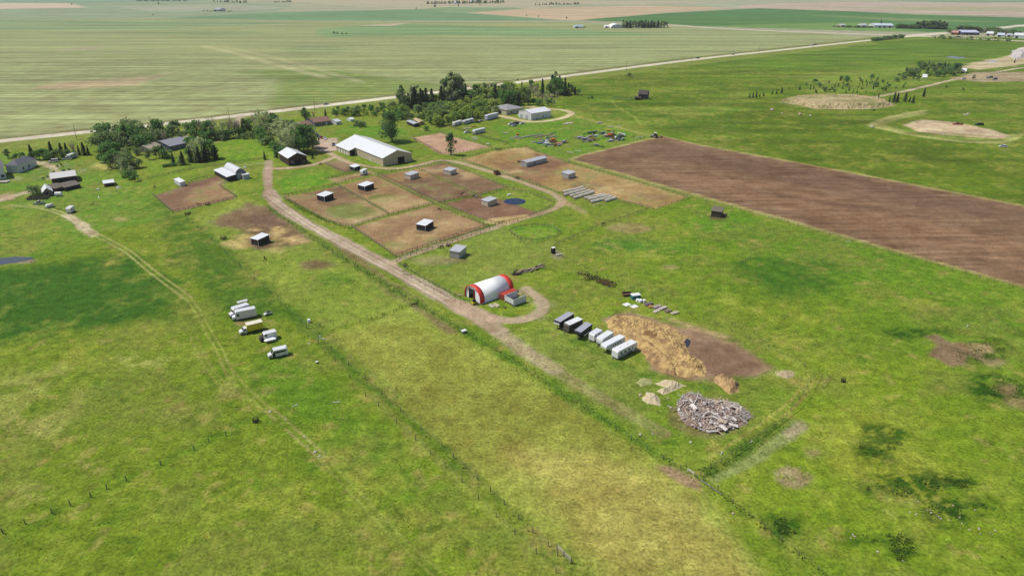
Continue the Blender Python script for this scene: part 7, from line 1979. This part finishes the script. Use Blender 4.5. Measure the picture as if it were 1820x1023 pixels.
part('drawbar', MB().beam((-1.3, 0, .5), (-2.2, 0, .35), .1, .1), M_STEEL, t)
wheels(t, (.2,), .8, .32, .2)
for px, L_, rz, lb in (((568, 599), 2.2, 60, 'pale branch by the wire fence right of the trucks'), ((572, 602), 2.0, -30, 'pale crossed branch by the wire fence right of the trucks'), ((549, 611), 1.6, -45, 'short pale branch left of the crossed branches'), ((525, 721), 1.8, 20, 'white stick in the grass above the rutted track'), ((598, 715), 2.2, -5, 'pale stick in the grass right of the white stick'), ((1187, 709), 1.0, 30, 'pale stick between sand heap and scrap pile'), ((1225, 712 - 12), 1.2, 60, 'pale plank at the upper edge of the scrap pile'), ((1283, 806), 1.6, 40, 'pale plank at the upper gate of the ditch'), ((1335, 786), 1.2, 20, 'short pale plank above the ditch'), ((738, 548), 1.8, 30, 'white plank in the verge left of the lane'), ((1508, 430), 2.4, -15, 'white plank at the lower edge of the ploughed field'), ((1720, 580), 2.4, 30, 'pale broken pole in the right pasture')):
    p = P(*px)
    solo('fallen_branch' if 'branch' in lb or 'stick' in lb else 'loose_plank', lb, 'branch' if 'branch' in lb or 'stick' in lb else 'plank', MB().cyl((-L_ / 2, 0, .08), (L_ / 2, .1, .22), .09, .05, 6).cyl((0, .05, .15), (L_ * .3, L_ * .3, .35), .06, .03, 5), M_WHITEP, p, R(rz))
# homestead yard clutter
solo('scrap_part', 'dark scrap frame on the grass right of the left track trailer', 'scrap', MB().beam((-.8, 0, .3), (.8, .2, .3), .1, .1).beam((-.6, -.6, .2), (.6, .8, .5), .1, .1).beam((-.6, .7, .2), (.5, -.6, .4), .1, .1), M_FD, P(164, 364))
solo('sawn_slab', 'white slab on the grass left of the lone white-roofed shed', 'slab', MB().box((0, 0, .35), (1.2, .9, .7)), M_WHITE, P(174.5, 337.5), .2)
solo('loose_plank', 'long pale plank on the grass below the lone white-roofed shed', 'plank', MB().box((0, 0, .1), (3.2, .35, .2)), M_WHITEP, P(175.5, 351), R(-60))
t = thing('dead_snag', 'grey dead snag standing beside the lone white-roofed shed', 'tree', P(207, 341), 0)
part('trunk', MB().cyl((0, 0, 0), (.1, 0, 3.0), .16, .06, 6), M_BARKP, t)
part('branches', MB().cyl((0, 0, 1.6), (.9, .2, 2.6), .05, .02, 5).cyl((.05, 0, 2.0), (-.8, .1, 2.9), .05, .02, 5).cyl((.05, 0, 1.2), (.6, -.5, 1.9), .05, .02, 5), M_BARKP, t)
solo('rock', 'grey rock heap beside the grey dead snag', 'rock', MB().cyl((0, 0, 0), (0, 0, .7), 1.6, .7, 9), M_CONC, P(210.5, 333.5))
# pale stones in the weedy pasture corner and along the track
RR = random.Random(21)
STM = [mat('pale_stone', (.42, .37, .31), .9, 0, .2, 2, bump=.4), mat('pinkish_stone', (.40, .31, .26), .9, 0, .2, 2, bump=.4)]
SM = []
for k in range(4):
    bm = bmesh.new()
    bmesh.ops.create_icosphere(bm, subdivisions=2, radius=1)
    for v in bm.verts:
        v.co *= 1 + RR.uniform(-.16, .16)
        v.co.z *= .6
    me = bpy.data.meshes.new('rock')
    bm.to_mesh(me); bm.free()
    me.materials.append(STM[k % 2])
    SM.append(me)
def stones(pxs, label, group, sr=(.18, .42)):
    for x, y in pxs:
        k = RR.randrange(4)
        o = bpy.data.objects.new('rock', SM[k])
        COL.objects.link(o)
        s_ = RR.uniform(*sr)
        o.location = P(x, y)
        o.location.z = s_ * .3
        o.scale = (s_ * RR.uniform(.8, 1.4), s_, s_)
        o.rotation_euler = (0, 0, RR.uniform(0, 6))
        tag(o, ('pale ' if k % 2 == 0 else 'pinkish ') + label, 'rock', group)
def line_pts(a_, b_, n, j):
    return [(a_[0] + (b_[0] - a_[0]) * k / (n - 1) + RR.uniform(-j, j), a_[1] + (b_[1] - a_[1]) * k / (n - 1) + RR.uniform(-j, j)) for k in range(n)]
stones([(1632, 891), (1628, 914), (1672, 921), (1668, 918), (1707, 937), (1740, 938), (1760, 946), (1764, 949), (1516, 950), (1512, 956), (1519, 953), (1570, 907), (1566, 899), (1694, 898), (1733, 906), (1605, 996), (1560, 980), (1648, 906), (1655, 911)] + line_pts((1625, 905), (1760, 945), 14, 9), 'stone among the dark weeds of the pasture corner', 'stones in the weedy pasture corner', (.10, .24))
stones([(480, 731), (541, 776), (548, 792), (568, 811), (508, 744), (560, 803)], 'stone beside the ruts of the left track', 'stones along the left track', (.25, .5))
stones([(1303, 912), (1138, 626 + 76), (1210, 716 + 2)], 'stone alone on the tan pasture edge', 'lone stones on the pasture', (.3, .5))
stones([(1228, 786), (1160, 771), (1138, 772), (1188, 722), (1192, 724)], 'stone in the grass between lane verge and scrap pile', 'stones by the scrap pile', (.25, .4))
stones([(1720, 203), (1716, 205), (1550, 226), (1372, 196), (1390, 202), (1422, 204), (1440, 206), (1534, 172)], 'boulder near the dug mound and excavation', 'boulders by the excavation', (.8, 1.6))

# ================================================================== animals
def animal_mesh(name, pts, edges, rad, sub=1):
    me = bpy.data.meshes.new(name)
    me.from_pydata(pts, edges, [])
    o = bpy.data.objects.new(name, me)
    COL.objects.link(o)
    sk = o.modifiers.new('s', 'SKIN')
    for v, r in zip(me.skin_vertices[0].data, rad):
        v.radius = r if isinstance(r, tuple) else (r, r)
    me.skin_vertices[0].data[0].use_root = True
    ss_ = o.modifiers.new('d', 'SUBSURF')
    ss_.levels = sub
    dg = bpy.context.evaluated_depsgraph_get()
    m2 = bpy.data.meshes.new_from_object(o.evaluated_get(dg))
    bpy.data.objects.remove(o)
    return m2
def horse_mesh(head_down):
    V = [(0, 0, 1.12), (-.45, 0, 1.12), (.5, 0, 1.14), (-.72, 0, 1.14)]     # belly, chest, rump, breast
    rad = [(.29, .27), (.28, .29), (.27, .28), (.20, .22)]
    E = [(0, 1), (0, 2), (1, 3)]
    def add(p, r, to):
        V.append(p); rad.append(r); E.append((to, len(V) - 1))
        return len(V) - 1
    if head_down:
        n1 = add((-1.0, 0, 1.05), (.14, .17), 3); n2 = add((-1.28, 0, .70), (.10, .13), n1); h1 = add((-1.38, 0, .42), (.09, .12), n2); h2 = add((-1.30, 0, .12), (.06, .07), h1)
    else:
        n1 = add((-.98, 0, 1.42), (.14, .18), 3); n2 = add((-1.18, 0, 1.72), (.10, .13), n1); h1 = add((-1.36, 0, 1.74), (.10, .12), n2); h2 = add((-1.66, 0, 1.52), (.06, .07), h1)
    for y in (-.07, .07):
        add((V[n2][0] + (-.02 if not head_down else -.10), y * 1.2, V[n2][2] + (.20 if not head_down else -.02)), .022, n2)
    for y in (-.15, .15):
        k = add((-.55, y, .84), .095, 1); k = add((-.53, y, .50), .062, k); k = add((-.54, y, .12), .045, k); add((-.58, y, .03), .055, k)
        k = add((.58, y, .86), .13, 2); k = add((.52, y, .62), .08, k); k = add((.68, y, .46), .058, k); k = add((.64, y, .12), .045, k); add((.60, y, .03), .055, k)
    k = add((.76, 0, 1.18), .055, 2); k = add((.86, 0, .92), .06, k); add((.86, 0, .55), .03, k)
    return animal_mesh('body', V, E, rad)
HB = [horse_mesh(False), horse_mesh(True)]
HCOL = {'black': (.018, .014, .013), 'bay': (.085, .035, .018), 'chestnut': (.17, .07, .03), 'grey': (.40, .38, .36), 'palomino': (.42, .29, .15)}
def horse(label, px, rz, colr, down):
    t = thing('horse', label, 'horse', P(*px), R(rz), 'horses in the paddocks')
    me = HB[1 if down else 0].copy()
    me.materials.clear()
    me.materials.append(mat('coat_' + colr, HCOL[colr], .6, 0, .15, 2))
    me.polygons.foreach_set('use_smooth', [True] * len(me.polygons))
    part('body', me, None, t)
    mn = MB()
    if down: mn.add([(-.70, 0, 1.40), (-1.02, 0, 1.22), (-1.3, 0, .84), (-1.22, .09, .74), (-.95, .14, 1.0)], [(0, 1, 4), (1, 2, 3, 4)])
    else: mn.add([(-.66, 0, 1.42), (-.92, 0, 1.66), (-1.12, 0, 1.86), (-1.08, .12, 1.66), (-.88, .15, 1.42)], [(0, 1, 4), (1, 2, 3, 4)])
    part('mane', mn, mat('mane_dark', (.015, .012, .01), .8), t)
for lb, px, rz, c, d in (
    ('black horse grazing near the left black feeder of the straw field', (470.5, 461), -70, 'black', True), ('dark horse in the lower part of the quonset paddock', (355, 366), 30, 'black', False),
    ('bay horse at the fence corner of the two upper paddocks', (821, 347), 200, 'bay', False), ('palomino horse beside the bay horse at the fence corner', (825, 350.5), 110, 'palomino', False),
    ('dark horse at the far fence of the muddy paddock', (843.5, 351), 220, 'black', True), ('grey horse touching the dark horse at the muddy paddock', (847.5, 351.5), 40, 'grey', True), ('chestnut horse right of the grey horse by the muddy paddock', (853, 350), 20, 'palomino', False),
    ('bay horse alone at the alley fence of the large lower paddock', (780, 374), 150, 'bay', True), ('dark horse at the left corner of the tan pasture', (884, 268), 30, 'black', False), ('bay horse beside the dark horse of the tan pasture corner', (888.5, 267.5), 190, 'bay', True),
    ('black horse behind the rail fence right of the rusty feeder', (917, 318.5), 160, 'black', False), ('grey horse behind the rail fence right of the rusty feeder', (921, 319.5), 20, 'bay', False), ('chestnut horse beside the small pen shed', (621.5, 297.5), 90, 'bay', False),
    ('black horse on the grass left of the white open shed', (276, 334.5), 80, 'black', True), ('black horse at the far fence of the pale right pasture', (1072.5, 400.5), 40, 'black', False), ('black horse on the grass verge above the grey shelter', (785, 441.5), 30, 'black', True),
    ('black horse in the grass beside the riding ring left corner', (737.5, 249), 90, 'black', False), ('black horse under the fence beside the arena roof edge', (731, 271.5), 20, 'black', False), ('dark horse near the lane fork of the small green paddock', (570, 293.5), 60, 'black', True), ('black horse beside the lane verge at the brown patch', (735, 545), 200, 'bay', True)):
    horse(lb, px, rz, c, d)
solo('gate_trough', 'grey stone-like trough at the trampled corner gate', 'trough', MB().cyl((0, 0, 0), (0, 0, .6), .8, .9, 10).box((1.4, .3, .25), (1.2, .6, .5)), M_CONC, P(991, 454))

# ================================================================== grass that stands up
def sward(name, label, lines, areas, size, m, seed):
    r_ = np.random.RandomState(seed)
    P0 = []
    for px, width, dens in lines:
        ln = smooth_line(W(px), 1)
        for a_, b_ in zip(ln[:-1], ln[1:]):
            L_ = np.linalg.norm(b_ - a_)
            n = int(L_ * dens)
            if not n: continue
            f = r_.rand(n, 1)
            nrm = np.array([-(b_ - a_)[1], (b_ - a_)[0]]) / max(L_, 1e-6)
            P0.append(a_ + (b_ - a_) * f + nrm * (r_.randn(n, 1) * width / 2.4))
    for px, n in areas:
        pl = W(px)
        lo, hi = pl.min(0), pl.max(0)
        q = lo + r_.rand(n * 2, 2) * (hi - lo)
        q = q[sdist(q, pl) < 0][:n]
        k = fbm(q[:, 0] / 2.6, q[:, 1] / 2.6, 3) + .25 * fbm(q[:, 0] / 9, q[:, 1] / 9, 2) > .69
        P0.append(q[k])
    p = np.concatenate(P0)
    n = len(p)
    s = size * (.5 + r_.rand(n))
    V, F = [], []
    for b in range(3):                                  # three blades per tuft
        t = r_.rand(n) * 6.283
        dx, dy = np.cos(t), np.sin(t)
        lean = r_.rand(n) * .5
        base = np.stack((p[:, 0] + dx * .06, p[:, 1] + dy * .06, np.zeros(n)), 1)
        w_ = s * .35
        a_ = base + np.stack((-dy * w_, dx * w_, np.zeros(n)), 1)
        c_ = base + np.stack((dy * w_, -dx * w_, np.zeros(n)), 1)
        tp = base + np.stack((dx * s * lean, dy * s * lean, s), 1)
        V.append(np.stack((a_, c_, tp), 1).reshape(-1, 3))
    V = np.concatenate(V)
    me = bpy.data.meshes.new(name)
    me.vertices.add(len(V))
    me.vertices.foreach_set('co', V.astype(np.float32).ravel())
    nf = len(V) // 3
    me.loops.add(nf * 3)
    me.loops.foreach_set('vertex_index', np.arange(nf * 3, dtype=np.int32))
    me.polygons.add(nf)
    me.polygons.foreach_set('loop_start', np.arange(0, nf * 3, 3, dtype=np.int32))
    me.update(calc_edges=True)
    me.materials.append(m)
    o = bpy.data.objects.new(name, me)
    COL.objects.link(o)
    tag(o, label, 'grass', None, 'stuff')
sward('tall_grass', 'tall dark green grass along fences and ditches', [
    (row1, 1.6, .8), ([(480, 368), (600, 452), (700, 514), (800, 572), (880, 620), (1020, 710), (1150, 795), (1245, 852)], 2.2, 3),
    ([(1252, 842), (1300, 812), (1390, 752)], 2.6, 8), ([(705, 478), (760, 508), (830, 540)], 2.5, 5), ([(540, 600), (640, 575), (740, 535)], 1.2, 1), ([(1250, 852), (1330, 915), (1420, 985), (1490, 1040)], 1.5, 5),
    ([(700, 461), (800, 424), (900, 392)], 2.0, 8), ([(505, 352), (560, 385), (627, 408)], 2.2, 9)],
    [], .30, mat('tall_grass_blades', (.12, .17, .032), .8, 0, .3, .25, spec=.1), 3)
weeds = [ell(*q) for q in ((1565, 790, 40, 24), (1590, 868, 50, 16), (1700, 905, 56, 20), (1670, 860, 56, 12), (1400, 935, 30, 17), (1570, 960, 56, 15), (1620, 985, 56, 13), (1740, 625, 50, 16), (1790, 690, 50, 18))]
sward('weed_patch', 'dark weed clumps in the weedy pasture corner', [], [(q, 600) for q in weeds], .24, mat('weed_leaves', (.078, .128, .026), .8, 0, .3, .3, spec=.15), 4)
pas = [([(0, 600), (500, 620), (1000, 1023), (0, 1023)], 9000), ([(600, 600), (760, 560), (1240, 850), (1400, 1023), (1060, 1023)], 7000), ([(1300, 500), (1820, 540), (1820, 1023), (1450, 1023), (1260, 850)], 12000), ([(0, 400), (300, 400), (500, 560), (300, 620), (0, 620)], 7000)]
sward('pasture_tufts', 'scattered coarse tufts over the pastures', [], pas, .16, mat('tuft_blades', (.125, .165, .035), .85, 0, .35, .2, spec=.1), 5)
# ================================================================== air
hz = MB().box((0, 2700, 57.5), (12000, 6400, 117))
hm = bpy.data.materials.new('haze_air')
hm.use_nodes = True
ht = hm.node_tree
for n_ in list(ht.nodes):
    if n_.type == 'BSDF_PRINCIPLED': ht.nodes.remove(n_)
pv = ht.nodes.new('ShaderNodeVolumePrincipled')
pv.inputs['Color'].default_value = (.86, .90, .96, 1)
pv.inputs['Density'].default_value = 0.00006
pv.inputs['Anisotropy'].default_value = 0.0
ht.links.new(pv.outputs[0], [n_ for n_ in ht.nodes if n_.type == 'OUTPUT_MATERIAL'][0].inputs['Volume'])
ho = part('haze', hz, hm)
ho['kind'] = 'stuff'
